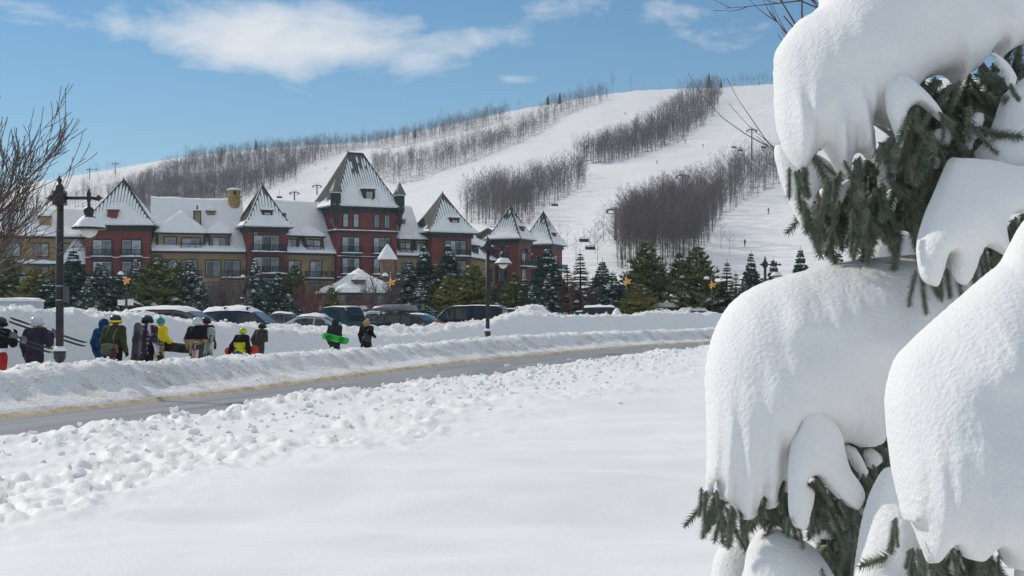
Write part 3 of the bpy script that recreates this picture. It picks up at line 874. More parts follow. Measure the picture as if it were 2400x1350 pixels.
def wing(A, B, z0, ze, zr, run=6.0, over=0.7, curve=0.5, seed=0, under=None):
    """snow-roofed range between plan points A and B (front line)"""
    L_ = math.hypot(B[0]-A[0], B[1]-A[1]); fr = Fr(A[0], A[1], math.degrees(math.atan2(B[1]-A[1], B[0]-A[0])))
    b = MB(); b.box(0, L_, 0, run*2, z0, ze); hpart(fr, b, 'wall', STUCCO)
    b = MB(); b.box(-0.1, L_+0.1, -over, 0.3, ze-0.30, ze+0.02); hpart(fr, b, 'fascia', TRIM)
    # roof with its snow: bell-cast front slope
    n, m = max(10, int(L_/0.5)), 22
    V = []; Fs = []
    for i in range(n+1):
        u = L_*i/n
        for j in range(m+1):
            q = j/m
            v = -over + (run+over)*q; z = ze + (zr-ze)*(q**(1+curve*(1-q)*0.9))
            nz = 0.30*float(fbm(np.array(u*0.35+seed*9), np.array(v*0.4), seed=seed+7, octv=3))*(0.3+q)
            th = 0.34 if 0 < j else 0.16
            V.append((u, v, z + th + nz*(0.6 if j else 0.3)))
    for i in range(n):
        for j in range(m): a = i*(m+1)+j; Fs.append((a, a+m+1, a+m+2, a+1))
    nv = len(V)
    # back slope and underside
    for i in range(n+1): V.append((L_*i/n, run*2+over, ze))
    for i in range(n): Fs.append((i*(m+1)+m, (i+1)*(m+1)+m, nv+i+1, nv+i))
    nv2 = len(V)
    for i in range(n+1): V.append((L_*i/n, -over, ze+0.02))
    for i in range(n): Fs.append((i*(m+1), nv2+i, nv2+i+1, (i+1)*(m+1)))
    b = MB(); b.add(V, Fs); o = hpart(fr, b, 'roof', SNOW_FAR, smooth=True); o['label'] = 'roof under a thick blanket of snow'
    return fr, L_

def hip_dormer(fr, u, w, v, z0, z1, za, run=4.5, wins=(), seed=0, over=0.4, bal=None, post=True):
    """ochre dormer with a snowy hip roof; wins: (du, width, npane, looks)"""
    f2 = fr.sub(u, v)
    b = MB(); b.box(-w/2, w/2, 0, run, z0, z1); o = b.build('dormer', STUCCO, hotel); f2.put(o, 0, 0, 0)
    b = MB()
    for sx in (-1, 1): b.box(sx*w/2-0.14, sx*w/2+0.14, -0.07, 0.2, z0, z1-0.1)
    b.box(-w/2-over, w/2+over, -over, 0.35, z1-0.12, z1+0.12); b.box(-w/2-over, -w/2, 0.35, run, z1-0.12, z1+0.12); b.box(w/2, w/2+over, 0.35, run, z1-0.12, z1+0.12)
    b.build('trim', TRIM, o)
    n, m = 17, 13; V = []; Fs = []
    for i in range(n):
        x = -1 + 2*i/(n-1)
        for j in range(m):
            y = j/(m-1)
            hip = min((1-abs(x))*1.0, (y)*2.2, 1.0)
            hx = float(np.clip(hip, 0, 1))
            zz = z1 + 0.12 + 0.28*min(1, hx*8 + 0.3) + (za-z1-0.4)*hx**0.95 + 0.10*float(fbm(np.array(x*2+seed), np.array(y*2.0), seed=seed, octv=2))
            V.append((x*(w/2+over), -over + y*(run+over), zz))
    for i in range(n-1):
        for j in range(m-1): a = i*m+j; Fs.append((a, a+m, a+m+1, a+1))
    nv = len(V); V += [(x, y, z1+0.1) for (x, y, q) in V]
    ring = [i*m for i in range(n)] + [(n-1)*m+j for j in range(1, m)] + [i*m+m-1 for i in range(n-2, -1, -1)] + list(range(m-2, 0, -1))
    for k in range(len(ring)): a, c = ring[k], ring[(k+1) % len(ring)]; Fs.append((a, nv+a, nv+c, c))
    b = MB(); b.add(V, Fs); b.build('snow_roof', SNOW_FAR, o, True)
    for (du, ww, hh, zz, npn, looks) in wins: window(f2, du, 0, zz, ww, hh, npn, looks)
    if bal: balcony(f2, bal[0], 0.05, bal[1], bal[2], 0.7, 0.9, seed)
    return o

def chimney(fr, u, v, z0, z1, w=0.9, pipe=False, seed=0):
    f2 = fr.sub(u, v)
    b = MB(); b.box(-w/2, w/2, -w/2, w/2, z0, z1); o = b.build('chimney', STUCCO, hotel); f2.put(o)
    b = MB()
    for sx in (-1, 1):
        for sy in (-1, 1): b.box(sx*w/2-0.07, sx*w/2+0.07, sy*w/2-0.07, sy*w/2+0.07, z0, z1+0.01)
    b.box(-w/2-0.12, w/2+0.12, -w/2-0.12, w/2+0.12, z1, z1+0.14); b.build('trim', TRIM, o)
    snow_slab(-w/2-0.1, w/2+0.1, -w/2-0.1, w/2+0.1, z1+0.14, 0.16, seed, 5, 5).build('snow', SNOW_FAR, o, True)
    if pipe: bb = MB(); bb.tube([(0, 0, z1), (0, 0, z1+0.9)], 0.11, 8); bb.build('flue', TRIM, o)

def zpy(py, d): return CZ + (HY-py)/FPX*d

T1 = Fr.px(200, 190, 4); T2 = Fr.px(582, 194, 24); T3 = Fr.px(790, 200, 28); T4 = Fr.px(1012, 207, 28)
t5c = Fr.px(1215, 226, -25); T5 = t5c.sub(-5, 0); t6c = Fr.px(1291, 243, -25); T6 = t6c.sub(-5, 0)
ZG = 1.8
# --- T1
tower(T1, 8.5, 8.5, ZG, 14.1, 20.7, faces={'F': (0.75, 1.0), 'R': (0.9, 1.0), 'L': (0.05, 0.2), 'B': (0.5, 1)}, over=0.9)
for k, zz in enumerate((10.0, 7.1, 4.2)):
    for uu in (2.25, 6.15):
        window(T1, uu, 0, zz, 2.5, 2.1, 2, ['l', 'm'] if uu < 3 else ['m', 'l'])
        balcony(T1, uu, 0, zz-0.12, 2.9, 0.55, 1.0, seed=k*3+int(uu))
roof_dormer(T1, 3.6, -0.15, 14.95, 1.3, 1.2, 2.0, m=BRICK, win=False, cap=0.7)
b = snow_slab(-0.1, 8.6, -0.3, 0.0, 9.75, 0.12, 3, 30, 3); hpart(T1, b, 'ledge_snow', SNOW_FAR, smooth=True)
# --- T2
tower(T2, 5.4, 6.2, ZG, 14.2, 20.3, faces={'F': (0.62, 0.95), 'L': (0.10, 0.22), 'R': (0.8, 1.0), 'B': (0.5, 1)})
for zz in (10.9, 7.9, 5.0):
    window(T2, 2.55, 0, zz, 3.6, 2.1, 3, ['l', 'd', 'm']); balcony(T2, 2.8, 0, zz-0.15, 4.8, 0.9, 1.0, seed=int(zz))
roof_dormer(T2, 2.75, 0.35, 15.3, 1.5, 1.2, 1.6, cap=0.75, seed=2)
b = MB()
for (x, y, w_) in ((1.0, -0.06, 0.45),): b.box(x-w_/2, x+w_/2, -0.08, 0.02, 13.0, 13.4)
hpart(T2, b, 'wall_lamp', mat('wall_lamp', (0.55, 0.3, 0.15)))
# --- T3, the main tower
tower(T3, 9.2, 9.2, ZG, 17.5, 25.7, ridge=2.3, over=0.8, faces={'F': (0.62, 1.0), 'L': (0.08, 0.20), 'R': (0.8, 1.0), 'B': (0.6, 1)}, seam=0.36)
for uu in (1.3, 2.9, 6.1, 7.7):
    window(T3, uu, 0, 14.6, 0.78, 1.8, 1, ['l'] if uu < 4 else ['m'])
b = MB(); b.box(-0.18, 9.38, -0.18, 9.38, 13.75, 14.1); hpart(T3, b, 'belt_course', TRIM)
b = snow_slab(-0.2, 9.4, -0.32, 0.0, 14.1, 0.14, 5, 30, 3); hpart(T3, b, 'ledge_snow', SNOW_FAR, smooth=True)
b = snow_slab(-9.4, 0.2, -0.32, 0.0, 14.1, 0.16, 6, 30, 3); o = hpart(T3, b, 'ledge_snow', SNOW_FAR, smooth=True); T3.put(o, 0, 0, 0, -90)
for zz in (11.0, 8.0, 5.0):
    for uu in (2.1, 6.9):
        window(T3, uu, 0, zz, 2.6, 2.1, 3, ['l', 'd', 'l'] if uu < 3 else ['l', 'm', 'd']); balcony(T3, uu, 0, zz-0.15, 3.1, 0.6, 1.0, seed=int(zz+uu))
for zz in (10.45, 7.45):
    b = MB(); b.box(-0.06, 9.26, -0.1, 0.0, zz-0.3, zz-0.05); hpart(T3, b, 'belt_course', TRIM)
    b = snow_slab(-0.06, 9.26, -0.22, 0.0, zz-0.05, 0.1, 8, 30, 3); hpart(T3, b, 'ledge_snow', SNOW_FAR, smooth=True)
roof_dormer(T3, 4.9, -0.05, 18.7, 1.75, 1.35, 2.2, cap=0.9, seed=3)
for (uu, vv) in ((-0.35, -0.35), (9.5, -0.35)):
    b = MB(); n = 8
    b.lathe([(0.06, 14.4), (0.42, 15.4), (0.42, 16.4), (0.78, 17.1), (0.78, 19.4)], n)
    o = b.build('corner_turret', TRIM, hotel); T3.put(o, uu, vv)
    b = MB(); b.lathe([(1.0, 19.4), (1.0, 19.5), (0.0, 21.4)], n); b.build('turret_roof', METAL, o)
    b = MB(); b.lathe([(0.84, 19.3), (0.9, 19.42), (0.72, 19.9)], n); b.build('snow', SNOW_FAR, o, True)
    b = MB(); b.lathe([(0.62, 15.35), (0.66, 15.45), (0.62, 15.55)], n); b.build('moulding', TRIM, o)
# --- T4
tower(T4, 6.5, 6.5, ZG, 14.2, 20.3, faces={'F': (0.7, 1.0), 'L': (0.06, 0.25), 'R': (0.8, 1.0), 'B': (0.5, 1)})
for zz in (10.9, 7.9, 5.0):
    window(T4, 3.9, 0, zz, 3.4, 2.1, 4, ['m', 'l', 'd', 'm']); balcony(T4, 4.0, 0, zz-0.15, 4.2, 0.8, 1.0, seed=int(zz)+2)
roof_dormer(T4, 3.9, 0.3, 15.2, 1.5, 1.2, 1.6, cap=0.75, seed=4)
# --- T5, T6
for T, sd in ((T5, 5), (T6, 6)):
    tower(T, 5, 5, ZG, 14.3, 19.6 if sd == 5 else 20.1, faces={'F': (0.65, 1.0), 'R': (0.55, 0.95), 'L': (0.3, 0.6), 'B': (0.5, 1)}, over=0.7)
    for zz in (10.4, 7.4):
        window(T, 5.003, 2.0, zz, 1.5, 2.0, 1, ['m'], r=90); window(T, 2.2, 0, zz, 1.4, 2.0, 2, ['m', 'd'])
    roof_dormer(T, 4.9, 2.0, 15.2, 1.3, 1.1, 1.5, m=BRICK, win=False, cap=0.7, r=90, seed=sd)
    balcony(T.sub(5.0, 2.6, 90), 0, 0, 9.9, 4.2, 1.2, 1.0, seed=sd)
# --- ranges between the towers
ZE, ZR = 10.75, 18.3
W1, l1 = wing(T1.w(8.5, 1.6), T2.w(0, 1.6), ZG, ZE, ZR, seed=1)
W2, l2 = wing(T2.w(5.4, 1.0), T3.w(0.0, 0.9), ZG, ZE, ZR, seed=2)
W3, l3 = wing(T3.w(9.2, 1.4), T4.w(0, 1.4), ZG, ZE, ZR, seed=3)
W4, l4 = wing(T4.w(6.5, 1.4), T5.w(0.6, 1.2), ZG, ZE, 17.6, seed=4)
W5, l5 = wing(T5.w(5, 2.4), T6.w(0.4, 1.2), ZG, 12.4, 16.0, seed=5)
lx = Fr.px(-330, 182, 8)
W0, l0 = wing((lx.x, lx.y), T1.w(0, 2.2), ZG, 12.6, 16.6, run=6, seed=6)
# range left of T1: windows, lower snow ledge
for k in range(7):
    uu = l0 - 2.6 - k*3.6
    window(W0, uu, 0, 9.9, 1.8, 1.7, 2, ['m', 'l']); window(W0, uu, 0, 6.6, 1.8, 1.9, 2, ['d', 'm'])
b = snow_slab(0, l0, -1.7, 0.0, 8.9, 0.5, 4, 60, 5); hpart(W0, b, 'ledge_snow', SNOW_FAR, smooth=True)
b = MB(); b.box(0, l0, -1.6, 0.0, 8.6, 8.9); hpart(W0, b, 'fascia', TRIM)
roof_dormer(W0, l0-5.6, 2.0, 14.2, 1.5, 1.2, 2.2, m=STUCCO, win=False, cap=0.7, seed=8)
hip_dormer(W0, l0-1.6, 3.4, -0.9, 8.9, 9.1, 13.0, run=3.2, seed=9)
# W1
def up(W, l, px): # position along a range that shows at column px
    best = min(range(0, 400), key=lambda i: abs(1200 + FPX*W.w(l*i/400, 0)[0]/W.w(l*i/400, 0)[1] - px)); return l*best/400
hip_dormer(W1, up(W1, l1, 424), 6.3, 0.3, 10.6, 13.2, 16.6, wins=[(-1.4, 1.5, 1.35, 11.3, 1, ['m']), (1.35, 2.4, 1.35, 11.2, 2, ['l', 'm'])], seed=11, bal=(1.35, 11.0, 2.8))
hip_dormer(W1, up(W1, l1, 514), 2.6, 0.3, 10.6, 13.2, 15.2, wins=[(0, 1.75, 1.5, 11.2, 2, ['l', 'm'])], seed=12)
chimney(W1, up(W1, l1, 464), 2.6, 12.5, 16.4, pipe=True, seed=1)
roof_dormer(W1, up(W1, l1, 498), 4.0, 15.6, 1.1, 1.0, 1.8, m=STUCCO, win=False, cap=0.9, seed=13)
for k, px in enumerate((395, 445, 500, 545)):
    uu = up(W1, l1, px); window(W1, uu, 0, 7.3, 2.0, 2.2, 2, ['d', 'm']); window(W1, uu, 0, 4.4, 2.0, 2.0, 2, ['d', 'd'])
    if k in (1, 3): balcony(W1, uu, 0, 7.15, 3.2, 1.0, 1.0, seed=20+k)
b = MB(); cu = up(W1, l1, 566)
f2 = W1.sub(cu-0.6, 5.6); b.lathe([(0.88, 17.2), (0.88, 18.7), (1.0, 18.8), (1.0, 19.0), (0.84, 19.05), (0.92, 19.8)], 16)
o = b.build('cupola', mat('cupola_ochre', (0.40, 0.275, 0.11), rough=0.7), hotel); f2.put(o)
b = MB(); b.lathe([(1.04, 19.8), (1.04, 19.95), (0.6, 20.1), (0.0, 20.12)], 16); b.build('snow', SNOW_FAR, o, True)
b = MB(); b.box(-0.2, 0.2, -0.95, -0.8, 19.15, 19.6); b.build('louvre', TRIM, o)
# W2
hip_dormer(W2, up(W2, l2, 686), 1.9, 0.3, 10.6, 13.1, 14.6, wins=[(0, 1.3, 1.5, 11.1, 2, ['l', 'm'])], seed=14)
hip_dormer(W2, up(W2, l2, 737), 2.7, 0.3, 10.6, 13.1, 15.0, wins=[(0, 2.0, 1.5, 11.1, 2, ['m', 'l'])], seed=15, bal=(0.1, 10.95, 2.5))
chimney(W2, up(W2, l2, 674), 2.4, 13.0, 16.3, w=0.8, seed=2)
for px, ww in ((690, 1.8), (740, 1.7)):
    uu = up(W2, l2, px); window(W2, uu, 0, 7.3, ww, 2.3, 2, ['l', 'm']); window(W2, uu, 0, 4.4, ww, 2.0, 2, ['d', 'd'])
balcony(W2, up(W2, l2, 745), 0, 7.2, 4.0, 1.1, 1.0, seed=31); balcony(W2, up(W2, l2, 690), 0, 4.3, 2.4, 0.8, 1.0, seed=32)
# W3
hip_dormer(W3, up(W3, l3, 952), 2.2, 0.3, 10.6, 13.1, 14.8, wins=[(0, 1.6, 1.5, 11.1, 2, ['m', 'l'])], seed=16, bal=(0, 10.95, 2.1))
hip_dormer(W3, up(W3, l3, 988), 1.9, 0.3, 10.6, 13.1, 14.6, wins=[(0, 1.3, 1.5, 11.1, 2, ['l', 'm'])], seed=17)
chimney(W3, up(W3, l3, 944), 2.4, 13.0, 16.2, w=0.8, seed=3)
roof_dormer(W3, up(W3, l3, 966), 3.6, 15.2, 1.0, 1.0, 1.6, m=STUCCO, win=False, cap=0.8, seed=18)
for px in (955, 990): window(W3, up(W3, l3, px), 0, 7.4, 1.6, 2.1, 2, ['d', 'm'])
# W4
for k, px in enumerate((1120, 1150, 1172)):
    hip_dormer(W4, up(W4, l4, px), 2.3, 0.3, 10.6, 12.7, 14.4, wins=[(0, 1.5, 1.4, 10.95, 2, ['m', 'd'])], seed=40+k)
    window(W4, up(W4, l4, px), 0, 7.4, 1.7, 2.1, 2, ['d', 'm'])
chimney(W4, up(W4, l4, 1113), 2.3, 13.0, 16.3, w=1.1, pipe=True, seed=5)
window(W5, l5*0.5, 0, 9.6, 1.4, 1.6, 2, ['m', 'd'])
# entry canopy and its little spire
CN = Fr.px(790, 182, 24)
def canopy():
    w, dep, ze, za = 8.6, 9.0, 4.9, 8.4
    b = MB(); b.box(0, w, 0, dep, ze-0.35, ze); o = hpart(CN, b, 'entry_canopy', TRIM); o['label'] = 'snow-laden entry canopy on pillars'
    n = 21; V = []; Fs = []
    for i in range(n):
        x = -1+2*i/(n-1)
        for j in range(n):
            y = -1+2*j/(n-1); q = max(0, 1-max(abs(x), abs(y)*0.92))
            V.append((w/2*(1+x*1.06), dep/2*(1+y*1.06), ze + 0.02 + 0.32*min(1, q*9+0.3) + (za-ze-0.4)*q**1.15 + 0.22*float(fbm(np.array(x*2.), np.array(y*2.), seed=77, octv=2))*min(1, q*4)))
    for i in range(n-1):
        for j in range(n-1): a = i*n+j; Fs.append((a, a+n, a+n+1, a+1))
    nv = len(V); V += [(x, y, ze+0.01) for (x, y, z) in V]
    ring = [i*n for i in range(n)] + [(n-1)*n+j for j in range(1, n)] + [i*n+n-1 for i in range(n-2, -1, -1)] + list(range(n-2, 0, -1))
    for k in range(len(ring)): a, c = ring[k], ring[(k+1) % n if False else (k+1) % len(ring)]; Fs.append((a, nv+a, nv+c, c))
    b = MB(); b.add(V, Fs); b.build('snow_roof', SNOW_FAR, o, True)
    for (x, y) in ((0.8, 0.8), (w-2.6, 0.8), (0.8, dep-1), (w-0.8, dep-1)):
        b = MB(); b.box(x-0.42, x+0.42, y-0.42, y+0.42, 1.2, ze-0.35); b.build('pillar', CONC, o)
    roof_dormer(CN, 3.4, 0.9, 5.7, 1.5, 0.8, 2.0, m=mat('brown_trim', (0.20, 0.12, 0.07)), win=False, cap=0.9, seed=21)
canopy()
SP = Fr.px(908, 184, 0)
b = MB(); b.lathe([(0.9, 7.0), (0.9, 9.2), (1.1, 9.3)], 14); o = b.build('spire_turret', mat('brown_trim', (0.20, 0.12, 0.07)), hotel); SP.put(o)
b = MB(); b.lathe([(1.3, 9.25), (1.28, 9.45), (0.95, 10.0), (0.5, 10.7), (0.1, 11.25), (0.0, 11.3)], 18); b.build('snow_roof', SNOW_FAR, o, True)
# ================================================================== trees
BARK = mat('bare_wood', (0.145, 0.12, 0.117), rough=0.9, var=0.25, vscale=0.6)
BARK_D = mat('bare_wood_dense', (0.115, 0.10, 0.102), rough=0.9, var=0.25, vscale=0.3)
TWIG = mat('twig_grey', (0.17, 0.13, 0.12), rough=0.9, var=0.2, vscale=1.0)

def spike(V, Fc, p, q, r, n=3):
    """thin tapered prism p->q added to lists of arrays"""
    p = np.asarray(p, float); q = np.asarray(q, float); t = q - p; L_ = np.linalg.norm(t)
    if L_ < 1e-6: return
    t /= L_; a = np.cross(t, (0.31, 0.86, 0.41)); a /= np.linalg.norm(a); b = np.cross(t, a)
    k = len(V)
    if n == 1:
        an = (k*2.4) % 6.28; a = a*math.cos(an)+b*math.sin(an); V += [p-a*r*1.4, p+a*r*1.4, q]; Fc.append((k, k+1, k+2)); return
    for i in range(n):
        an = 2*PI*i/n; V.append(p + r*(a*math.cos(an) + b*math.sin(an)))
    V.append(q)
    for i in range(n): Fc.append((k+i, k+(i+1) % n, k+n))

def bare_tree_mesh(seed, H=13.0, nb=16, sub=5, thick=1.0, spread=0.32, start=0.3, fine=0, flat=3):
    """forest tree: trunk (V1,F1) and branches (V2,F2); grows up from z=0"""
    rg = random.Random(seed)
    V1, F1, V2, F2 = [], [], [], []
    bend = [(0, 0)]
    for i in range(5): bend.append((bend[-1][0] + rg.uniform(-0.12, 0.12), bend[-1][1] + rg.uniform(-0.12, 0.12)))
    def ax(q): 
        x = q*5; i = min(4, int(x)); f = x - i
        return np.array([bend[i][0]*(1-f)+bend[i+1][0]*f, bend[i][1]*(1-f)+bend[i+1][1]*f, q*H - 0.6*(q == 0)])
    r0 = 0.12*thick*H/13; n = 4
    for i in range(6):
        c = ax(i/5); r = r0*(1 - 0.92*i/5)
        for k in range(n): V1.append(c + r*np.array([math.cos(k*2*PI/n), math.sin(k*2*PI/n), 0]))
    for i in range(5):
        for k in range(n):
            a = i*n+k; b2 = i*n+(k+1) % n; F1.append((a, b2, b2+n)); F1.append((a, b2+n, a+n))
    for j in range(nb):
        q = start + (1-start)*((j + rg.random())/nb)*0.96
        p = ax(q); an = rg.uniform(0, 2*PI); ln = H*spread*(1.12-q)*rg.uniform(0.6, 1.15) + 0.5
        up = rg.uniform(0.55, 1.25)
        d = np.array([math.cos(an), math.sin(an), up]); d /= np.linalg.norm(d)
        e = p + d*ln*0.55; e2 = e + (d + np.array([0, 0, 0.35]))*ln*0.5
        rr = r0*(1-0.8*q)*0.5 + 0.012*thick
        spike(V2, F2, p, e + (e-p)*0.15, rr); spike(V2, F2, e, e2, rr*0.7)
        for s in range(sub):
            f = rg.uniform(0.25, 1.0); b0 = p + (e2-p)*f
            dd = d + np.array([rg.uniform(-0.9, 0.9), rg.uniform(-0.9, 0.9), rg.uniform(-0.1, 0.7)]); dd /= np.linalg.norm(dd)
            l2 = ln*rg.uniform(0.25, 0.5); spike(V2, F2, b0, b0 + dd*l2, 0.030*thick, flat)
            for t in range(fine):
                g = b0 + dd*l2*rg.uniform(0.3, 0.95); d3 = dd + np.array([rg.uniform(-0.9, 0.9), rg.uniform(-0.9, 0.9), rg.uniform(-0.2, 0.6)])
                spike(V2, F2, g, g + d3/np.linalg.norm(d3)*l2*0.5, 0.018*thick)
    return np.array(V1), np.array(F1), np.array(V2), np.array(F2)

# plant the woods: every tree by where its foot stands on the hill
def sample_wood(poly, n, seed, tries=60):
    rg = np.random.default_rng(seed)
    P_ = np.array(poly, float); lo, hi = P_.min(0), P_.max(0); out = []
    while len(out) < n:
        q = lo + (hi-lo)*rg.random((n*3, 2)); q = q[in_poly(q[:, 0], q[:, 1], poly)]
        out += list(map(tuple, q))
    return out[:n]
PLANT = []     # (px, py, height, stand, dense)
for nm, n, H, dense in (('left_wood', 2700, 10.0, 1), ('upper_band', 340, 10, 0), ('second_band', 700, 10.5, 0), ('middle_band', 900, 11.5, 1),
                        ('lower_band', 440, 12.0, 0), ('right_band', 600, 12.0, 0), ('far_left_wood', 260, 10, 0)):
    for k, (px, py) in enumerate(sample_wood(WOODS[nm], n, hash(nm) % 1 + len(nm)*7 + n)): PLANT.append((px, py, H*random.uniform(0.6, 1.15), nm, dense))
# ridge line trees against the sky
for px in np.concatenate([np.arange(-60, 300, 9), np.arange(430, 880, 2.6)]):
    sk = float(np.interp(px, SKY_PX[:, 0], SKY_PX[:, 1])); PLANT.append((px + random.uniform(-4, 4), sk + random.uniform(0.5, 8), random.uniform(5.5, 11), 'ridge', 0))
for px in np.arange(870, 1190, 3):
    sk = float(np.interp(px, SKY_PX[:, 0], SKY_PX[:, 1])); PLANT.append((px + random.uniform(-4, 4), sk + random.uniform(1, 9), random.uniform(5, 11.5), 'ridge', 0))
for px in np.arange(1285, 1425, 2.6):
    sk = float(np.interp(px, SKY_PX[:, 0], SKY_PX[:, 1])); PLANT.append((px + random.uniform(-3, 3), sk + random.uniform(1, 12), random.uniform(6, 11), 'ridge', 0))
for px in np.arange(1588, 1840, 4.0):
    sk = float(np.interp(px, SKY_PX[:, 0], SKY_PX[:, 1])); PLANT.append((px + random.uniform(-3, 3), sk + random.uniform(-2, 1.5), random.uniform(5, 9.5), 'ridge', 0))
for px, H in ((1358, 15), (1385, 14.5), (1402, 13), (1436, 16.5), (1478, 14), (1035, 14), (1150, 11.5), (1215, 10), (605, 12), (850, 14), (1505, 6), (1550, 5)):
    sk = float(np.interp(px, SKY_PX[:, 0], SKY_PX[:, 1])); PLANT.append((px, sk + 3, H, 'ridge', 0))
# single trees standing on the pistes
for px, py, H in ((1110, 470, 13), (1140, 478, 14), (1160, 470, 13), (1130, 492, 12), (1175, 490, 13), (1080, 495, 9), (1360, 385, 11), (1385, 378, 12), (1410, 372, 11), (1160, 350, 9), (1190, 340, 8),
                  (1745, 400, 14), (1765, 405, 15), (1780, 398, 14), (1415, 575, 9), (1460, 578, 14), (1310, 612, 8), (1350, 618, 7), (1400, 620, 9), (1395, 600, 8), (1330, 590, 6), (1690, 585, 7), (1710, 600, 6)):
    PLANT.append((px, py, H, 'piste', 0))
PLANT = [(px, py, H, nm, dn, *hill_pt(px, py)) for (px, py, H, nm, dn) in PLANT]
def size_px(t): return FPX*t[2]/t[6]
vis = [t for t in PLANT if -40 < t[0] < 1835 and not (t[1] > 612 and t[0] < 1330)]
rest = [t for t in PLANT if t not in vis] if False else []
vis.sort(key=size_px, reverse=True)
IND, MASS = vis[:300], vis[300:]
STAND = {'left_wood': 'bare trees of the dark wood on the left hill', 'upper_band': 'bare trees of the thin band under the ridge', 'second_band': 'bare trees of the open band left of the central piste',
         'middle_band': 'bare trees of the dense upper band', 'lower_band': 'bare trees of the lower band above the hotel', 'right_band': 'bare trees of the band by the chairlift', 'far_left_wood': 'bare trees on the far left slope',
         'ridge': 'bare trees along the ridge', 'piste': 'single trees on the open snow'}
LAB = {'left_wood': 'leafless tree in the dark wood left on the ski hill', 'upper_band': 'small leafless tree in the thin band under the ridge', 'second_band': 'leafless tree in the open band left of the central piste',
       'middle_band': 'leafless tree in the dense band reaching the hill top', 'lower_band': 'leafless tree in the lower band right above the hotel roofs', 'right_band': 'tall leafless tree in the band beside the chairlift',
       'far_left_wood': 'leafless tree on the far left slope behind the hotel', 'ridge': 'leafless tree standing on the ridge against the sky', 'piste': 'leafless tree standing apart on the open snow slope'}
protos = []
for k in range(7):
    V1, F1, V2, F2 = bare_tree_mesh(100+k, 13.0, nb=24, sub=6, thick=0.75, spread=0.42 if k < 5 else 0.52, start=0.30 if k < 5 else 0.25, fine=3)
    protos.append((mesh_np('trunk', V1, F1, BARK), mesh_np('crown', V2, F2, BARK, smooth=False)))
for i, (px, py, H, nm, dn, x, y, z) in enumerate(IND):
    a, c = protos[i % len(protos)]
    t = empty('bare_tree', (x, y, z-0.2), random.uniform(0, 6.28)); s = H/13; t.scale = (s, s, s)
    lb, gp = LAB[nm], STAND[nm]
    if nm == 'right_band':
        zn = ('at the left edge, near the big pylon' if px < 1500 else 'low in its middle, above the green pines' if px < 1600 else 'on its right side along the open piste' if px < 1700 else 'at its top end, next to the snow pillow')
        lb = 'leafless tree of the lift-side wood, ' + zn; gp = gp + ', ' + zn
    elif nm == 'lower_band':
        zn = 'left of the fifth tower roof' if px < 1190 else ('behind the small end towers' if px < 1280 else 'at its right rim on the piste'); lb = 'leafless tree in the wood above the hotel, ' + zn; gp = gp + ', ' + zn
    elif nm == 'piste': lb = 'leafless tree on open snow beside the big lift pylon' if px < 1500 else 'leafless tree at the high pylon in the right wood'
    tag(t, lb, 'tree', gp); link('trunk', a, t); link('crown', c, t)
# everything smaller: one mass of bare wood
def mass_wood():
    lib = []
    for k in range(6):
        V1, F1, V2, F2 = bare_tree_mesh(300+k, 13.0, nb=16, sub=6, thick=0.85, spread=0.42, start=0.26, flat=1)
        lib.append((np.vstack([V1, V2]), np.vstack([F1, F2+len(V1)])))
    lib2 = []
    for k in range(6):
        V1, F1, V2, F2 = bare_tree_mesh(400+k, 13.0, nb=14, sub=5, thick=1.0, spread=0.44, start=0.22, flat=1)
        lib2.append((np.vstack([V1, V2]), np.vstack([F1, F2+len(V1)])))
    for nm, sel, lb, m, lab in (('bare_wood', [t for t in MASS if not t[4]], lib, BARK, 'loose mass of small bare trees over the far slopes'),
                                ('dense_bare_wood', [t for t in MASS if t[4]], lib2, BARK_D, 'dense dark mass of bare trees on the hill')):
        Vs, Fs, o = [], [], 0
        for (px, py, H, _, dn, x, y, z) in sel:
            V, Fc = lb[random.randrange(6)]; an = random.uniform(0, 6.28); c, s = math.cos(an), math.sin(an); k = H/13
            W = np.stack([(V[:, 0]*c - V[:, 1]*s)*k + x, (V[:, 0]*s + V[:, 1]*c)*k + y, V[:, 2]*k + z - 0.2], 1)
            Vs.append(W); Fs.append(Fc + o); o += len(V)
        me = mesh_np(nm, np.concatenate(Vs), np.concatenate(Fs), m, smooth=False)
        tag(link(nm, me), lab, 'wood', kind='stuff')
mass_wood()

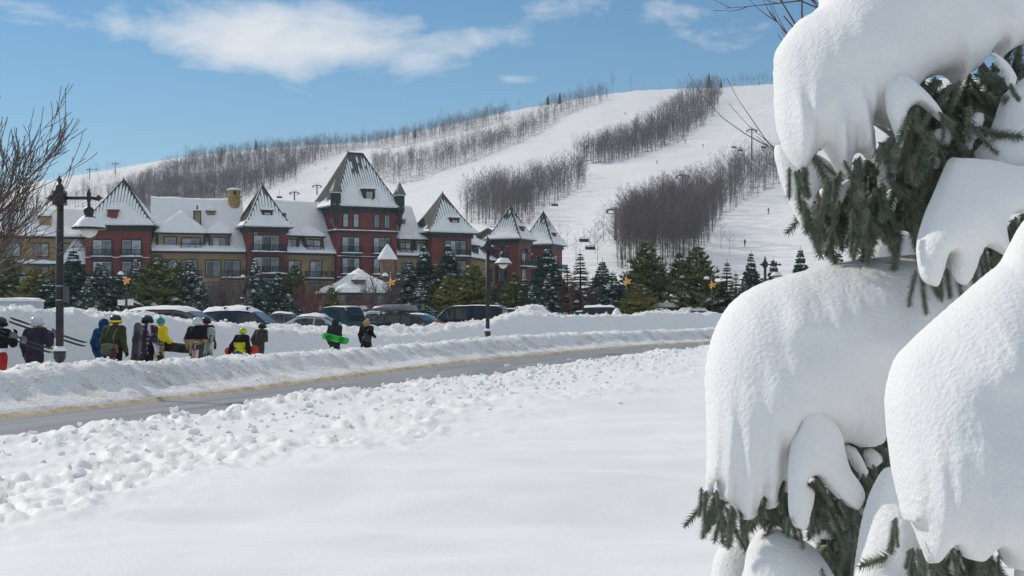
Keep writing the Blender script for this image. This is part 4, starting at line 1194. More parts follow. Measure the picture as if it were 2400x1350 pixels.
# ------------------------------------------------------------------ evergreens before the hotel
def needle_mat(name, c1, c2):
    m = mat(name, c1, rough=0.75, col2=c2, vscale=1.6, detail=3, spec=0.15); return m
NEED = {'blue': needle_mat('spruce_blue_green', (0.10, 0.145, 0.115), (0.042, 0.066, 0.056)),
        'green': needle_mat('pine_green', (0.16, 0.185, 0.075), (0.068, 0.085, 0.036)),
        'olive': needle_mat('pine_olive', (0.27, 0.245, 0.08), (0.11, 0.11, 0.04)),
        'brown': needle_mat('larch_brown', (0.150, 0.100, 0.075), (0.060, 0.042, 0.034))}
TRUNK = mat('conifer_bark', (0.09, 0.065, 0.05), rough=0.9, var=0.3)
def conifer_proto(seed, kind, snow, H=8.0, wide=0.30):
    """returns trunk, crown, snow meshes; branches in whorls, each a spray of short needle blades"""
    rg = random.Random(seed); V, Fc, SV, SF = [], [], [], []
    pine = kind in ('green', 'olive')
    lv = 26 if not pine else 20
    for l in range(lv):
        q = (l + rg.uniform(-0.3, 0.3))/lv; q = max(0.02, q); z0 = H*(0.05 + 0.92*q)
        R = H*wide*((1-q)**(0.92 if not pine else 0.72))*rg.uniform(0.82, 1.12)*(1.0 if q > 0.12 else 0.8) + 0.03
        nbr = int(7 + 9*(1-q))
        for b in range(nbr):
            an = 2*PI*(b + rg.uniform(-0.4, 0.4))/nbr + l*0.7; Rb = R*rg.uniform(0.6, 1.12)
            droop = rg.uniform(-0.28, 0.02) if not pine else rg.uniform(0.05, 0.55)
            dr = np.array([math.cos(an), math.sin(an), droop]); side = np.array([-math.sin(an), math.cos(an), 0])
            base = np.array([0, 0, z0]); tip = base + dr*Rb
            n = 7 if kind != 'brown' else 6
            spike(V, Fc, base, tip, 0.03)
            for k in range(n):
                f = 0.22 + 0.78*(k+rg.random())/n; c = base + dr*Rb*f + np.array([0, 0, rg.uniform(-0.06, 0.06)])
                w = H*0.052*rg.uniform(0.6, 1.25)*(1.15-0.5*f)*(0.28 + 0.72*min(1, (1-q)*2.2))
                for sg in (-1, 1):
                    e = c + side*sg*w*rg.uniform(0.8, 1.7) + dr*w*rg.uniform(0.4, 1.2) + np.array([0, 0, rg.uniform(-0.35, 0.15)*w*2 if not pine else rg.uniform(-0.1, 0.7)*w*2])
                    kk = len(V); m1 = c*0.5 + e*0.5 + np.array([rg.uniform(-1, 1)*w*0.3, rg.uniform(-1, 1)*w*0.3, w*0.42]); m2 = c*0.5 + e*0.5 - np.array([0, 0, w*0.30])
                    if kind == 'brown': spike(V, Fc, c, e, 0.022); continue
                    V += [c, m1, e, m2]; Fc += [(kk, kk+1, kk+2), (kk, kk+2, kk+3)]
            if rg.random() < snow:
                # snow lying along the bough, a low lumpy pad
                L0, L1 = 0.35 + 0.2*rg.random(), rg.uniform(0.8, 1.0); ww = H*0.028*rg.uniform(0.7, 1.6)*(1.2-q*0.5)
                k = len(SV); m = 5; top = []
                for i in range(m):
                    f = L0 + (L1-L0)*i/(m-1); c = base + dr*Rb*f; pr = math.sin(PI*(0.12 + 0.76*i/(m-1)))
                    SV += [c - side*ww*pr + [0, 0, 0.02], c + np.array([0, 0, ww*0.85*pr + 0.03]), c + side*ww*pr + [0, 0, 0.02], c - np.array([0, 0, 0.05])]
                for i in range(m-1):
                    for s in range(4):
                        a, b2 = k+i*4+s, k+i*4+(s+1) % 4; SF += [(a, b2, b2+4), (a, b2+4, a+4)]
                SF += [(k, k+1, k+2), (k, k+2, k+3), (k+4*(m-1), k+4*(m-1)+2, k+4*(m-1)+1), (k+4*(m-1), k+4*(m-1)+3, k+4*(m-1)+2)]
    tb = MB(); tb.tube([(0, 0, -0.3), (0.03, 0, H*0.4), (0, 0.02, H)], [H*0.02, H*0.013, 0.015], 6)
    tm = tb.mesh('trunk', TRUNK)
    cm = mesh_np('crown', np.array(V), np.array(Fc), NEED[kind], smooth=False)
    sm = mesh_np('snow', np.array(SV), np.array(SF), SNOW_FAR, smooth=True) if SV else None
    return tm, cm, sm
CP = {}
for kind, snow, wd, n in (('blue', 0.75, 0.24, 3), ('blue_bare', 0.35, 0.22, 3), ('green', 0.22, 0.30, 3), ('olive', 0.12, 0.30, 2), ('brown', 0.05, 0.26, 2)):
    CP[kind] = [conifer_proto(500 + 17*i + len(kind), kind.split('_')[0], snow, 8.0, wd) for i in range(n)]
EG = 'evergreens planted before the hotel'
# px, top row, width in px, depth, kind, label
EVER = [
 (85, 625, 100, 120, 'olive', 'loose olive pine at the far left behind bare twigs'),
 (22, 600, 90, 130, 'green', 'green pine cut by the left picture edge'),
 (172, 585, 84, 118, 'blue_bare', 'tall dark spruce just right of the near lamp post'),
 (112, 655, 92, 112, 'blue_bare', 'broad low spruce just left of the near lamp post'),
 (236, 612, 80, 116, 'blue', 'snow-dusted spruce before the left red tower'),
 (206, 650, 60, 108, 'blue', 'small snowy spruce below the left red tower'),
 (318, 605, 56, 122, 'blue', 'snowy spruce tip just behind the leftmost lantern post'),
 (366, 592, 100, 112, 'green', 'big rounded green pine between the left tower and the ochre range'),
 (402, 640, 60, 118, 'green', 'green pine leaning on the big rounded one'),
 (446, 610, 76, 114, 'blue', 'snow-flecked spruce below the wide ochre dormer'),
 (470, 660, 56, 106, 'blue', 'low snowy spruce with white clumps left of the bare shrubs'),
 (597, 606, 62, 106, 'blue', 'slim spruce with heavy snow clumps before the second tower'),
 (652, 636, 54, 110, 'blue_bare', 'small spruce right of the slim snow-clumped one'),
 (690, 618, 62, 112, 'green', 'upright green pine before the ochre range left of the main tower'),
 (676, 690, 70, 100, 'blue', 'low wide snowy spruce behind the pickup'),
 (778, 668, 40, 108, 'olive', 'small olive pine left of the entry canopy'),
 (958, 612, 92, 112, 'blue', 'large snow-laden spruce right of the entry canopy'),
 (994, 575, 70, 124, 'blue_bare', 'tall spruce tip below the fourth tower left side'),
 (985, 660, 70, 104, 'blue', 'low snowy spruce with white boughs behind the roof box'),
 (1050, 572, 76, 122, 'blue_bare', 'dark tall spruce straight below the fourth tower'),
 (1052, 640, 70, 108, 'olive', 'olive pine in front of the dark tall spruce'),
 (1108, 612, 86, 110, 'olive', 'yellow-olive pine left of the second lamp post'),
 (1010, 655, 50, 112, 'green', 'thin green pine between the snowy spruce and olive pines'),
 (1160, 668, 50, 112, 'brown', 'brown thinned conifer right behind the second lamp post'),
 (1203, 640, 74, 108, 'green', 'rounded green pine below the second lamp globe'),
 (1246, 670, 42, 104, 'blue', 'small frosted spruce right of the rounded green pine'),
 (1283, 580, 84, 126, 'blue_bare', 'very dark tall spruce before the last small tower'),
 (1286, 640, 60, 106, 'blue', 'snow-speckled spruce in front of the very dark one'),
 (1330, 625, 66, 120, 'brown', 'brown bare larch right of the dark tall spruce'),
 (1360, 590, 70, 118, 'brown', 'tall slim brown larch at the right end of the hotel'),
 (1412, 610, 66, 124, 'blue', 'frosted spruce left of the orange-lit lantern post'),
 (1436, 640, 74, 112, 'blue', 'wide frosted spruce beside the orange-lit lantern post'),
 (1513, 562, 92, 116, 'green', 'tall pointed green pine right of the orange-lit lantern post'),
 (1545, 610, 66, 122, 'olive', 'olive pine joined to the tall pointed one'),
 (1500, 668, 90, 108, 'olive', 'low olive pine at the foot of the tall pointed one'),
 (1592, 590, 66, 120, 'green', 'green pine left of the big dark one at the piste foot'),
 (1632, 572, 100, 112, 'green', 'big dark green pine at the foot of the open piste'),
 (1662, 625, 50, 118, 'blue_bare', 'narrow spruce tucked against the big dark green pine'),
 (1704, 612, 66, 112, 'brown', 'brown larch standing alone right of the big pine'),
 (1760, 592, 48, 118, 'blue_bare', 'small dark spruce left of the far lamp head'),
 (1812, 606, 40, 122, 'blue_bare', 'small spruce right beside the far lamp head'),
 (1876, 580, 54, 116, 'blue_bare', 'pointed spruce peeping over the big snow pillow'),
 (1745, 660, 60, 108, 'blue', 'low frosted spruce at the right end of the row'),
 (1966, 590, 60, 118, 'blue_bare', 'spruce tip showing between two snow pillows'),
 (140, 612, 80, 134, 'olive', 'olive pine half hidden behind the near lamp post'),
 (52, 640, 80, 126, 'blue_bare', 'dark spruce between the two pines at the far left'),
 (275, 640, 76, 130, 'blue_bare', 'dark spruce filling the gap below the left red tower'),
 (340, 650, 70, 126, 'blue_bare', 'dark spruce behind the left lantern post'),
 (418, 612, 70, 132, 'green', 'pine behind the rounded green one'),
 (630, 655, 64, 126, 'blue_bare', 'spruce behind the slim snow-clumped one'),
 (700, 665, 60, 124, 'blue_bare', 'dark low spruce behind the upright green pine'),
 (935, 640, 70, 128, 'blue_bare', 'dark spruce right behind the lantern by the canopy'),
 (1022, 620, 80, 132, 'green', 'shaded green pine between the spruces below the fourth tower'),
 (1080, 640, 80, 128, 'green', 'shaded pine behind the olive pair'),
 (1135, 650, 76, 126, 'blue_bare', 'dark spruce just left of the second lamp post'),
 (1228, 655, 70, 128, 'blue_bare', 'dark spruce behind the frosted small one'),
 (1310, 655, 80, 130, 'blue_bare', 'shaded spruce between the dark tall one and the larch'),
 (1345, 665, 70, 124, 'blue', 'frosted low spruce at the foot of the larches'),
 (1390, 650, 70, 130, 'brown', 'thin brown larch left of the frosted spruces'),
 (1470, 640, 84, 128, 'blue_bare', 'dark spruce behind the orange-lit lantern post'),
 (1575, 640, 90, 126, 'olive', 'olive pine between the tall pointed and the big dark pine'),
 (1690, 660, 60, 124, 'blue', 'frosted spruce behind the lone brown larch'),
 (1725, 640, 60, 128, 'brown', 'faint brown larch right of the lone one'),
 (1790, 650, 70, 124, 'blue', 'frosted low spruce below the far lamp head'),
]
for (px, top, wpx, d, kind, lab) in EVER:
    zg = float(ground_z(d)); H = CZ + (HY-top+6)/FPX*d - zg; x = (px-1200)/FPX*d
    tm, cm, sm = random.choice(CP[kind]); t = empty('pine_tree' if kind in ('green', 'olive') else ('larch_tree' if kind == 'brown' else 'spruce_tree'), (x, d, zg), random.uniform(0, 6.28))
    sc = H/8.0; wd0 = {'blue': .24, 'blue_bare': .22, 'green': .30, 'olive': .30, 'brown': .26}[kind]*8*2
    sw = 1.7*wpx/FPX*d/wd0; t.scale = (sw, sw, sc)
    tag(t, lab, 'tree', EG); link('trunk', tm, t); link('crown', cm, t)
    if sm: link('snow', sm, t)['kind'] = 'stuff'

# bare shrubs among them
def shrub_mesh(seed, H=4.0, n=16):
    rg = random.Random(seed); b = MB(); 
    for i in range(n):
        an = rg.uniform(0, 6.28); ln = H*rg.uniform(0.6, 1.0); d = Vector((math.cos(an)*0.35, math.sin(an)*0.35, 1))*ln*0.92
        p1 = d*0.5 + Vector((rg.uniform(-.1, .1), rg.uniform(-.1, .1), 0)); b.tube([(0, 0, -0.2), p1, d], [0.035, 0.022, 0.008], 3, cap=False)
        for k in range(16):
            f = rg.uniform(0.25, 0.95); c = d*f; e = c + Vector((rg.uniform(-1, 1), rg.uniform(-1, 1), rg.uniform(0.3, 1.4)))*H*0.12; b.tube([c, e], [0.014, 0.005], 3, cap=False)
            for _ in range(2):
                g = c + (e-c)*rg.uniform(.3, .9); b.tube([g, g + Vector((rg.uniform(-1, 1), rg.uniform(-1, 1), rg.uniform(0, 1)))*H*0.07], [0.010, 0.004], 3, cap=False)
    return b.mesh('branches', TWIG)
SHR = [shrub_mesh(700+i) for i in range(3)]
REDTW = mat('red_brown_twig', (0.20, 0.105, 0.09), rough=0.9, var=0.2)
for i, (px, top, d, lab) in enumerate(((520, 615, 112, 'bare brown shrub before the ochre range left of the second tower'), (548, 640, 108, 'bare shrub left of the slim snow-clumped spruce'), (498, 650, 110, 'bare shrub beside the low snowy spruce'),
      (730, 640, 110, 'reddish bare shrub left of the main tower foot'), (752, 655, 106, 'thin reddish bare shrub before the main tower foot'), (715, 660, 104, 'low reddish bare shrub right of the green pine'),
      (822, 660, 106, 'thin bare sapling before the entry canopy'), (905, 600, 108, 'tall thin bare sapling right of the canopy'), (880, 640, 104, 'bare sapling in front of the canopy snow roof'),
      (1180, 655, 114, 'bare shrub behind the second lamp post'), (1385, 655, 112, 'bare grey shrub between larch and frosted spruce'), (560, 670, 104, 'low bare shrub under the ochre range'))):
    zg = float(ground_z(d)); H = CZ + (HY-top)/FPX*d - zg
    o = link('bare_shrub', SHR[i % 3]); o.location = ((px-1200)/FPX*d, d, zg); s = H/4.0; o.scale = (s*0.9, s*0.9, s); o.rotation_euler = (0, 0, i*1.3)
    if 'reddish' in lab:
        o.data = o.data.copy(); o.data.materials[0] = REDTW
    tag(o, lab, 'shrub', 'bare shrubs before the hotel')

# a few dark conifers on the ridge and in the far wood
for i, (px, py, H, lab) in enumerate(((1662, 206, 11, 'dark conifer topping the dense upper band against the sky'), (1284, 246, 8, 'dark conifer at the left end of the ridge trees'), (1312, 243, 9, 'second dark conifer on the ridge, right of the first'), (972, 322, 7, 'small dark conifer in the thin band under the ridge'), (600, 352, 9, 'dark conifer in the skyline of the left wood'), (520, 366, 8, 'dark conifer at the left of the wood skyline'), (1690, 205, 6, 'small conifer at the right rim of the hill top wood'))):
    x, y, z = hill_pt(px, py); tm, cm, sm = CP['blue_bare'][i % 3]; t = empty('spruce_tree', (x, y, z-0.2), i*0.9); t.scale = (H/8*0.9, H/8*0.9, H/8)
    tag(t, lab, 'tree', 'conifers on the hill'); link('trunk', tm, t); link('crown', cm, t)
# ================================================================== lamp posts, lanterns, lift
BLACK = mat('black_iron', (0.022, 0.024, 0.025), rough=0.35, var=0.15, spec=0.5)
POLE = mat('dark_pole', (0.045, 0.040, 0.040), rough=0.55, var=0.2, vscale=2)
GLOBE = mat('lamp_globe', (0.75, 0.74, 0.70), rough=0.1, var=0.03, spec=0.6)
def lamp_post(px, top, d, base_py, lab, arm=1.0, box=False, zb=None):
    ztop = CZ + (HY-top)/FPX*d; x = (px-1200)/FPX*d
    zb = CZ + (HY-base_py)/FPX*d if zb is None else zb
    t = empty('street_lamp', (x, d, zb)); tag(t, lab, 'street lamp', 'black street lamps along the road'); H = ztop - zb
    b = MB(); b.tube([(0, 0, -0.9), (0, 0, H-0.42)], 0.082, 14); b.build('pole', POLE, t, True)
    b = MB(); b.lathe([(0.082, H-0.42), (0.10, H-0.40), (0.085, H-0.36), (0.085, H-0.22), (0.055, H-0.18), (0.03, H-0.16), (0.05, H-0.11), (0.045, H-0.07), (0.018, H-0.05), (0.03, H-0.025), (0.0, H)], 12); b.build('finial', BLACK, t, True)
    za = H-0.475
    b = MB(); b.box(-0.125, 0.125, -0.11, 0.11, za-0.15, za+0.15); b.box(-0.145, 0.145, -0.06, 0.06, za-0.10, za+0.10); b.build('clamp', BLACK, t)
    b = MB(); b.tube([(-0.16, 0, za), (0.80*arm, 0, za)], 0.035, 8)
    for sx, xx in ((-1, -0.2), (1, 0.82*arm)):
        b.lathe([(0.0, -0.075), (0.06, -0.03), (0.07, 0.0), (0.06, 0.03), (0.0, 0.075)], 8, (xx, 0, za)); b.tube([(xx-0.09*sx, 0, za), (xx+0.11*sx, 0, za)], [0.05, 0.01], 8)
    b.build('arm', BLACK, t, True)
    lx = 0.62*arm
    b = MB()
    b.lathe([(0.0, 0.20), (0.025, 0.17), (0.02, 0.14), (0.05, 0.11), (0.045, 0.05), (0.03, 0.0), (0.045, -0.04), (0.03, -0.10), (0.035, -0.18), (0.09, -0.21), (0.115, -0.27), (0.10, -0.34), (0.085, -0.37), (0.14, -0.40), (0.21, -0.47), (0.26, -0.55), (0.36, -0.64), (0.36, -0.665), (0.20, -0.66)], 16, (lx, 0, za))
    sh = b.build('lamp_shade', BLACK, t, True)
    b = MB(); b.lathe([(0.19, -0.66), (0.185, -0.72), (0.13, -0.80), (0.05, -0.84), (0.0, -0.845)], 16, (lx, 0, za)); b.build('globe', GLOBE, sh, True)
    # snow lying on the shade
    V = []; Fs = []; n = 14; m = 5
    for j in range(m):
        for k in range(n):
            an = 2*PI*k/n; r = 0.17 + (0.365-0.17)*j/(m-1); zz = np.interp(r, [0.14, 0.21, 0.26, 0.36], [-0.40, -0.47, -0.55, -0.64])
            th = 0.055*math.sin(PI*min(1, (j+0.2)/(m-1)*0.9))*max(0.0, math.sin(an*1.5+0.6)*0.8 + 0.45)
            V.append((lx + r*math.cos(an), r*math.sin(an), za + zz + 0.004 + th))
    for j in range(m-1):
        for k in range(n): Fs.append((j*n+k, (j+1)*n+k, (j+1)*n+(k+1) % n, j*n+(k+1) % n))
    b = MB(); b.add(V, Fs); b.build('snow', SNOW, sh, True)
    b = MB(); b.lathe([(0.13, 0.02), (0.13, 0.14), (0.095, 0.18)], 12); b.lathe([(0.07, -0.12), (0.13, 0.0), (0.13, 0.02)], 12); b.build('base_collar', BLACK, t, True)
    b = MB(); b.lathe([(0.14, 0.14), (0.13, 0.19), (0.09, 0.24)], 12); b.build('base_snow', SNOW, t, True)
    if box:
        zz = CZ + (HY-688)/FPX*d - zb
        b = MB(); b.box(0.085, 0.18, -0.07, 0.07, zz-0.18, zz+0.15); b.build('control_box', mat('grey_box', (0.10, 0.11, 0.13)), t)
        for q in (zz+0.16, zz-0.14): b = MB(); b.lathe([(0.086, q-0.015), (0.09, q), (0.086, q+0.015)], 12); b.build('strap', mat('steel_band', (0.35, 0.35, 0.36), metal=0.6, rough=0.4), t)
    return t
lamp_post(140, 412, 30, 838, 'tall black street lamp nearest, with snow on its hanging shade', box=True)
lamp_post(1143, 553, 57, 784, 'black street lamp in the middle, shade hanging before dark evergreens')
lamp_post(1793, 600, 78, 690, 'far black street lamp whose head shows over the big snow pillow', zb=0.9)

# lantern posts by the drive, each with an orange lit maple-leaf ornament
LITO = bpy.data.materials.new('lit_orange'); LITO.use_nodes = True
_b = LITO.node_tree.nodes['Principled BSDF']; _b.inputs['Base Color'].default_value = (0.7, 0.3, 0.05, 1); _b.inputs['Emission Color'].default_value = (1.0, 0.46, 0.12, 1); _b.inputs['Emission Strength'].default_value = 0.16
SIGNW = mat('sign_white', (0.75, 0.75, 0.74), rough=0.5, var=0.03)
def lantern_post(px, py, d, lab, signs=False):
    zg = float(ground_z(d)); x = (px-1200)/FPX*d; zc = CZ + (HY-py)/FPX*d - zg
    t = empty('lantern_post', (x, d, zg)); tag(t, lab, 'lamp post', 'lantern posts along the hotel drive')
    b = MB(); b.tube([(0, 0, -0.3), (0, 0, zc+0.75)], 0.06, 8); b.lathe([(0.1, -0.3), (0.12, 0.5), (0.06, 0.7)], 8); b.build('pole', BLACK, t, True)
    b = MB(); b.tube([(0, 0, zc+0.6), (-0.3, 0, zc+0.72), (-0.42, 0, zc+0.6)], 0.03, 6); b.lathe([(0.0, 0.62), (0.06, 0.6), (0.22, 0.42), (0.22, 0.40), (0.1, 0.4), (0.1, 0.28), (0.0, 0.25)], 10, (-0.42, 0, zc)); h = b.build('lantern', BLACK, t, True)
    b = MB(); b.lathe([(0.24, 0.44), (0.2, 0.56), (0.1, 0.66), (0.0, 0.68)], 10, (-0.42, 0, zc)); b.build('snow', SNOW_FAR, h, True)
    b = MB()
    for q in range(5):       # five glowing leaf lobes round a stem
        an = PI/2 + q*2*PI/5 + 0.2; r = 0.40 if q % 2 == 0 else 0.33
        pts = [(0, 0), (r*0.55*math.cos(an-0.42), r*0.55*math.sin(an-0.42)), (r*math.cos(an), r*math.sin(an)), (r*0.55*math.cos(an+0.42), r*0.55*math.sin(an+0.42))]
        b.poly_prism([(a, -0.09 - 0.012*q, zc + c*0.85) for a, c in pts], (0, 0.05, 0))
    b.build('leaf_ornament', LITO, t)
    b = MB(); b.lathe([(0.0, -0.62), (0.05, -0.55), (0.03, -0.42), (0.0, -0.40)], 8, (0.0, -0.1, zc)); b.build('stem_light', mat('green_bulb', (0.05, 0.25, 0.10), rough=0.3), t)
    if signs:
        b = MB(); b.box(-0.62, -0.10, -0.09, -0.06, zc-1.75, zc-1.35); b.build('sign_plate', SIGNW, t)
        b = MB(); b.box(0.08, 0.50, -0.09, -0.06, zc-1.75, zc-1.3); b.build('sign_plate', SIGNW, t)
        b = MB(); b.box(0.06, 0.34, -0.09, -0.06, zc-3.0, zc-2.3)
        o = b.build('sign_plate', SIGNW, t)
        b = MB(); b.box(0.11, 0.15, -0.096, -0.09, zc-2.9, zc-2.4); b.box(0.20, 0.24, -0.096, -0.09, zc-2.9, zc-2.4); b.build('sign_print', BLACK, o)
lantern_post(297, 658, 100, 'lantern post with orange leaf ornament and white sign plates at the left', signs=True)
lantern_post(917, 662, 98, 'lantern post with orange leaf ornament right of the entry canopy')
lantern_post(1469, 660, 102, 'lantern post with orange leaf ornament beside the frosted spruces')
lantern_post(1669, 668, 108, 'pale lantern post with a faint orange ornament right of the big pine')
lantern_post(582, 664, 112, 'lantern post half hidden by the slim snow-clumped spruce')

# chairlift: pylons, cables, chairs
STEEL = mat('lift_steel', (0.16, 0.165, 0.17), rough=0.5, metal=0.3, var=0.2)
def pylon(px, foot_py, top_py, lab, arm=4.2):
    x, y, z = hill_pt(px, foot_py); y = float(y); z = float(z); H = (foot_py-top_py)/FPX*y
    t = empty('lift_pylon', (x, y, z)); tag(t, lab, 'pylon', 'chairlift pylons')
    b = MB(); b.tube([(0, 0, -0.5), (0, 0, H)], [0.42, 0.28], 8); b.build('mast', STEEL, t, True)
    b = MB(); b.box(-arm/2, arm/2, -0.18, 0.18, H-0.5, H-0.15); b.box(-arm/2, arm/2, -0.12, 0.12, H-1.45, H-1.3); b.build('crossarm', STEEL, t)
    for sx in (-1, 1):
        b = MB(); b.box(sx*arm/2-0.25, sx*arm/2+0.25, -1.6, 1.6, H-0.95, H-0.5)
        for k in range(4): b.tube([(sx*arm/2-0.12, -1.3+k*0.85, H-1.05), (sx*arm/2+0.12, -1.3+k*0.85, H-1.05)], 0.22, 8)
        b.build('sheave_assembly', STEEL, t)
    b = MB(); b.box(-1.2, 1.2, -0.9, 0.9, H+0.02, H+0.08); b.tube([(-1.1, 0, H), (-1.1, 0, H+1.0), (1.1, 0, H+1.0), (1.1, 0, H)], 0.05, 4); b.build('work_frame', STEEL, t)
    return t, Vector((x, y, z+H-0.85)), arm
p1 = pylon(1443, 572, 497, 'big chairlift pylon at the foot of the right wooded band')
p2 = pylon(1600, 470, 412, 'chairlift pylon half hidden among the right band trees')
p3 = pylon(1762, 372, 303, 'chairlift pylon high in the right band')
p4 = pylon(690, 470, 450, 'small chairlift pylon on the piste left of the main tower')
p5 = pylon(743, 455, 432, 'small chairlift pylon beside the main tower roof')
p6 = pylon(210, 418, 393, 'far chairlift pylon left on the ridge run')
p7 = pylon(270, 405, 380, 'far chairlift pylon right on the ridge run')
def cable(a, b_, lab, side):
    A = a[1] + Vector((side*a[2]/2, 0, 0)); B = b_[1] + Vector((side*b_[2]/2, 0, 0)); pts = []
    for i in range(13):
        f = i/12; p = A.lerp(B, f); p.z -= 4*f*(1-f)*(B-A).length*0.012; pts.append(p)
    b = MB(); b.tube(pts, 0.035, 4); o = b.build('lift_cable', STEEL); tag(o, lab, 'cable', 'chairlift cables'); return pts
low = Vector((11.0, 262, 14.0)); st = (None, low, 4.2)
c_l = [cable(st, p1, 'left lift cable below the big pylon', -1), cable(p1, p2, 'left lift cable between the big and the hidden pylon', -1), cable(p2, p3, 'left lift cable up to the high pylon', -1)]
c_r = [cable(st, p1, 'right lift cable below the big pylon', 1), cable(p1, p2, 'right lift cable between the big and the hidden pylon', 1), cable(p2, p3, 'right lift cable up to the high pylon', 1)]
cable(p6, p7, 'lift cable on the far left ridge run', 1)
PAD = mat('chair_pad', (0.05, 0.055, 0.065), rough=0.8)
def chair_parts():
    b = MB(); b.tube([(0, 0, 0), (0, 0.15, -1.0), (0, -0.1, -2.1)], 0.05, 6); b.tube([(-1.0, -0.1, -2.1), (1.0, -0.1, -2.1)], 0.05, 6)
    for sx in (-1, 1): b.tube([(sx*1.0, -0.1, -2.1), (sx*1.0, 0.0, -2.9), (sx*1.0, -0.5, -2.95)], 0.045, 6)
    h = b.mesh('hanger', STEEL)
    b = MB(); b.box(-1.05, 1.05, -0.5, 0.0, -2.98, -2.86); s = b.mesh('seat', PAD)
    b = MB(); b.box(-1.05, 1.05, 0.0, 0.09, -2.86, -2.3); k = b.mesh('backrest', PAD)
    return h, s, k
CH = chair_parts()
for i, (px, py, d, lab) in enumerate(((1369, 563, 292, 'nearest empty lift chair right of the last small tower'), (1383, 581, 288, 'lower lift chair just above the trees by the hotel'), (1300, 480, 420, 'lift chair over the piste right of the lower wood'),
        (1545, 470, 390, 'lift chair above the left part of the right wood'), (1575, 440, 410, 'lift chair in front of the right wood top'), (1470, 505, 350, 'lift chair just right of the big pylon'),
        (1720, 345, 560, 'upper lift chair over the open piste'), (1735, 352, 545, 'second upper lift chair over the open piste'), (1790, 345, 500, 'lift chair right of the high pylon'), (655, 462, 520, 'lift chair over the piste beside the second tower'), (225, 398, 1150, 'far lift chair on the left ridge run'))):
    p = P(px, py, d); t = empty('lift_chair', (p.x, p.y, p.z + 2.6), 0.3); tag(t, lab, 'lift chair', 'chairs of the lift')
    for m in CH: link(m.name.split('.')[0], m, t)

# skiers on the pistes, small far figures
def tiny_skier_meshes():
    out = []
    for k in range(3):
        rg = random.Random(k); ln = 0.25
        caps = [((0, 0, 0.95), (ln*0.3, 0, 1.45), 0.17, 0.20), ((ln*0.35, 0, 1.62), (ln*0.4, 0, 1.72), 0.11, 0.10), ((-.1, 0, .95), (0.1, -0.12, .5), .12, .09), ((.1, -.12, .5), (-.05, -.14, .08), .08, .06),
                ((.1, 0, .95), (0.2, 0.12, .5), .12, .09), ((.2, .12, .5), (.05, .14, .08), .08, .06), ((.07, -.2, 1.4), (.25, -.35, 1.1), .07, .06), ((.25, -.35, 1.1), (.45, -.3, 1.05), .055, .05), ((.07, .2, 1.4), (.25, .35, 1.1), .07, .06), ((.25, .35, 1.1), (.45, .3, 1.05), .055, .05)]
        V, Q = sdf_cones(caps, 0.05, k=0.06); out.append(V.astype(float)); out.append(Q)
    return out
_sk = tiny_skier_meshes()
SKM = [mat('ski_suit_dark', (0.03, 0.035, 0.05)), mat('ski_suit_red', (0.30, 0.05, 0.04)), mat('ski_suit_blue', (0.04, 0.08, 0.2))]
skm = [mesh_np('person', _sk[0], _sk[1], m) for m in SKM]
for i, (px, py, lab) in enumerate(((1745, 583, 'dark-clad skier low on the open piste at the right'), (1801, 505, 'red-clad skier on the right piste near the snow pillow'), (1607, 332, 'skier on the piste beside the dense upper wood'), (1540, 385, 'skier crossing the central piste'),
      (1648, 345, 'skier high on the open piste right of the dense wood'), (1465, 270, 'skier high on the central piste left of the wood'), (1780, 196, 'skier on the top edge of the hill'), (1721, 198, 'skier at the hill top right of the wood'), (694, 428, 'skier on the left piste near the wood edge'), (763, 398, 'skier on the left piste close to the main tower roof'), (740, 385, 'skier at the top of the left piste'))):
    x, y, z = hill_pt(px, py); o = link('person', skm[i % 3]); o.location = (x, y, z+0.1); o.rotation_euler = (0, 0, i*1.1); tag(o, lab, 'person', 'skiers on the hill')
    b = MB(); 
    for s in (-1, 1): b.box(-0.7, 0.95, s*0.14-0.05, s*0.14+0.05, 0.0, 0.03)
    k = b.build('skis', STEEL); k.location = o.location; k.rotation_euler = o.rotation_euler; tag(k, 'skis of the ' + lab, 'skis', 'skis under the hill skiers')
# ================================================================== parked cars
GLASS_CAR = mat('car_glass', (0.03, 0.042, 0.045), rough=0.06, var=0.1, spec=0.45)
GLASS_FROST = mat('car_glass_frosted', (0.16, 0.20, 0.22), rough=0.25, var=0.25, vscale=1.5, spec=0.7)
RUBBER = mat('tyre_rubber', (0.02, 0.02, 0.02), rough=0.85)
RIM = mat('alloy_rim', (0.45, 0.46, 0.47), rough=0.35, metal=0.7)
TAIL = mat('tail_light_red', (0.55, 0.02, 0.02), rough=0.2, spec=0.6)
HEAD = mat('head_light', (0.7, 0.72, 0.75), rough=0.12, spec=0.7)
PLASTIC = mat('black_plastic', (0.025, 0.025, 0.027), rough=0.6)
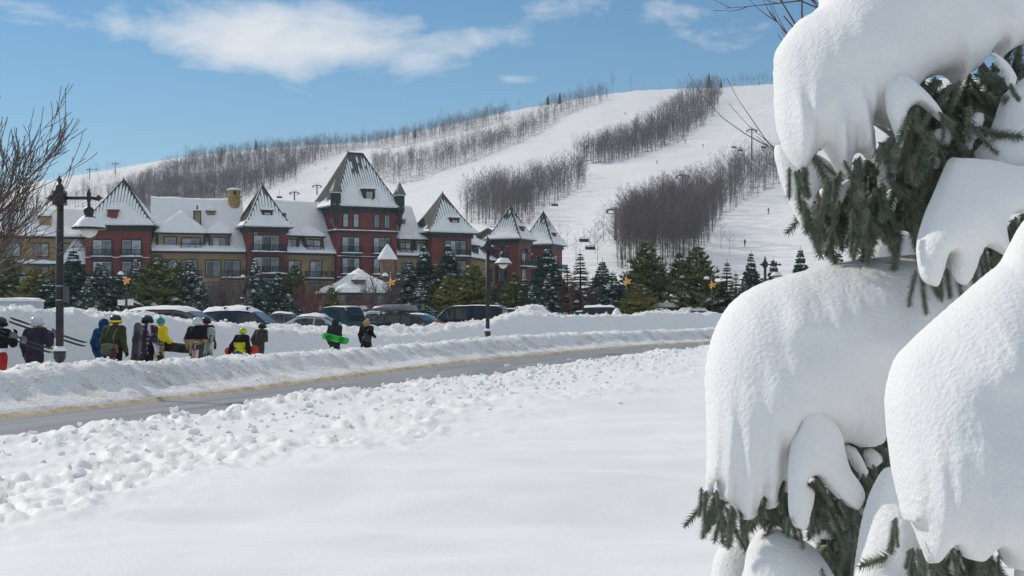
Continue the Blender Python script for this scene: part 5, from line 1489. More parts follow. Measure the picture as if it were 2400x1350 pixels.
# stations: x, bottom, belt, top, half width at belt, half width at top
CARS = {
 'sedan': [(-2.30, .42, .70, .72, .74, .70), (-2.22, .28, .82, .90, .84, .78), (-1.70, .24, .88, 1.0, .88, .72), (-1.60, .24, .90, 1.02, .88, .68), (-0.85, .24, .92, 1.40, .90, .60), (-0.2, .24, .92, 1.46, .90, .62), (0.35, .24, .92, 1.42, .90, .60), (1.15, .24, .93, 1.0, .89, .70), (1.9, .26, .80, .86, .86, .66), (2.25, .30, .68, .72, .78, .64), (2.34, .40, .60, .62, .66, .6)],
 'suv': [(-2.30, .48, .95, 1.0, .80, .76), (-2.25, .36, 1.02, 1.30, .88, .74), (-2.0, .32, 1.05, 1.64, .90, .66), (-1.2, .32, 1.05, 1.72, .92, .68), (-0.2, .32, 1.05, 1.73, .92, .68), (0.35, .32, 1.05, 1.68, .92, .66), (1.10, .32, 1.06, 1.12, .91, .74), (1.95, .34, .96, 1.02, .88, .72), (2.25, .36, .82, .86, .80, .70), (2.33, .45, .70, .72, .7, .66)],
 'minivan': [(-2.45, .42, .95, 1.05, .84, .78), (-2.38, .30, 1.00, 1.45, .92, .76), (-2.15, .28, 1.02, 1.72, .95, .70), (-1.0, .28, 1.02, 1.80, .97, .72), (0.1, .28, 1.02, 1.80, .97, .72), (0.55, .28, 1.02, 1.72, .96, .70), (1.55, .28, 1.04, 1.10, .94, .78), (2.15, .30, .92, .96, .90, .74), (2.42, .34, .74, .78, .80, .70), (2.5, .42, .62, .64, .7, .66)],
 'wagon': [(-2.35, .42, .80, .86, .80, .76), (-2.28, .28, .90, 1.08, .86, .74), (-1.85, .25, .92, 1.42, .89, .62), (-1.0, .25, .92, 1.50, .90, .63), (0.0, .25, .92, 1.49, .90, .63), (0.45, .25, .92, 1.43, .90, .61), (1.2, .25, .93, .99, .89, .70), (1.95, .27, .80, .86, .86, .66), (2.28, .30, .68, .72, .78, .64), (2.36, .40, .60, .62, .66, .6)],
 'capped': [(-2.75, .55, 1.05, 1.62, .94, .84), (-2.62, .45, 1.08, 1.90, .96, .80), (-0.95, .45, 1.08, 1.95, .96, .80), (-0.80, .45, 1.08, 1.93, .96, .74), (0.3, .45, 1.08, 1.90, .96, .70), (0.75, .45, 1.08, 1.78, .95, .68), (1.30, .45, 1.10, 1.16, .94, .78), (2.35, .48, 1.02, 1.10, .92, .80), (2.7, .5, .92, .98, .84, .76), (2.78, .55, .8, .84, .78, .72)],
 'crewcab': [(-2.9, .55, 1.00, 1.02, .94, .93), (-2.85, .5, 1.04, 1.06, .96, .95), (-1.05, .48, 1.06, 1.08, .96, .95), (-0.98, .48, 1.08, 1.30, .96, .80), (-0.80, .48, 1.08, 1.84, .96, .70), (0.1, .48, 1.08, 1.88, .96, .71), (0.75, .48, 1.08, 1.80, .95, .69), (1.45, .48, 1.10, 1.16, .94, .78), (2.45, .5, 1.02, 1.10, .92, .80), (2.8, .5, .92, .98, .84, .76), (2.88, .55, .8, .84, .78, .72)],
 'jeep': [(-2.05, .55, 1.0, 1.05, .84, .82), (-2.0, .45, 1.06, 1.78, .88, .80), (-1.0, .42, 1.06, 1.82, .88, .80), (0.0, .42, 1.06, 1.82, .88, .80), (0.35, .42, 1.06, 1.78, .88, .78), (0.62, .42, 1.06, 1.12, .87, .80), (1.7, .45, 1.0, 1.06, .84, .78), (1.95, .5, .9, .95, .80, .75), (2.0, .55, .8, .82, .75, .72)],
}
# glass: side windows (x0, x1) along the greenhouse, windscreen (x range), rear glass
GLZ = {'sedan': ([(-1.35, -0.55), (-0.45, 0.45)], (0.42, 1.10), (-1.55, -0.92)), 'suv': ([(-1.95, -1.2), (-1.1, -0.3), (-0.2, 0.7)], (0.42, 1.05), (-2.24, -2.02)),
       'minivan': ([(-2.1, -1.1), (-1.0, 0.0), (0.1, 1.0)], (0.62, 1.50), (-2.37, -2.17)), 'wagon': ([(-1.75, -1.1), (-1.0, -0.2), (-0.1, 0.75)], (0.52, 1.15), (-2.26, -1.88)),
       'capped': ([(-2.45, -1.75), (-1.65, -1.05), (-0.70, 0.05), (0.15, 0.85)], (0.80, 1.26), (-2.73, -2.64)), 'crewcab': ([(-0.72, -0.02), (0.08, 0.95)], (0.82, 1.40), (-0.97, -0.82)),
       'jeep': ([(-1.85, -1.1), (-0.95, -0.3), (-0.2, 0.42)], (0.38, 0.60), (-2.04, -2.01))}
_cm = {}
def car_meshes(kind):
    if kind in _cm: return _cm[kind]
    S = CARS[kind]; b = MB(); n = 12
    for (x, zb, zl, zt, w, wt) in S:
        zm = (zb+zl)/2
        half = [(0.0, zb), (w*0.90, zb), (w*1.02, zm), (w, zl), (wt, zt-0.05*(zt > zl+0.1)), (wt*0.80, zt), (0.0, zt+0.025)]
        ring = [(x, -y, z) for (y, z) in half] + [(x, y, z) for (y, z) in half[-2:0:-1]]
        b.v += ring
    m = len(b.v)//len(S)
    for i in range(len(S)-1):
        for k in range(m): b.f.append((i*m+k, (i+1)*m+k, (i+1)*m+(k+1) % m, i*m+(k+1) % m)); b.m.append(0)
    b.f.append(tuple(range(m))); b.m.append(0); b.f.append(tuple((len(S)-1)*m+k for k in range(m-1, -1, -1))); b.m.append(0)
    xs = [s[0] for s in S]
    def itp(x, k): return float(np.interp(x, xs, [s[k] for s in S]))
    def side(x, f, sg, off=0.012):
        zl, zt, w, wt = itp(x, 2), itp(x, 3)-0.05, itp(x, 4), itp(x, 5)
        return Vector((x, sg*((w + (wt-w)*f) + off), zl + (zt-zl)*f + off*0.3))
    wins = []
    for (x0, x1) in GLZ[kind][0]:
        for sg in (-1, 1):
            q = MB(); pts = []
            for f in (0.06, 0.86):
                row = []
                for x in np.linspace(x0, x1, 4): row.append(side(x, f, sg))
                pts.append(row)
            vs = pts[0] + pts[1]; fs = [(i, i+1, 5+i, 4+i) for i in range(3)]
            q.add(vs, fs); wins.append(q.mesh('side_window', GLASS_CAR))
    def across(x0, x1, name, m_):
        q = MB(); vs = []; fs = []
        for i, x in enumerate(np.linspace(x0, x1, 5)):
            zt, wt = itp(x, 3), itp(x, 5); sl = 0.02
            for y in (-0.84, -0.4, 0, 0.4, 0.84): vs.append((x + (0.012 if x > 0 else -0.012), y*wt*0.98, zt + 0.016 + 0.02*(1-abs(y))))
        for i in range(4):
            for k in range(4): a = i*5+k; fs.append((a, a+5, a+6, a+1))
        q.add(vs, fs); return q.mesh(name, m_)
    ws = across(*GLZ[kind][1], 'windscreen', GLASS_FROST); rw = across(*GLZ[kind][2], 'rear_window', GLASS_CAR)
    q = MB(); q.lathe([(0.2, -0.11), (0.33, -0.11), (0.35, -0.06), (0.35, 0.06), (0.33, 0.11), (0.2, 0.11)], 20)
    tv = [(x, z, y) for (x, y, z) in q.v]; q.v = tv; ty = q.mesh('tyre', RUBBER, True)
    q = MB(); q.lathe([(0.0, -0.05), (0.08, -0.10), (0.2, -0.08), (0.21, 0.08), (0.08, 0.10), (0.0, 0.05)], 20); q.v = [(x, z, y) for (x, y, z) in q.v]; rm = q.mesh('rim', RIM, True)
    xr, xf = S[0][0], S[-1][0]
    q = MB(); q.box(-0.05, 0.05, -0.16, 0.16, -0.12, 0.12); tl = q.mesh('tail_light', TAIL)
    q = MB(); q.box(-0.06, 0.06, -0.17, 0.17, -0.08, 0.08); hl = q.mesh('head_light', HEAD)
    # snow on the roof and, separately, on the bonnet
    def snow(x0, x1, t, name, seed):
        N_, M_ = 18, 9; vs = []; fs = []
        for i in range(N_):
            x = x0 + (x1-x0)*i/(N_-1)
            for k in range(M_):
                y = -1 + 2*k/(M_-1); wt = itp(x, 5)*1.03; e = (1-abs(y)**3.0)*min(1, min(i, N_-1-i)/2.2 + 0.12)
                vs.append((x, y*wt, itp(x, 3) - 0.03*abs(y)**3 + 0.02 + t*e*(0.75 + 0.5*float(fbm(np.array(x*2.2), np.array(y*2+seed), seed=seed, octv=3)))))
        for i in range(N_-1):
            for k in range(M_-1): a = i*M_+k; fs.append((a, a+M_, a+M_+1, a+1))
        q = MB(); q.add(vs, fs); return q.mesh(name, SNOW, True)
    rx = [s[0] for s in S if s[3] > 0.93*max(t[3] for t in S)]
    r = dict(body=b, wins=wins, ws=ws, rw=rw, ty=ty, rm=rm, tl=tl, hl=hl, xr=xr, xf=xf, itp=itp, snow=snow, roof=(min(rx)-0.05, max(rx)+0.05), hood=(GLZ[kind][1][1]+0.05, xf-0.25))
    _cm[kind] = r; return r
def car(px, d, rz, kind, paint, lab, roof_snow=0.12, hood_snow=0.0, box=None, scale=1.0, rack=False, full=False, trim=None, dz=0.0):
    c = car_meshes(kind); z = float(ground_z(d)) + dz
    t = empty('parked_car' if kind not in ('capped', 'crewcab') else 'parked_pickup', ((px-1200)/FPX*d, d, z), math.radians(rz)); t.scale = (scale,)*3
    tag(t, lab, 'car' if kind not in ('capped', 'crewcab') else 'pickup', 'cars parked behind the snow bank')
    bm = c['body'].mesh('body', paint); o = link('body', bm, t)
    md = o.modifiers.new('bevel', 'BEVEL'); md.width = 0.03; md.segments = 2; md.limit_method = 'ANGLE'; md.angle_limit = 0.5
    for w in c['wins']: link('side_window', w, t)
    link('windscreen', c['ws'], t); link('rear_window', c['rw'], t)
    for x in (c['xr']+0.85, c['xf']-0.85):
        for sy in (-1, 1):
            w = link('tyre', c['ty'], t); w.location = (x, sy*0.80, 0.35); r = link('rim', c['rm'], w)
    for sy in (-1, 1):
        a = link('tail_light', c['tl'], t); a.location = (c['xr']+0.08, sy*0.74, 0.88 if kind != 'sedan' else 0.76)
        a = link('head_light', c['hl'], t); a.location = (c['xf']-0.10, sy*0.58, 0.70 if kind not in ('capped', 'crewcab') else 0.92)
        m = MB(); m.box(-0.07, 0.07, -0.1, 0.1, -0.07, 0.07); mo = m.build('door_mirror', PLASTIC, t); xm = GLZ[kind][1][0]+0.35; mo.location = (xm, sy*(c['itp'](xm, 4)+0.08), c['itp'](xm, 2)+0.08)
    if roof_snow: link('roof_snow', c['snow'](*c['roof'], roof_snow, 'roof_snow', int(px) % 50), t)
    if hood_snow: link('bonnet_snow', c['snow'](*c['hood'], hood_snow, 'bonnet_snow', int(px) % 50 + 1), t)
    if full:   # windscreen and back also under snow
        link('windscreen_snow', c['snow'](GLZ[kind][1][0]-0.1, GLZ[kind][1][1]+0.1, 0.14, 'windscreen_snow', 5), t); link('rear_snow', c['snow'](GLZ[kind][2][0]-0.2, GLZ[kind][2][1]+0.1, 0.14, 'rear_snow', 6), t)
    H = max(s[3] for s in CARS[kind])
    if rack or box:
        b = MB()
        for x in (-0.9, 0.15): b.box(x-0.03, x+0.03, -0.62, 0.62, H+0.10, H+0.14); b.box(x-0.03, x+0.03, -0.6, -0.54, H-0.02, H+0.12); b.box(x-0.03, x+0.03, 0.54, 0.6, H-0.02, H+0.12)
        b.build('roof_rack', PLASTIC, t)
    if box:
        b = MB(); prof = [(-1.35, .20, .18), (-1.25, .36, .30), (-0.6, .42, .36), (0.3, .42, .34), (0.95, .36, .24), (1.15, .15, .08)]
        for (x, hw, h) in prof:
            b.v += [(x, -hw, 0.02), (x, -hw*1.05, h*0.45), (x, -hw*0.8, h), (x, hw*0.8, h), (x, hw*1.05, h*0.45), (x, hw, 0.02)]
        for i in range(len(prof)-1):
            for k in range(6): b.f.append((i*6+k, (i+1)*6+k, (i+1)*6+(k+1) % 6, i*6+(k+1) % 6)); b.m.append(0)
        b.f.append(tuple(range(6))); b.m.append(0); b.f.append(tuple((len(prof)-1)*6+k for k in range(5, -1, -1))); b.m.append(0)
        o = b.build('roof_box', box, t, True); o.location = (-0.25, 0, H+0.14); o['label'] = 'long grey roof box'
    if trim:
        for sy in (-1, 1):
            b = MB(); b.box(-1.9, 1.0, sy*0.925-0.012, sy*0.925+0.012, 0.42, 0.86); b.build('side_panel', trim, t)
    return t
def paint(name, col, rough=0.3): return mat('paint_'+name, col, rough=rough, var=0.12, vscale=1.5, spec=0.35, coat=0.12)
P_BLK = paint('black', (0.018, 0.020, 0.022)); P_DKG = paint('dark_green', (0.02, 0.05, 0.05)); P_SIL = paint('silver', (0.42, 0.44, 0.47)); P_GRY = paint('grey', (0.10, 0.105, 0.115)); P_RED = paint('red', (0.32, 0.02, 0.03)); P_BLU = paint('navy', (0.03, 0.035, 0.08)); P_WHT = paint('white', (0.70, 0.71, 0.72)); P_BRN = paint('brown_grey', (0.12, 0.10, 0.10))
BOXG = mat('roof_box_grey', (0.20, 0.205, 0.22), rough=0.45); BOXW = mat('roof_box_pale', (0.40, 0.40, 0.36), rough=0.5); WOODY = mat('salt_stained_panel', (0.30, 0.26, 0.24), rough=0.7, var=0.3, vscale=4)
car(175, 50, -8, 'sedan', P_SIL, 'car buried in snow at the left, only its white roof showing', 0.30, 0.25, full=True, dz=0.18)
car(425, 56, -16, 'minivan', P_BRN, 'dark minivan with snowy roof and pale windscreen, behind the walkers', 0.16)
car(585, 61, -14, 'suv', P_BLU, 'navy car with lumps of snow on its roof right of the minivan', 0.24, 0.06, rack=True)
car(722, 66, 172, 'sedan', P_SIL, 'silver sedan with snow over its roof and boot', 0.14, 0.1, full=False)
car(800, 74, 150, 'crewcab', P_DKG, 'dark pickup with an open bed behind the silver sedan', 0.05)
car(910, 74, 160, 'wagon', P_BLK, 'dark wagon carrying a long grey roof box', 0.0, box=BOXG, trim=WOODY)
car(985, 82, -18, 'sedan', P_RED, 'red car half hidden behind the roof-box wagon', 0.05)
car(1078, 84, 168, 'capped', P_BLK, 'long black pickup with a closed cap beside the second lamp post', 0.03)
car(1205, 96, -8, 'suv', P_DKG, 'dark green-grey wagon right of the second lamp post behind the snow heap', 0.04, rack=True)
car(1268, 99, -14, 'suv', P_WHT, 'car with a thick white snow roof right of the dark green-grey wagon', 0.26)
car(1362, 108, 170, 'sedan', P_GRY, 'small grey car between the snow-roofed car and the red bonnet', 0.06)
car(1392, 104, 178, 'wagon', P_RED, 'red car low behind the boxy dark vehicle', 0.08, dz=-0.15)
car(1432, 102, -6, 'jeep', P_DKG, 'boxy dark green off-road car with a snow cap on its roof', 0.16)
car(1555, 108, -10, 'wagon', P_GRY, 'car carrying a pale roof box before the tall snow heap', 0.18, box=BOXW, dz=0.1)
car(1645, 110, -12, 'wagon', P_GRY, 'snow-covered car right of the tall snow heap', 0.3, 0.2)
car(1700, 112, -14, 'suv', P_SIL, 'pale snowy car at the right end of the row by the pillow', 0.12)
car(1520, 118, -4, 'sedan', P_RED, 'red car hood peeping out left of the pale roof box', 0.1)
car(655, 92, 175, 'sedan', P_BRN, 'distant brown car roof left of the dark pickup', 0.12)
car(875, 104, 176, 'sedan', P_WHT, 'distant pale car between the pickup and the roof-box wagon', 0.12)
# pale trailer at the far left
def trailer():
    d = 70; t = empty('box_trailer', ((10-1200)/FPX*d, d, float(ground_z(d))), math.radians(-6)); tag(t, 'pale box trailer behind the bank at the left picture edge', 'trailer')
    b = MB(); b.box(-2.2, 1.6, -1, 1, 0.6, 2.15); b.build('body', mat('trailer_panel', (0.50, 0.53, 0.58), rough=0.5), t)
    b = MB(); b.box(-2.25, 1.65, -1.04, 1.04, 0.45, 0.6); b.box(1.6, 2.6, -0.05, 0.05, 0.5, 0.58); b.build('chassis', PLASTIC, t)
    for x in (-1.2, 0.2):
        for sy in (-1, 1): w = link('tyre', _cm['sedan']['ty'], t); w.location = (x, sy*0.98, 0.33)
    snow_slab(-2.25, 1.65, -1.05, 1.05, 2.15, 0.14, 3, 20, 8).build('snow', SNOW, t, True)
trailer()
# snow heaps of the lot
def heap(name, px, d, w, h, lab, seed, dep=None):
    n = 70; dep = dep or w; g = np.linspace(-1, 1, n); X, Y = np.meshgrid(g, g, indexing='ij'); r = np.sqrt(X**2+Y**2)
    base = np.clip(1-r, 0, 1)**1.1
    z = h*(base*(1+0.55*fbm(X*2.2, Y*2.2, seed=seed, octv=4)) + 0.10*np.abs(fbm(X*8, Y*8, seed=seed+1, octv=3))*np.clip(base*4, 0, 1)) - 0.05
    V = np.stack([X.ravel()*w/2, Y.ravel()*dep/2, z.ravel()], 1); me = mesh_np(name, V, grid_faces(n, n), BANK_M); set_attr(me, 'dirt', np.full(len(V), 0.15))
    o = link(name, me); o.location = ((px-1200)/FPX*d, d, float(ground_z(d))); tag(o, lab, 'snow heap'); return o
heap('snow_heap', 1576, 124, 7.2, 2.9, 'tall pointed snow heap before the green pines at the right', 3)
heap('snow_heap', 1245, 88, 7.0, 2.0, 'rounded snow heap right of the second lamp post', 4)
heap('snow_mound', 1445, 92, 3.4, 1.5, 'smooth round snow mound below the boxy dark off-road car', 9)

# ================================================================== people
SKIN = mat('skin', (0.52, 0.32, 0.24), rough=0.6, var=0.05)
def v3(*a): return np.array(a, float)
def fabric(name, col, var=0.15): return mat('fabric_'+name, col, rough=0.85, var=var, vscale=9, bump=0.006, bscale=16, spec=0.15)
def plaid_mat():
    m = bpy.data.materials.new('fabric_plaid'); m.use_nodes = True; N = m.node_tree.nodes; L = m.node_tree.links; b = N['Principled BSDF']
    tc = N.new('ShaderNodeTexCoord'); ck = N.new('ShaderNodeTexVoronoi'); ck.feature = 'F1'; ck.distance = 'CHEBYCHEV'; ck.inputs['Scale'].default_value = 8.5; ck.inputs['Randomness'].default_value = 0.25
    L.new(tc.outputs['Object'], ck.inputs['Vector'])
    r = N.new('ShaderNodeValToRGB'); r.color_ramp.interpolation = 'CONSTANT'; r.color_ramp.elements[0].color = (0.30, 0.20, 0.24, 1); r.color_ramp.elements[1].position = 0.27; r.color_ramp.elements[1].color = (0.035, 0.018, 0.032, 1)
    L.new(ck.outputs['Distance'], r.inputs[0]); L.new(r.outputs[0], b.inputs['Base Color']); b.inputs['Roughness'].default_value = 0.9; return m
F_NAVY = fabric('dark_plum', (0.045, 0.035, 0.055)); F_BLK = fabric('black', (0.014, 0.014, 0.016)); F_OLV = fabric('olive', (0.055, 0.060, 0.028)); F_BLU = fabric('blue', (0.012, 0.055, 0.14)); F_YEL = fabric('yellow', (0.75, 0.60, 0.02), 0.08)
F_TAN = fabric('tan', (0.34, 0.24, 0.13)); F_LIME = fabric('lime_yellow', (0.62, 0.58, 0.02), 0.08); F_RYL = fabric('royal_blue', (0.05, 0.09, 0.33), 0.3); F_CAMO = mat('fabric_camo', (0.075, 0.07, 0.05), rough=0.9, col2=(0.018, 0.018, 0.016), vscale=14, detail=2); F_RED = fabric('red', (0.45, 0.03, 0.03)); F_CHAR = fabric('charcoal', (0.03, 0.032, 0.036)); F_WHT = fabric('white', (0.7, 0.7, 0.7), 0.05); F_MAR = fabric('maroon', (0.10, 0.025, 0.035)); F_PLD = plaid_mat(); F_GRY = fabric('grey_brown', (0.09, 0.075, 0.07)); F_OLV2 = fabric('sage', (0.11, 0.13, 0.085))
H_BLK = mat('helmet_black', (0.02, 0.02, 0.022), rough=0.25, spec=0.5); H_WHT = mat('helmet_white', (0.65, 0.67, 0.66), rough=0.25, spec=0.5); H_LIME = mat('helmet_lime', (0.45, 0.60, 0.02), rough=0.3); HAIR_B = mat('hair_blonde', (0.42, 0.28, 0.12), rough=0.7, var=0.3, vscale=30, bump=0.006, bscale=60); GOG = mat('goggle_lens', (0.10, 0.07, 0.05), rough=0.08, spec=0.8); STRAP = mat('goggle_strap', (0.55, 0.57, 0.6), rough=0.5); GLV_B = fabric('glove_black', (0.016, 0.016, 0.018)); GLV_U = fabric('glove_blue', (0.10, 0.16, 0.42)); F_TEAL = fabric('knit_teal', (0.03, 0.30, 0.30))

def person(px, t, head_row, rz, lab, jacket, pants, hat, arms, H=None, hem=0.78, bands=None, stride=0.16, lean=0.06, wide=1.0, gloves=None, hood=None, head_turn=0.0, skirt=False):
    """arms: ((elbow, hand) left, (elbow, hand) right) in a 1.75 m frame; x right, y forward"""
    s_ = s_at_px(px, t); x, y = st_xy(s_, t); x, y = float(x), float(y); zf = float(bank_height(x, y)[0])
    zt = CZ + (HY-head_row)/FPX*y; Ht = H or float(np.clip(zt - zf, 1.25, 1.9)); k = Ht/1.80
    if H: zf = zt - H
    o_parts = {}
    hip = {s: v3(s*0.10, 0, 0.92) for s in (-1, 1)}
    kn = {-1: v3(-0.11, stride*0.9, 0.50), 1: v3(0.11, -stride*0.2, 0.49)}; an = {-1: v3(-0.11, stride*1.0, 0.09), 1: v3(0.11, -stride*1.5, 0.13)}
    toe = {-1: an[-1]+v3(-0.02, 0.17, -0.04), 1: an[1]+v3(0.02, 0.16, -0.08)}
    pel = v3(0, 0, 0.95); wst = v3(0, lean*0.4, 1.10); che = v3(0, lean, 1.32); nek = v3(0, lean*1.3, 1.50); hd = v3(0, lean*1.7, 1.635)
    sh = {s: v3(s*0.185*wide, lean, 1.435) for s in (-1, 1)}
    caps = [(pel, wst, .145*wide, .135*wide), (wst, che, .14*wide, .165*wide), (che, nek, .14*wide, .06), (nek, hd, .058, .07), (hd+v3(0, -.012, .015), hd+v3(0, .012, .035), .098, .098), (hd+v3(0, .055, -.055), hd+v3(0, .07, -.06), .045, .035), (hd+v3(0, .098, -.005), hd+v3(0, .118, -.022), .012, .014), (hd+v3(-.095, 0, -.01), hd+v3(-.1, -.012, .012), .018, .02), (hd+v3(.095, 0, -.01), hd+v3(.1, -.012, .012), .018, .02)]
    arm_caps = []
    for i, s in enumerate((-1, 1)):
        e, h = v3(*arms[i][0]), v3(*arms[i][1])
        arm_caps += [(sh[s]*v3(0.7, 1, 1), sh[s], .09, .075), (sh[s], e, .070, .055), (e, h, .052, .038)]
        d = (h-e)/np.linalg.norm(h-e); arm_caps.append((h, h+d*0.06, .036, .036))
    leg_caps = []
    for s in (-1, 1): leg_caps += [(hip[s], kn[s], .095, .068), (kn[s], an[s], .062, .042), (an[s], toe[s], .045, .035)]
    V, Q = sdf_cones(caps+arm_caps+leg_caps, 0.034, k=0.035)
    body = link('person', mesh_np('person', V, Q, SKIN)); body.location = (x, y, zf); body.rotation_euler = (0, 0, rz); body.scale = (k,)*3
    tag(body, lab, 'person', 'winter sports people on the walkway')
    infl = 0.034
    jc = [(a, b, ra+infl, rb+infl) for (a, b, ra, rb) in [(pel-v3(0, 0, .10), wst, .155*wide, .14*wide), (wst, che, .145*wide, .17*wide), (che, nek+v3(0, 0, -.02), .145*wide, .055)]]
    for i, s in enumerate((-1, 1)):
        e, h = v3(*arms[i][0]), v3(*arms[i][1]); jc += [(sh[s]*v3(0.7, 1, 1), sh[s], .095+infl*.8, .08+infl*.8), (sh[s], e, .075+infl*.8, .064+infl*.7), (e, h, .060+infl*.7, .048+infl*.5)]
    if skirt: jc.append((pel-v3(0, 0, .05), pel-v3(0, 0, .28), .20, .235))
    if hood: jc.append((nek+v3(0, -.06, .0), nek+v3(0, -.09, -.02), .10, .09))
    V, Q = sdf_cones(jc, 0.030, k=0.045, clip=lambda g: np.maximum(hem - g[..., 2], g[..., 2]-1.545))
    # cloth creases
    nz = fbm(V[:, 0]*9, V[:, 2]*7, V[:, 1]*9, seed=int(abs(px)) % 40, octv=3)*0.024; ctr = np.stack([V[:, 0]*0, V[:, 1]*0+lean*.5, V[:, 2]], 1); dv = V-ctr; dv /= np.maximum(np.linalg.norm(dv, axis=1), 1e-6)[:, None]; V = V + dv*nz[:, None]
    mats_ = [jacket] if not bands else [jacket]+[b[1] for b in bands]; mi = None
    if bands:
        c = V[Q].mean(1); mi = np.zeros(len(Q), int); torso = np.abs(c[:, 0]) < 0.235*wide
        for bi, (z0, _, z1, arms_too) in enumerate(bands): mi[(c[:, 2] > z0) & (c[:, 2] < z1) & (torso | arms_too)] = bi+1
    link('jacket', mesh_np('jacket', V, Q, mats_, mi=mi), body)
    pc = [(a, b, ra+.035, rb+.035) for (a, b, ra, rb) in [(pel-v3(0, 0, .02), pel+v3(0, 0, .06), .135*wide, .13*wide)]]
    for s in (-1, 1): pc += [(hip[s], kn[s], .10+.035, .075+.035), (kn[s], an[s], .07+.035, .06+.035)]
    V, Q = sdf_cones(pc, 0.036, k=0.04, clip=lambda g: np.maximum(g[..., 2]-1.04, 0.10-g[..., 2])); link('trousers', mesh_np('trousers', V, Q, pants), body)
    for s in (-1, 1):
        V, Q = sdf_cones([(an[s]+v3(0, -.03, .16), an[s]+v3(0, -.02, -.02), .075, .072), (an[s]+v3(0, -.02, -.03), toe[s], .062, .055)], 0.03, k=0.03); link('boot', mesh_np('boot', V, Q, F_BLK), body)
    for i, s in enumerate((-1, 1)):       # gloved hands: palm, four fingers, thumb
        e, h = v3(*arms[i][0]), v3(*arms[i][1]); d = (h-e)/np.linalg.norm(h-e); up = v3(0, 0, 1) if abs(d[2]) < .8 else v3(0, 1, 0); sd = np.cross(d, up); sd /= np.linalg.norm(sd); u2 = np.cross(sd, d)
        hc = [(h, h+d*0.085, .036, .044)]
        for q, f in enumerate((-.033, -.011, .011, .033)):
            b0 = h+d*0.085+u2*f; b1 = b0+d*(.045-.006*abs(q-1.4))+sd*(-s*0.012); b2 = b1+d*.012-sd*s*0.035; hc += [(b0, b1, .0135, .0125), (b1, b2, .0125, .0105)]
        b0 = h+d*0.035+u2*0.034; b1 = b0+d*.035+u2*.028; hc += [(b0, b1, .016, .014), (b1, b1+d*.03-sd*s*.015, .014, .011)]
        V, Q = sdf_cones(hc, 0.0105, k=0.008, pad=0.02); link('glove', mesh_np('glove', V, Q, gloves or GLV_B), body)
    # headwear
    kind, m1 = hat[0], hat[1]
    if kind == 'helmet':
        b = MB(); b.lathe([(.135, -.055), (.147, -.01), (.146, .05), (.125, .11), (.08, .15), (.0, .165)], 18); b.v = [(a*0.95+hd[0], c*1.12+hd[1]-.012, z+hd[2]) for (a, c, z) in b.v]; hh = b.build('helmet', m1, body, True)
        b = MB(); b.lathe([(.148, -.028), (.156, -.02), (.156, .018), (.149, .026)], 18); b.v = [(a*0.96+hd[0], c*1.13+hd[1]-.012, z+hd[2]) for (a, c, z) in b.v]; b.build('goggle_strap', STRAP if len(hat) < 3 else hat[2], body, True)
        V, Q = sdf_cones([(hd+v3(-.055, .125, -.005), hd+v3(.055, .125, -.005), .045, .045)], 0.02); link('goggles', mesh_np('goggles', V, Q, GOG), body)
    elif kind == 'beanie':
        b = MB(); b.lathe([(.116, -.02), (.124, .02), (.118, .07), (.085, .125), (.03, .15), (.0, .152)], 16); b.v = [(a*0.95+hd[0], c*1.08+hd[1]-.01, z+hd[2]) for (a, c, z) in b.v]; hh = b.build('knit_hat', m1, body, True)
        b = MB(); b.lathe([(.0, .13), (.04, .15), (.05, .18), (.035, .215), (.0, .225)], 10); b.v = [(a+hd[0], c+hd[1]-.01, z+hd[2]) for (a, c, z) in b.v]; b.build('bobble', hat[2] if len(hat) > 2 else m1, hh, True)
    elif kind == 'hood':
        V, Q = sdf_cones([(hd+v3(0, -.03, .03), hd+v3(0, .0, .03), .135, .13), (nek+v3(0, -.05, 0), hd+v3(0, -.05, 0), .11, .125)], 0.024, clip=lambda g: g[..., 1]-(hd[1]+.07)); link('hood', mesh_np('hood', V, Q, m1), body)
    elif kind == 'hair':
        V, Q = sdf_cones([(hd+v3(0, -.02, .03), hd+v3(0, .0, .04), .118, .118), (hd+v3(-.05, -.05, 0), hd+v3(-.06, -.07, -.17), .09, .06), (hd+v3(.05, -.05, 0), hd+v3(.06, -.07, -.17), .09, .06), (hd+v3(0, -.06, 0), hd+v3(0, -.09, -.2), .10, .07)], 0.02, clip=lambda g: (g[..., 1]-(hd[1]+.06)) - 0.4*np.maximum(0, g[..., 2]-hd[2]-.05)); link('hair', mesh_np('hair', V, Q, m1), body)
    M = Matrix.Translation((x, y, zf)) @ Matrix.Rotation(rz, 4, 'Z') @ Matrix.Scale(k, 4)
    return body, M
DOWN = lambda s: ((s*0.27, -0.03, 1.16), (s*0.29, 0.08, 0.92))
CARRYR = ((0.29, -0.06, 1.18), (0.30, 0.20, 1.08)); CARRYL = ((-0.29, -0.06, 1.18), (-0.30, 0.20, 1.08)); FRONT = lambda s: ((s*0.27, 0.05, 1.17), (s*0.12, 0.30, 1.12))
SHOULD = ((0.33, 0.10, 1.22), (0.27, 0.24, 1.40))

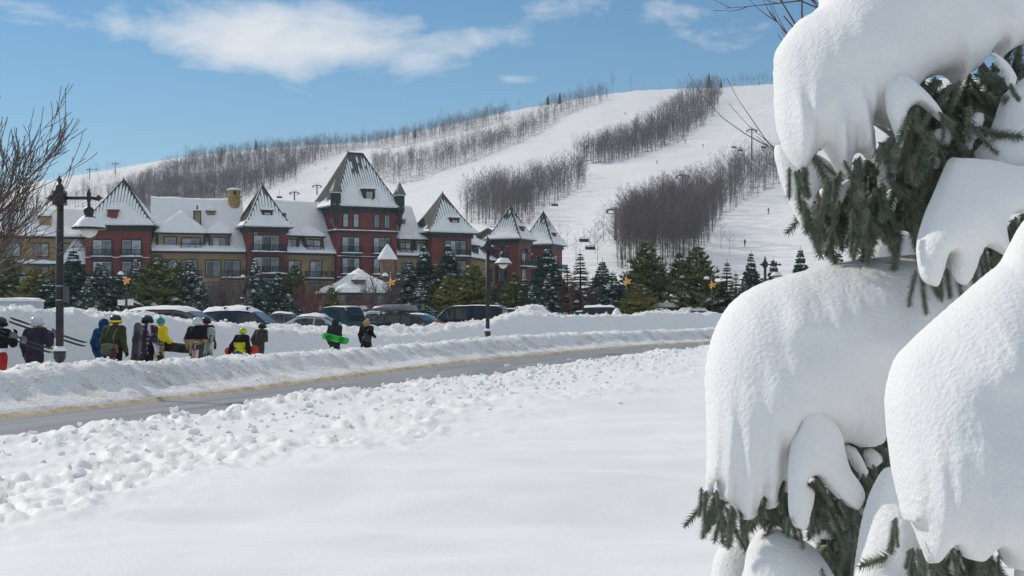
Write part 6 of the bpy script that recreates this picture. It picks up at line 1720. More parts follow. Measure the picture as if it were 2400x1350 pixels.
def snowboard(M, c, long, face, L_=1.5, W_=0.27, m=None, lab='', mb=None):
    """board centred at local c; long axis and face normal given in the person's frame"""
    b = MB(); n = 22; pts = []
    for i in range(n): a = -PI/2 + PI*i/(n-1); pts.append((L_/2 - W_/2 + math.cos(a)*W_/2, math.sin(a)*W_/2))
    for i in range(n): a = PI/2 + PI*i/(n-1); pts.append((-L_/2 + W_/2 + math.cos(a)*W_/2, math.sin(a)*W_/2))
    pts = [(x_, y_*(0.86 + 0.14*min(1, (abs(x_)/(L_*0.42))**2))) for x_, y_ in pts]
    def zc(x_): q = max(0, abs(x_)-(L_/2-0.26))/0.26; return 0.055*q*q
    vs = [(x_, y_, zc(x_)-0.006) for x_, y_ in pts]+[(x_, y_, zc(x_)+0.006) for x_, y_ in pts]; k = len(pts)
    ctr = [(-L_/2+W_/2, 0, 0), (L_/2-W_/2, 0, 0)]
    b.add(vs, [tuple(range(k-1, -1, -1)), tuple(range(k, 2*k))]+[(i, (i+1) % k, k+(i+1) % k, k+i) for i in range(k)])
    o = b.build('snowboard', m)
    for sx in (-0.26, 0.26):
        q = MB(); q.box(sx-0.11, sx+0.11, -0.10, 0.10, 0.008, 0.03); q.box(sx-0.07, sx+0.07, -0.14, -0.11, 0.008, 0.16); q.tube([(sx-0.1, -0.05, 0.03), (sx-0.1, 0.0, 0.11), (sx+0.1, 0.0, 0.11), (sx+0.1, -0.05, 0.03)], 0.018, 5); q.tube([(sx-0.1, 0.07, 0.03), (sx, 0.08, 0.08), (sx+0.1, 0.07, 0.03)], 0.016, 5); q.build('binding', mb or PLASTIC, o)
    X = Vector(long).normalized(); Z = Vector(face).normalized(); Y = Z.cross(X).normalized(); Z = X.cross(Y)
    R = Matrix((X, Y, Z)).transposed().to_4x4(); o.matrix_world = M @ Matrix.Translation(c) @ R
    tag(o, lab, 'snowboard', 'snowboards carried by the walkers'); return o
def skis(M, a, b_, lab):
    A, B = Vector(a), Vector(b_); L_ = (B-A).length; t = empty('skis', (0, 0, 0)); X = (B-A).normalized(); Z = Vector((0.2, -1, 0.5)); Y = Z.cross(X).normalized(); Z = X.cross(Y)
    t.matrix_world = M @ Matrix.Translation((A+B)/2) @ Matrix((X, Y, Z)).transposed().to_4x4(); tag(t, lab, 'skis', 'skis carried over the shoulder')
    for s in (-1, 1):
        q = MB(); prof = [(-L_/2, .030, 0.02), (-L_/2+.1, .045, 0), (0, .036, 0.0), (L_/2-.25, .047, 0), (L_/2-.08, .04, .03), (L_/2, .012, .09)]
        for (x_, w, z_) in prof: q.v += [(x_, s*0.02-w*0.5+(s*.02), z_+s*.02-.006), (x_, s*.02+w*.5+(s*.02), z_+s*.02-.006), (x_, s*.02+w*.5+(s*.02), z_+s*.02+.006), (x_, s*.02-w*.5+(s*.02), z_+s*.02+.006)]
        for i in range(len(prof)-1):
            for k in range(4): q.f.append((i*4+k, (i+1)*4+k, (i+1)*4+(k+1) % 4, i*4+(k+1) % 4)); q.m.append(0)
        q.f += [(0, 1, 2, 3), (23, 22, 21, 20)]; q.m += [0, 0]; o = q.build('ski', mat('ski_top', (0.05, 0.05, 0.055), rough=0.3), t)
        q = MB(); q.box(-.22, -.06, s*.03-.035, s*.03+.035, .02, .11); q.box(.08, .2, s*.03-.035, s*.03+.035, .02, .10); q.build('binding', mat('ski_binding', (0.18, 0.18, 0.19), rough=0.4), o)
    return t
HDG = math.radians(-17)
# 1 – left picture edge
b1, M1 = person(-6, 5.2, 742, HDG, 'person in red trousers and dark jacket with skis, cut by the left edge', F_BLK, F_RED, ('helmet', H_BLK, F_BLK), (DOWN(-1), SHOULD), hem=0.98, bands=[(0.98, F_WHT, 1.10, False)])
skis(M1, (0.02, -0.62, 1.62), (0.62, 1.05, 1.02), 'dark skis over the shoulder of the person at the left edge')
# 2
b2, M2 = person(80, 5.0, 741, HDG, 'person in dark plum jacket and pale helmet shouldering skis left of the lamp', F_NAVY, F_NAVY, ('helmet', H_WHT), (DOWN(-1), ((0.36, 0.05, 1.20), (0.34, 0.20, 1.40))), hem=0.74, gloves=GLV_U, wide=1.04)
skis(M2, (-0.46, -0.25, 1.72), (0.92, 0.62, 1.14), 'long thin skis over the shoulder of the pale-helmeted person')
# 3, 4
b3, M3 = person(240, 5.9, 746, HDG, 'person in blue hooded jacket behind the olive one', F_BLU, F_BLK, ('hood', F_BLU), (DOWN(-1), FRONT(1)), hem=0.76)
b4, M4 = person(266, 4.8, 737, HDG, 'person in olive jacket with sage shoulder bag and dark helmet', F_OLV, F_BLK, ('helmet', H_BLK, F_YEL), (DOWN(-1), DOWN(1)), hem=0.74, hood=True, wide=1.04)
def bag(M, c, size, m, lab, strap=None, rot=0):
    sx, sy, sz = size; V, Q = sdf_cones([(v3(-sx/2+.05, 0, -sz/4), v3(sx/2-.05, 0, -sz/4), sy*.5, sy*.5), (v3(-sx/2+.05, 0, sz/4), v3(sx/2-.05, 0, sz/4), sy*.42, sy*.42)], 0.02, k=.05)
    o = link('shoulder_bag', mesh_np('shoulder_bag', V, Q, m)); o.matrix_world = M @ Matrix.Translation(c) @ Matrix.Rotation(rot, 4, 'Y'); tag(o, lab, 'bag', 'bags of the walkers')
    if strap: q = MB(); q.tube(strap, 0.022, 6); q.build('strap', m, o, True)
bag(M4, (0.02, -0.20, 0.98), (0.40, 0.17, 0.22), F_OLV2, 'sage green bag on the back of the olive-jacketed person', [(0.1, 0.02, 0.08), (0.12, -0.02, 0.3), (0.16, 0.1, 0.5)])
snowboard(M4, (0.42, 0.35, 0.98), (0.05, 0.1, 1), (-0.1, -1, 0), 1.25, 0.27, mat('board_grey', (0.12, 0.12, 0.13), rough=0.35), 'dark grey snowboard held upright right of the olive-jacketed person')
snowboard(M4, (0.12, -0.22, 0.62), (0.35, 0, 1), (-0.9, -1, 0.2), 0.9, 0.24, mat('board_rust', (0.36, 0.07, 0.03), rough=0.4), 'rust red board hanging low behind the olive-jacketed person')
# 5, 6
b5, M5 = person(341, 4.8, 738, HDG, 'person in dark checked jacket carrying a white board', F_PLD, F_BLK, ('helmet', H_BLK, F_BLK), (DOWN(-1), CARRYR), hem=0.70, hood=True, wide=1.04)
snowboard(M5, (0.25, 0.05, 0.98), (0.18, 0.35, -1), (1, 0.25, 0.1), 1.3, 0.26, mat('board_white', (0.62, 0.63, 0.68), rough=0.35, col2=(0.3, 0.25, 0.45), vscale=4), 'white patterned snowboard under the arm of the checked jacket')
b6, M6 = person(371, 6.3, 743, HDG-0.35, 'person in bright yellow jacket and teal knit hat', F_YEL, fabric('patterned', (0.55, 0.5, 0.25), 0.4), ('beanie', F_TEAL, F_WHT), (DOWN(-1), ((0.30, 0.02, 1.18), (0.36, 0.22, 1.02))), hem=0.80)
snowboard(M6, (0.55, 0.18, 0.92), (1, 0.1, -0.06), (0.0, -1, 0.1), 1.45, 0.27, mat('board_dark', (0.03, 0.024, 0.02), rough=0.35), 'dark brown snowboard carried level beside the yellow jacket')
# 7, 7b
b7, M7 = person(459, 4.9, 743, HDG, 'person in black and tan jacket with white and red board', F_BLK, F_GRY, ('helmet', H_WHT, F_WHT), (DOWN(-1), CARRYR), hem=0.76, bands=[(0.70, F_TAN, 1.17, True)], hood=True, wide=1.04)
snowboard(M7, (0.34, 0.12, 0.92), (0.1, 0.12, 1), (0.5, -1, 0.1), 1.2, 0.28, mat('board_green_white', (0.55, 0.56, 0.52), rough=0.35, col2=(0.08, 0.16, 0.07), vscale=5, detail=1), 'green and white snowboard upright beside the tan jacket')
b7b, M7b = person(480, 6.2, 742, HDG, 'person in maroon jacket mostly hidden behind the tan-jacketed one', F_MAR, F_BLK, ('helmet', H_BLK, F_BLK), (DOWN(-1), DOWN(1)), hem=0.78)
snowboard(M7, (0.12, -0.22, 0.70), (0.1, 0, 1), (-.2, -1, 0), 0.85, 0.22, mat('board_white_red', (0.65, 0.62, 0.6), rough=0.35, col2=(0.5, 0.04, 0.04), vscale=6, detail=1), 'white and red board hanging low behind the tan jacket')
# 8 child, 9
b8, M8 = person(563, 4.7, 768, HDG, 'child in black, yellow and blue jacket with lime helmet', F_BLK, F_LIME, ('helmet', H_LIME, F_LIME), (((-0.34, -0.02, 1.12), (-0.40, -0.06, 0.90)), ((0.34, -0.02, 1.12), (0.40, -0.06, 0.90))), hem=0.72, bands=[(1.03, F_LIME, 1.24, False), (0.80, F_RYL, 1.03, False), (0.60, F_LIME, 0.80, False)], wide=1.04, lean=0.14)
snowboard(M8, (0.02, 0.14, 0.95), (1, 0, 0.05), (0, -1, 0.15), 1.42, 0.30, mat('board_red', (0.55, 0.06, 0.03), rough=0.4), 'red snowboard carried across by the child')
b9, M9 = person(607, 5.9, 756, HDG-0.2, 'person in camouflage jacket and black helmet right of the child', F_CAMO, F_CAMO, ('helmet', H_BLK, F_BLK), (DOWN(-1), FRONT(1)), hem=0.72, hood=True, lean=0.12)
# 10, 11
b10, M10 = person(784, 5.3, 746, HDG, 'person in charcoal jacket carrying a bright green board', F_CHAR, F_CHAR, ('hood', F_CHAR), (DOWN(-1), ((0.27, -0.12, 1.16), (0.22, -0.2, 0.98))), hem=0.74, wide=1.04)
snowboard(M10, (0.18, -0.27, 1.02), (1, 0.05, -0.22), (0.1, -1, 0.25), 1.1, 0.27, mat('board_green', (0.03, 0.62, 0.05), rough=0.35, col2=(0.02, 0.35, 0.04), vscale=5), 'bright green snowboard held behind the charcoal jacket', PLASTIC)
b11, M11 = person(858, 5.4, 748, HDG, 'blonde person in long black coat with a dark shoulder bag', F_BLK, F_BLK, ('hair', HAIR_B), (DOWN(-1), CARRYR), hem=0.62, skirt=True, wide=1.05)
bag(M11, (0.16, -0.24, 1.02), (0.34, 0.16, 0.30), mat('leather_dark', (0.035, 0.03, 0.03), rough=0.45), 'dark leather bag on the back of the blonde person', [(-0.1, 0.02, 0.1), (-0.12, 0.02, 0.3), (-0.04, 0.12, 0.45)], rot=0.4)
# ================================================================== snow-laden spruce close by
from math import hypot
PILLOW = mat('pillow_snow', (0.89, 0.882, 0.87), rough=0.75, var=0.012, vscale=3.0, bump=0.0028, bscale=130.0, spec=0.15)
CLODM = mat('clod_snow', (0.93, 0.91, 0.885), rough=0.75, var=0.01, vscale=3.0, spec=0.1, sss=0.55)
CLODM.node_tree.nodes['Principled BSDF'].inputs['Subsurface Radius'].default_value = (0.05, 0.05, 0.05)
spruce = empty('snowy_spruce', (0.80, 2.75, 0.35)); tag(spruce, 'close spruce bowed under huge pillows of fresh snow at the right', 'tree')
SPI = spruce.matrix_basis.inverted() if False else Matrix.Translation((-0.80, -2.75, -0.35))
def resample(poly, step):
    out = []; n = len(poly)
    # closed Catmull-Rom through the traced points keeps the outline soft
    for i in range(n):
        a, b, c, d = [np.array(poly[(i+k) % n], float) for k in (-1, 0, 1, 2)]
        m = max(2, int(np.linalg.norm(c-b)/step))
        for t in np.linspace(0, 1, m, endpoint=False):
            out.append(0.5*((2*b)+(-a+c)*t+(2*a-5*b+4*c-d)*t*t+(-a+3*b-3*c+d)*t**3))
    return np.array(out)
def pillow(name, poly, depth, thick, tilt=0.35, step=4.0, seed=0, back=0.7, rough=1.0, flat=0.5, yaw=0.0, ridges=(), jit=1.0):
    """snow load: a traced outline swollen into a solid by a membrane solve; depth in metres, thick = half depth"""
    C = resample(poly, 6); lo = C.min(0)-step*2; hi = C.max(0)+step*2
    nx, ny = int((hi[0]-lo[0])/step)+1, int((hi[1]-lo[1])/step)+1
    gx = lo[0]+step*np.arange(nx); gy = lo[1]+step*np.arange(ny); X, Y = np.meshgrid(gx, gy, indexing='ij')
    ins = in_poly(X.ravel(), Y.ravel(), [tuple(c) for c in C]).reshape(X.shape)
    # membrane: laplace(h) = -1 inside, 0 outside (coarse to fine)
    h = np.zeros(X.shape)
    lv = [8, 4, 2, 1]; prev = None
    for q in lv:
        I = ins[::q, ::q]; s2 = (step*q)**2
        if prev is None: h = np.zeros(I.shape)
        else:
            h = np.repeat(np.repeat(prev, 2, 0), 2, 1)[:I.shape[0], :I.shape[1]]
            if h.shape != I.shape: h = np.pad(h, ((0, I.shape[0]-h.shape[0]), (0, I.shape[1]-h.shape[1])), mode='edge')
        for it in range(400 if q == 8 else 140):
            p = np.pad(h, 1); h = 0.25*(p[2:, 1:-1]+p[:-2, 1:-1]+p[1:-1, 2:]+p[1:-1, :-2]+s2)*I
        prev = h
    # near the rim use the true distance to the outline, so the edge is round and not stepped
    Cd = resample(poly, 2.0); xi, yi = X[ins], Y[ins]; hv = h[ins]; Dv = np.full(len(xi), 1e9)
    for i0 in range(0, len(xi), 1500):
        Dv[i0:i0+1500] = np.sqrt(((xi[i0:i0+1500, None]-Cd[None, :, 0])**2+(yi[i0:i0+1500, None]-Cd[None, :, 1])**2).min(1))
    inner = np.where((Dv >= 2.0*step) & (Dv < 4.0*step))[0]; outer = np.where(Dv < 2.0*step)[0]
    if len(inner) > 20:
        R_ = hv[inner]/Dv[inner]
        for i0 in range(0, len(outer), 800):
            o_ = outer[i0:i0+800]; d2 = (xi[o_, None]-xi[inner][None, :])**2+(yi[o_, None]-yi[inner][None, :])**2
            w_ = np.exp(-d2/(2.5*step)**2)+1e-12; hv[o_] = (w_*R_[None, :]).sum(1)/w_.sum(1)*Dv[o_]
    h[ins] = hv
    hm = h.max(); prof = np.sqrt(np.maximum(h, 0)/hm)
    prof = prof*(1-flat*0.35) + flat*0.35*prof**0.6
    idx = -np.ones(X.shape, int); sel = np.argwhere(ins); idx[ins] = np.arange(len(sel))
    xs, ys, hs = X[ins].copy(), Y[ins].copy(), prof[ins]
    # snap rim vertices onto the outline
    pad = np.pad(ins, 1); rim = ins & ~(pad[2:, 1:-1] & pad[:-2, 1:-1] & pad[1:-1, 2:] & pad[1:-1, :-2] & pad[2:, 2:] & pad[:-2, 2:] & pad[2:, :-2] & pad[:-2, :-2]); rv = idx[rim]
    Cd = resample(poly, 2.0)
    for i0 in range(0, len(rv), 2000):
        r = rv[i0:i0+2000]; k = ((xs[r, None]-Cd[None, :, 0])**2+(ys[r, None]-Cd[None, :, 1])**2).argmin(1); xs[r] = Cd[k, 0]; ys[r] = Cd[k, 1]
    jx = fbm(xs/8.0, ys/8.0, seed=230+seed, octv=2); jy = fbm(xs/11.0, ys/11.0, seed=240+seed, octv=2)
    xs = xs + jit*jx*np.clip(1.3-hs*2, 0, 1); ys = ys + jit*jy*np.clip(1.3-hs*2, 0, 1)
    hs[rv] = 0
    # grain: soft folds running down, small crumbs
    cy = 0.5*(C[:, 1].min()+C[:, 1].max()); cx = 0.5*(C[:, 0].min()+C[:, 0].max())
    fold = fbm(xs/46.0+seed, ys/190.0, seed=200+seed, octv=3)*0.035 + fbm(xs/120.0, ys/120.0, seed=210+seed, octv=2)*0.09
    crumb = np.maximum(fbm(xs/9.0, ys/10.0, seed=220+seed, octv=2), 0)*0.008*rough
    left = np.clip((cx - xs)/(C[:, 0].max()-C[:, 0].min()) + 0.35, 0, 1)
    e = np.clip(hs*3, 0, 1)
    f = thick*(hs + e*(fold*np.clip(hs, 0.2, 1) + crumb*(0.25+left)))
    for (ax_, ay_, bx_, by_, w_, h_) in ridges:      # soft drapes over the hidden twigs, and dimples
        ux, uy = bx_-ax_, by_-ay_; l2 = max(ux*ux+uy*uy, 1e-6); t_ = np.clip(((xs-ax_)*ux+(ys-ay_)*uy)/l2, 0, 1)
        q_ = np.exp(-((xs-ax_-t_*ux)**2+(ys-ay_-t_*uy)**2)/(w_*w_)); f = f + 0.55*h_*q_*np.where(l2 > 4, sstep(0.0, 0.55, t_), 1.0)*np.clip(hs*4, 0, 1)
    dp = depth + tilt*(cy - ys)/FPX*depth + yaw*(xs - cx)/FPX*depth
    def world(dd): return np.stack([(xs-1200)/FPX*depth, dd, CZ+(HY-ys)/FPX*depth], 1)
    A = world(dp - f); B = world(dp + thick*hs*back)
    n = len(A)
    i00, i10, i11, i01 = idx[:-1, :-1], idx[1:, :-1], idx[1:, 1:], idx[:-1, 1:]
    ok = (i00 >= 0) & (i10 >= 0) & (i11 >= 0) & (i01 >= 0)
    Q = np.stack([i00[ok], i01[ok], i11[ok], i10[ok]], 1)
    rimset = np.zeros(n, bool); rimset[rv] = True; Q = Q[~rimset[Q].all(1)]
    mapB = np.where(rimset, np.arange(n), n+np.arange(n))
    V = np.vstack([A, B]); Fc = np.vstack([Q, mapB[Q][:, ::-1]])
    # crumbly rim in plan
    V -= np.array([0.80, 2.75, 0.35]); u = np.unique(Fc); mp = np.zeros(len(V), int); mp[u] = np.arange(len(u))
    o = link(name, mesh_np(name, V[u], mp[Fc], PILLOW), spruce); return o
A_ = [(1990,-150),(1935,-5),(1880,40),(1838,90),(1815,130),(1810,180),(1806,240),(1803,285),(1808,330),(1818,372),(1832,395),(1848,412),(1862,412),(1880,388),(1900,362),(1912,365),(1922,395),(1935,425),(1950,435),(1962,415),(1972,380),(1990,372),(2004,388),(2020,380),(2018,345),(2012,300),(2025,288),(2045,306),(2075,316),(2095,300),(2110,250),(2150,200),(2190,180),(2215,178),(2224,205),(2240,205),(2262,178),(2290,160),(2318,118),(2345,134),(2380,112),(2440,90),(2520,60),(2520,-150)]
pillow('snow_pillow', A_, 2.62, 0.17, 0.45, seed=1, ridges=[(1835,200,1848,405,13,.035),(1880,180,1858,400,11,.022),(1900,200,1940,425,15,.040),(1950,200,2004,385,15,.036),(1985,180,2018,375,9,.018),(2040,180,2050,306,14,.022),(1920,250,1908,340,12,-.03),(1870,280,1885,380,9,-.03),(1965,300,1975,375,9,-.03),(2200,60,2232,200,16,.03),(2290,40,2340,130,20,.03)])
pillow('snow_lobe', [(2082,205),(2108,172),(2135,178),(2165,205),(2195,240),(2212,272),(2200,285),(2175,262),(2150,245),(2128,262),(2118,300),(2108,350),(2098,352),(2090,310),(2078,260)], 2.44, 0.035, 0.3, 3.0, seed=2)
pillow('snow_pillow', [(1822,340),(1826,400),(1848,475),(1873,528),(1900,572),(1914,600),(1926,585),(1922,540),(1945,500),(1938,455),(1965,430),(1950,380),(1900,350),(1860,340)], 2.74, 0.055, 0.25, 3.0, seed=3)
for k, (poly, dd) in enumerate((([(1962,432),(1996,418),(1984,455),(1962,492),(1948,482),(1950,450)], 2.52), ([(2058,340),(2074,352),(2084,399),(2100,415),(2088,440),(2062,448),(2054,404)], 2.50), ([(2186,311),(2215,296),(2240,302),(2216,363),(2174,406),(2166,392),(2176,350)], 2.52),
        ([(2090,433),(2104,450),(2096,490),(2082,510),(2074,492),(2078,455)], 2.50), ([(2324,120),(2345,128),(2366,152),(2380,184),(2372,205),(2356,205),(2352,180),(2341,160)], 2.46), ([(1922,448),(1936,442),(1950,480),(1952,502),(1940,498),(1930,475)], 2.56), ([(2210,400),(2230,385),(2240,420),(2222,460),(2204,450)], 2.62), ([(2120,400),(2136,392),(2140,430),(2128,470),(2116,450)], 2.55), ([(2000,440),(2020,430),(2026,470),(2012,500),(1998,480)], 2.56), ([(2270,280),(2300,262),(2312,275),(2296,318),(2280,340),(2262,385),(2250,380),(2262,330)], 2.50))):
    pillow('snow_lobe', poly, dd+0.03, 0.016, 0.25, 2.5, seed=10+k, rough=0.6, jit=11.0)
pillow('snow_pillow', [(2500,140),(2440,160),(2400,187),(2360,222),(2330,285),(2300,335),(2272,368),(2300,420),(2380,440),(2520,440)], 2.52, 0.08, 0.4, seed=4)
pillow('snow_pillow', [(2248,364),(2225,400),(2206,437),(2170,503),(2144,565),(2137,615),(2142,655),(2158,668),(2178,672),(2192,640),(2205,600),(2216,600),(2214,640),(2225,665),(2245,668),(2262,645),(2280,600),(2295,580),(2320,588),(2345,602),(2362,600),(2350,565),(2345,530),(2380,500),(2500,500),(2500,380),(2400,383),(2345,370),(2290,364)], 2.36, 0.09, 0.45, 3.5, seed=5)
pillow('snow_pillow', [(2030,600),(2046,562),(2075,545),(2110,538),(2150,556),(2175,620),(2100,650),(2035,640)], 3.0, 0.05, 0.3, seed=6)
D_ = [(2250,590),(2127,595),(2033,604),(1951,621),(1863,642),(1793,665),(1735,700),(1700,741),(1676,788),(1658,847),(1653,888),(1651,970),(1647,1057),(1640,1116),(1638,1157),(1648,1160),(1664,1112),(1668,1150),(1680,1160),(1690,1160),(1702,1182),(1723,1200),(1752,1188),(1758,1148),(1770,1176),(1802,1166),(1802,1122),(1820,1140),(1840,1142),(1846,1120),(1828,1087),(1824,1040),(1840,1012),(1880,1020),(1940,1030),(1980,1034),(2004,1042),(2050,1030),(2062,958),(2058,938),(2090,925),(2150,850),(2280,770),(2420,700),(2430,600)]
pillow('snow_pillow', D_, 2.52, 0.20, 0.42, seed=7, ridges=[(1668,860,1644,1150,12,.03),(1690,860,1676,1150,13,.03),(1715,880,1722,1190,16,.036),(1735,900,1752,1180,12,.022),(1765,900,1780,1170,16,.032),(1800,880,1828,1130,16,.036),(1760,1080,1757,1150,7,-.03),(1693,1080,1692,1160,6,-.02),(1803,1060,1802,1130,7,-.02),(1972,930,1972,930,26,-.035),(1940,700,2100,760,60,-.02)])
pillow('snow_lobe', [(1893,949),(1869,1005),(1852,1063),(1843,1133),(1841,1198),(1852,1227),(1875,1233),(1893,1192),(1904,1151),(1887,1130),(1910,1113),(1939,1145),(1963,1169),(2000,1190),(2020,1150),(1992,1098),(1982,1060),(1975,1010),(1950,975),(1920,948)], 2.33, 0.055, 0.4, 3.0, seed=8)
pillow('snow_lobe', [(1978,1050),(2004,1048),(2024,1080),(2032,1106),(2020,1120),(1998,1092)], 2.42, 0.020, 0.3, 2.5, seed=19, jit=9.0)
pillow('snow_lobe', [(2024,1062),(2042,1050),(2062,1062),(2066,1082),(2048,1096),(2028,1090)], 2.48, 0.020, 0.3, 2.5, seed=20, jit=10.0)
E_ = [(2520,540),(2400,613),(2331,665),(2244,735),(2185,782),(2127,835),(2109,870),(2094,911),(2086,958),(2084,1028),(2086,1098),(2091,1145),(2097,1215),(2104,1225),(2112,1200),(2127,1268),(2138,1297),(2162,1291),(2185,1250),(2220,1285),(2255,1287),(2273,1250),(2308,1274),(2316,1305),(2349,1309),(2336,1345),(2350,1440),(2540,1440)]
pillow('snow_pillow', E_, 2.05, 0.19, 0.42, seed=9, ridges=[(2105,960,2102,1210,9,.018),(2125,960,2140,1290,15,.030),(2165,1000,2160,1280,14,.020),(2205,1000,2235,1285,20,.028),(2280,1020,2300,1270,20,.022),(2330,1100,2345,1310,20,.02)])
pillow('snow_pillow', [(2088,1108),(2050,1168),(2027,1227),(2010,1291),(1996,1350),(1985,1440),(2280,1440),(2240,1300),(2180,1180),(2130,1110)], 2.22, 0.10, 0.4, seed=11)
pillow('snow_pillow', [(1799,1239),(1764,1274),(1746,1326),(1738,1430),(1985,1430),(1950,1340),(1910,1285),(1863,1256),(1830,1240)], 2.42, 0.09, 0.4, seed=12)
pillow('snow_pillow', [(1758,1265),(1705,1274),(1676,1309),(1667,1350),(1660,1430),(1800,1430),(1810,1330),(1790,1280)], 2.68, 0.08, 0.35, seed=13)
pillow('snow_pillow', [(1880,1230),(1950,1175),(2030,1115),(2110,1050),(2140,1150),(2080,1250),(1990,1300),(1930,1290)], 2.75, 0.10, 0.3, seed=14)

# trunk and boughs behind the snow
SPB = mat('spruce_bark', (0.075, 0.05, 0.038), rough=0.9, var=0.3, vscale=12, bump=0.01, bscale=40)
b = MB(); b.tube([(0.12, 0.55, -0.4), (0.12, 0.5, 0.8), (0.10, 0.45, 2.6)], [0.06, 0.05, 0.025], 10); b.build('trunk', SPB, spruce, True)
def bough(p, q, r):
    w0 = P(*p)-Vector((0.80, 2.75, 0.35)); w1 = P(*q)-Vector((0.80, 2.75, 0.35)); m = (w0+w1)/2+Vector((0, 0, 0.05)); b = MB(); b.tube([w0, m, w1], [r, r*0.7, r*0.25], 7); b.build('bough', SPB, spruce, True)
for p, q in (((2330,250,3.1),(1900,360,2.70)), ((2340,300,3.1),(2080,430,2.62)), ((2330,200,3.1),(2240,190,2.6)), ((2420,700,3.1),(1760,1060,2.66)), ((2420,800,3.1),(1930,1090,2.5)), ((2420,420,3.0),(2200,560,2.5)), ((2480,900,2.7),(2200,1220,2.2)), ((2300,1150,2.8),(1950,1270,2.6)), ((2300,230,3.0),(2000,470,2.7))): bough(p, q, 0.011)

# needle twigs
def twig_meshes():
    out = []
    NM = mat('spruce_needles', (0.28, 0.315, 0.225), rough=0.5, col2=(0.12, 0.155, 0.12), vscale=40, detail=2, spec=0.3)
    TW = mat('spruce_twig', (0.16, 0.085, 0.04), rough=0.8, var=0.25, vscale=60)
    for k in range(8):
        rg = random.Random(900+k); V, Fc, mi = [], [], []; L_ = 0.085*rg.uniform(0.75, 1.25)
        bx, by = rg.uniform(-.25, .25), rg.uniform(-.15, .15)
        def ax(f): return np.array([bx*L_*f*f, by*L_*f*f, -L_*f])
        for i in range(4):
            a0 = len(Fc); spike(V, Fc, ax(i/4), ax((i+1.25)/4), 0.0026, 4); mi += [1]*(len(Fc)-a0)
        n = 170
        for i in range(n):
            f = 0.02+0.98*i/n; c = ax(f); t = ax(min(1, f+.05))-ax(max(0, f-.05)); t /= np.linalg.norm(t); an = i*2.399+rg.uniform(-.3, .3)
            o = np.array([math.cos(an), math.sin(an), 0]); o -= t*np.dot(o, t); o /= np.linalg.norm(o); ln = 0.0175*rg.uniform(0.75, 1.15)*(1-0.35*max(0, f-.8)*5*0.2)
            d = o*0.85+t*rg.uniform(0.45, 0.8); d /= np.linalg.norm(d); a0 = len(Fc); spike(V, Fc, c, c+d*ln, 0.0015, 3); mi += [0]*(len(Fc)-a0)
        for i in range(7):    # bud and end needles
            an = i*0.9; d = np.array([math.cos(an)*.5, math.sin(an)*.5, -1.0]); a0 = len(Fc); spike(V, Fc, ax(1.0), ax(1.0)+d/np.linalg.norm(d)*0.013, 0.0012, 3); mi += [0]*(len(Fc)-a0)
        a0 = len(Fc); spike(V, Fc, ax(0.97), ax(1.07), 0.0036, 5); mi += [1]*(len(Fc)-a0)
        out.append(mesh_np('twig', np.array(V), np.array(Fc), [NM, TW], smooth=False, mi=mi))
    return out
TWM = twig_meshes(); NTW = [0]
def twig(px, py, d, dirx, diry, scale=1.0, diry3=0.0):
    """root at pixel, pointing along image direction (dirx right, diry down)"""
    p = P(px, py, d)-Vector((0.80, 2.75, 0.35)); dv = Vector((dirx, diry3, -diry)).normalized()
    o = link('twig', random.choice(TWM), spruce); o.location = p; q = Vector((0, 0, -1)).rotation_difference(dv); o.rotation_mode = 'QUATERNION'; o.rotation_quaternion = q @ Matrix.Rotation(random.uniform(0, 6.28), 4, 'Z').to_quaternion(); o.scale = (scale,)*3; NTW[0] += 1
def twigs_in(poly, n, d0, d1, ang, spread=0.6, sc=(0.75, 1.1)):
    P_ = np.array(poly, float); lo, hi = P_.min(0), P_.max(0); k = 0; rg = random.Random(n*7+int(lo[0]))
    while k < n:
        x, y = rg.uniform(lo[0], hi[0]), rg.uniform(lo[1], hi[1])
        if not in_poly(np.array([x]), np.array([y]), poly)[0]: continue
        a = ang+rg.uniform(-spread, spread); twig(x, y, rg.uniform(d0, d1), math.sin(a), math.cos(a), rg.uniform(*sc), rg.uniform(-0.7, 0.25)); k += 1
# dense hanging sprays under the top pillow
twigs_in([(1960,440),(2025,370),(2095,350),(2140,280),(2210,290),(2270,230),(2310,240),(2270,340),(2230,390),(2190,450),(2130,490),(2050,480),(1990,470)], 84, 2.50, 2.72, 0.0, 1.0)
twigs_in([(1905,440),(1950,440),(1970,500),(1950,545),(1920,540),(1908,500)], 18, 2.55, 2.68, 0.15, 0.4)
twigs_in([(1985,440),(2060,430),(2080,490),(2030,500),(1990,490)], 14, 2.46, 2.6, 0.1, 0.5)
twigs_in([(2130,250),(2200,285),(2190,330),(2130,330),(2110,300)], 12, 2.42, 2.5, -0.3, 0.8)
twigs_in([(2230,200),(2320,130),(2400,170),(2400,240),(2330,270),(2290,300)], 20, 2.52, 2.8, 0.2, 0.9)
twigs_in([(2380,80),(2410,60),(2420,170),(2390,180)], 8, 2.5, 2.7, 0.2, 0.9)
for (x, y, a) in ((1872,398,-0.1),(1884,388,0.0),(1902,362,0.5),(1884,470,0.0),(1894,490,0.0),(1960,420,-0.3),(1970,400,-0.2),(1940,430,-0.2),(2010,372,-0.1),(2098,345,-0.3),(2210,270,0.5),(2232,198,-0.5),(2250,190,-0.3),(2105,520,0.1),(2130,510,0.2),(2050,500,-0.2)): twig(x, y, 2.5, math.sin(a), math.cos(a), 0.85, -0.2)
twigs_in([(2120,190),(2160,175),(2240,175),(2260,215),(2200,250),(2140,230)], 14, 2.54, 2.68, 0.0, 1.0)
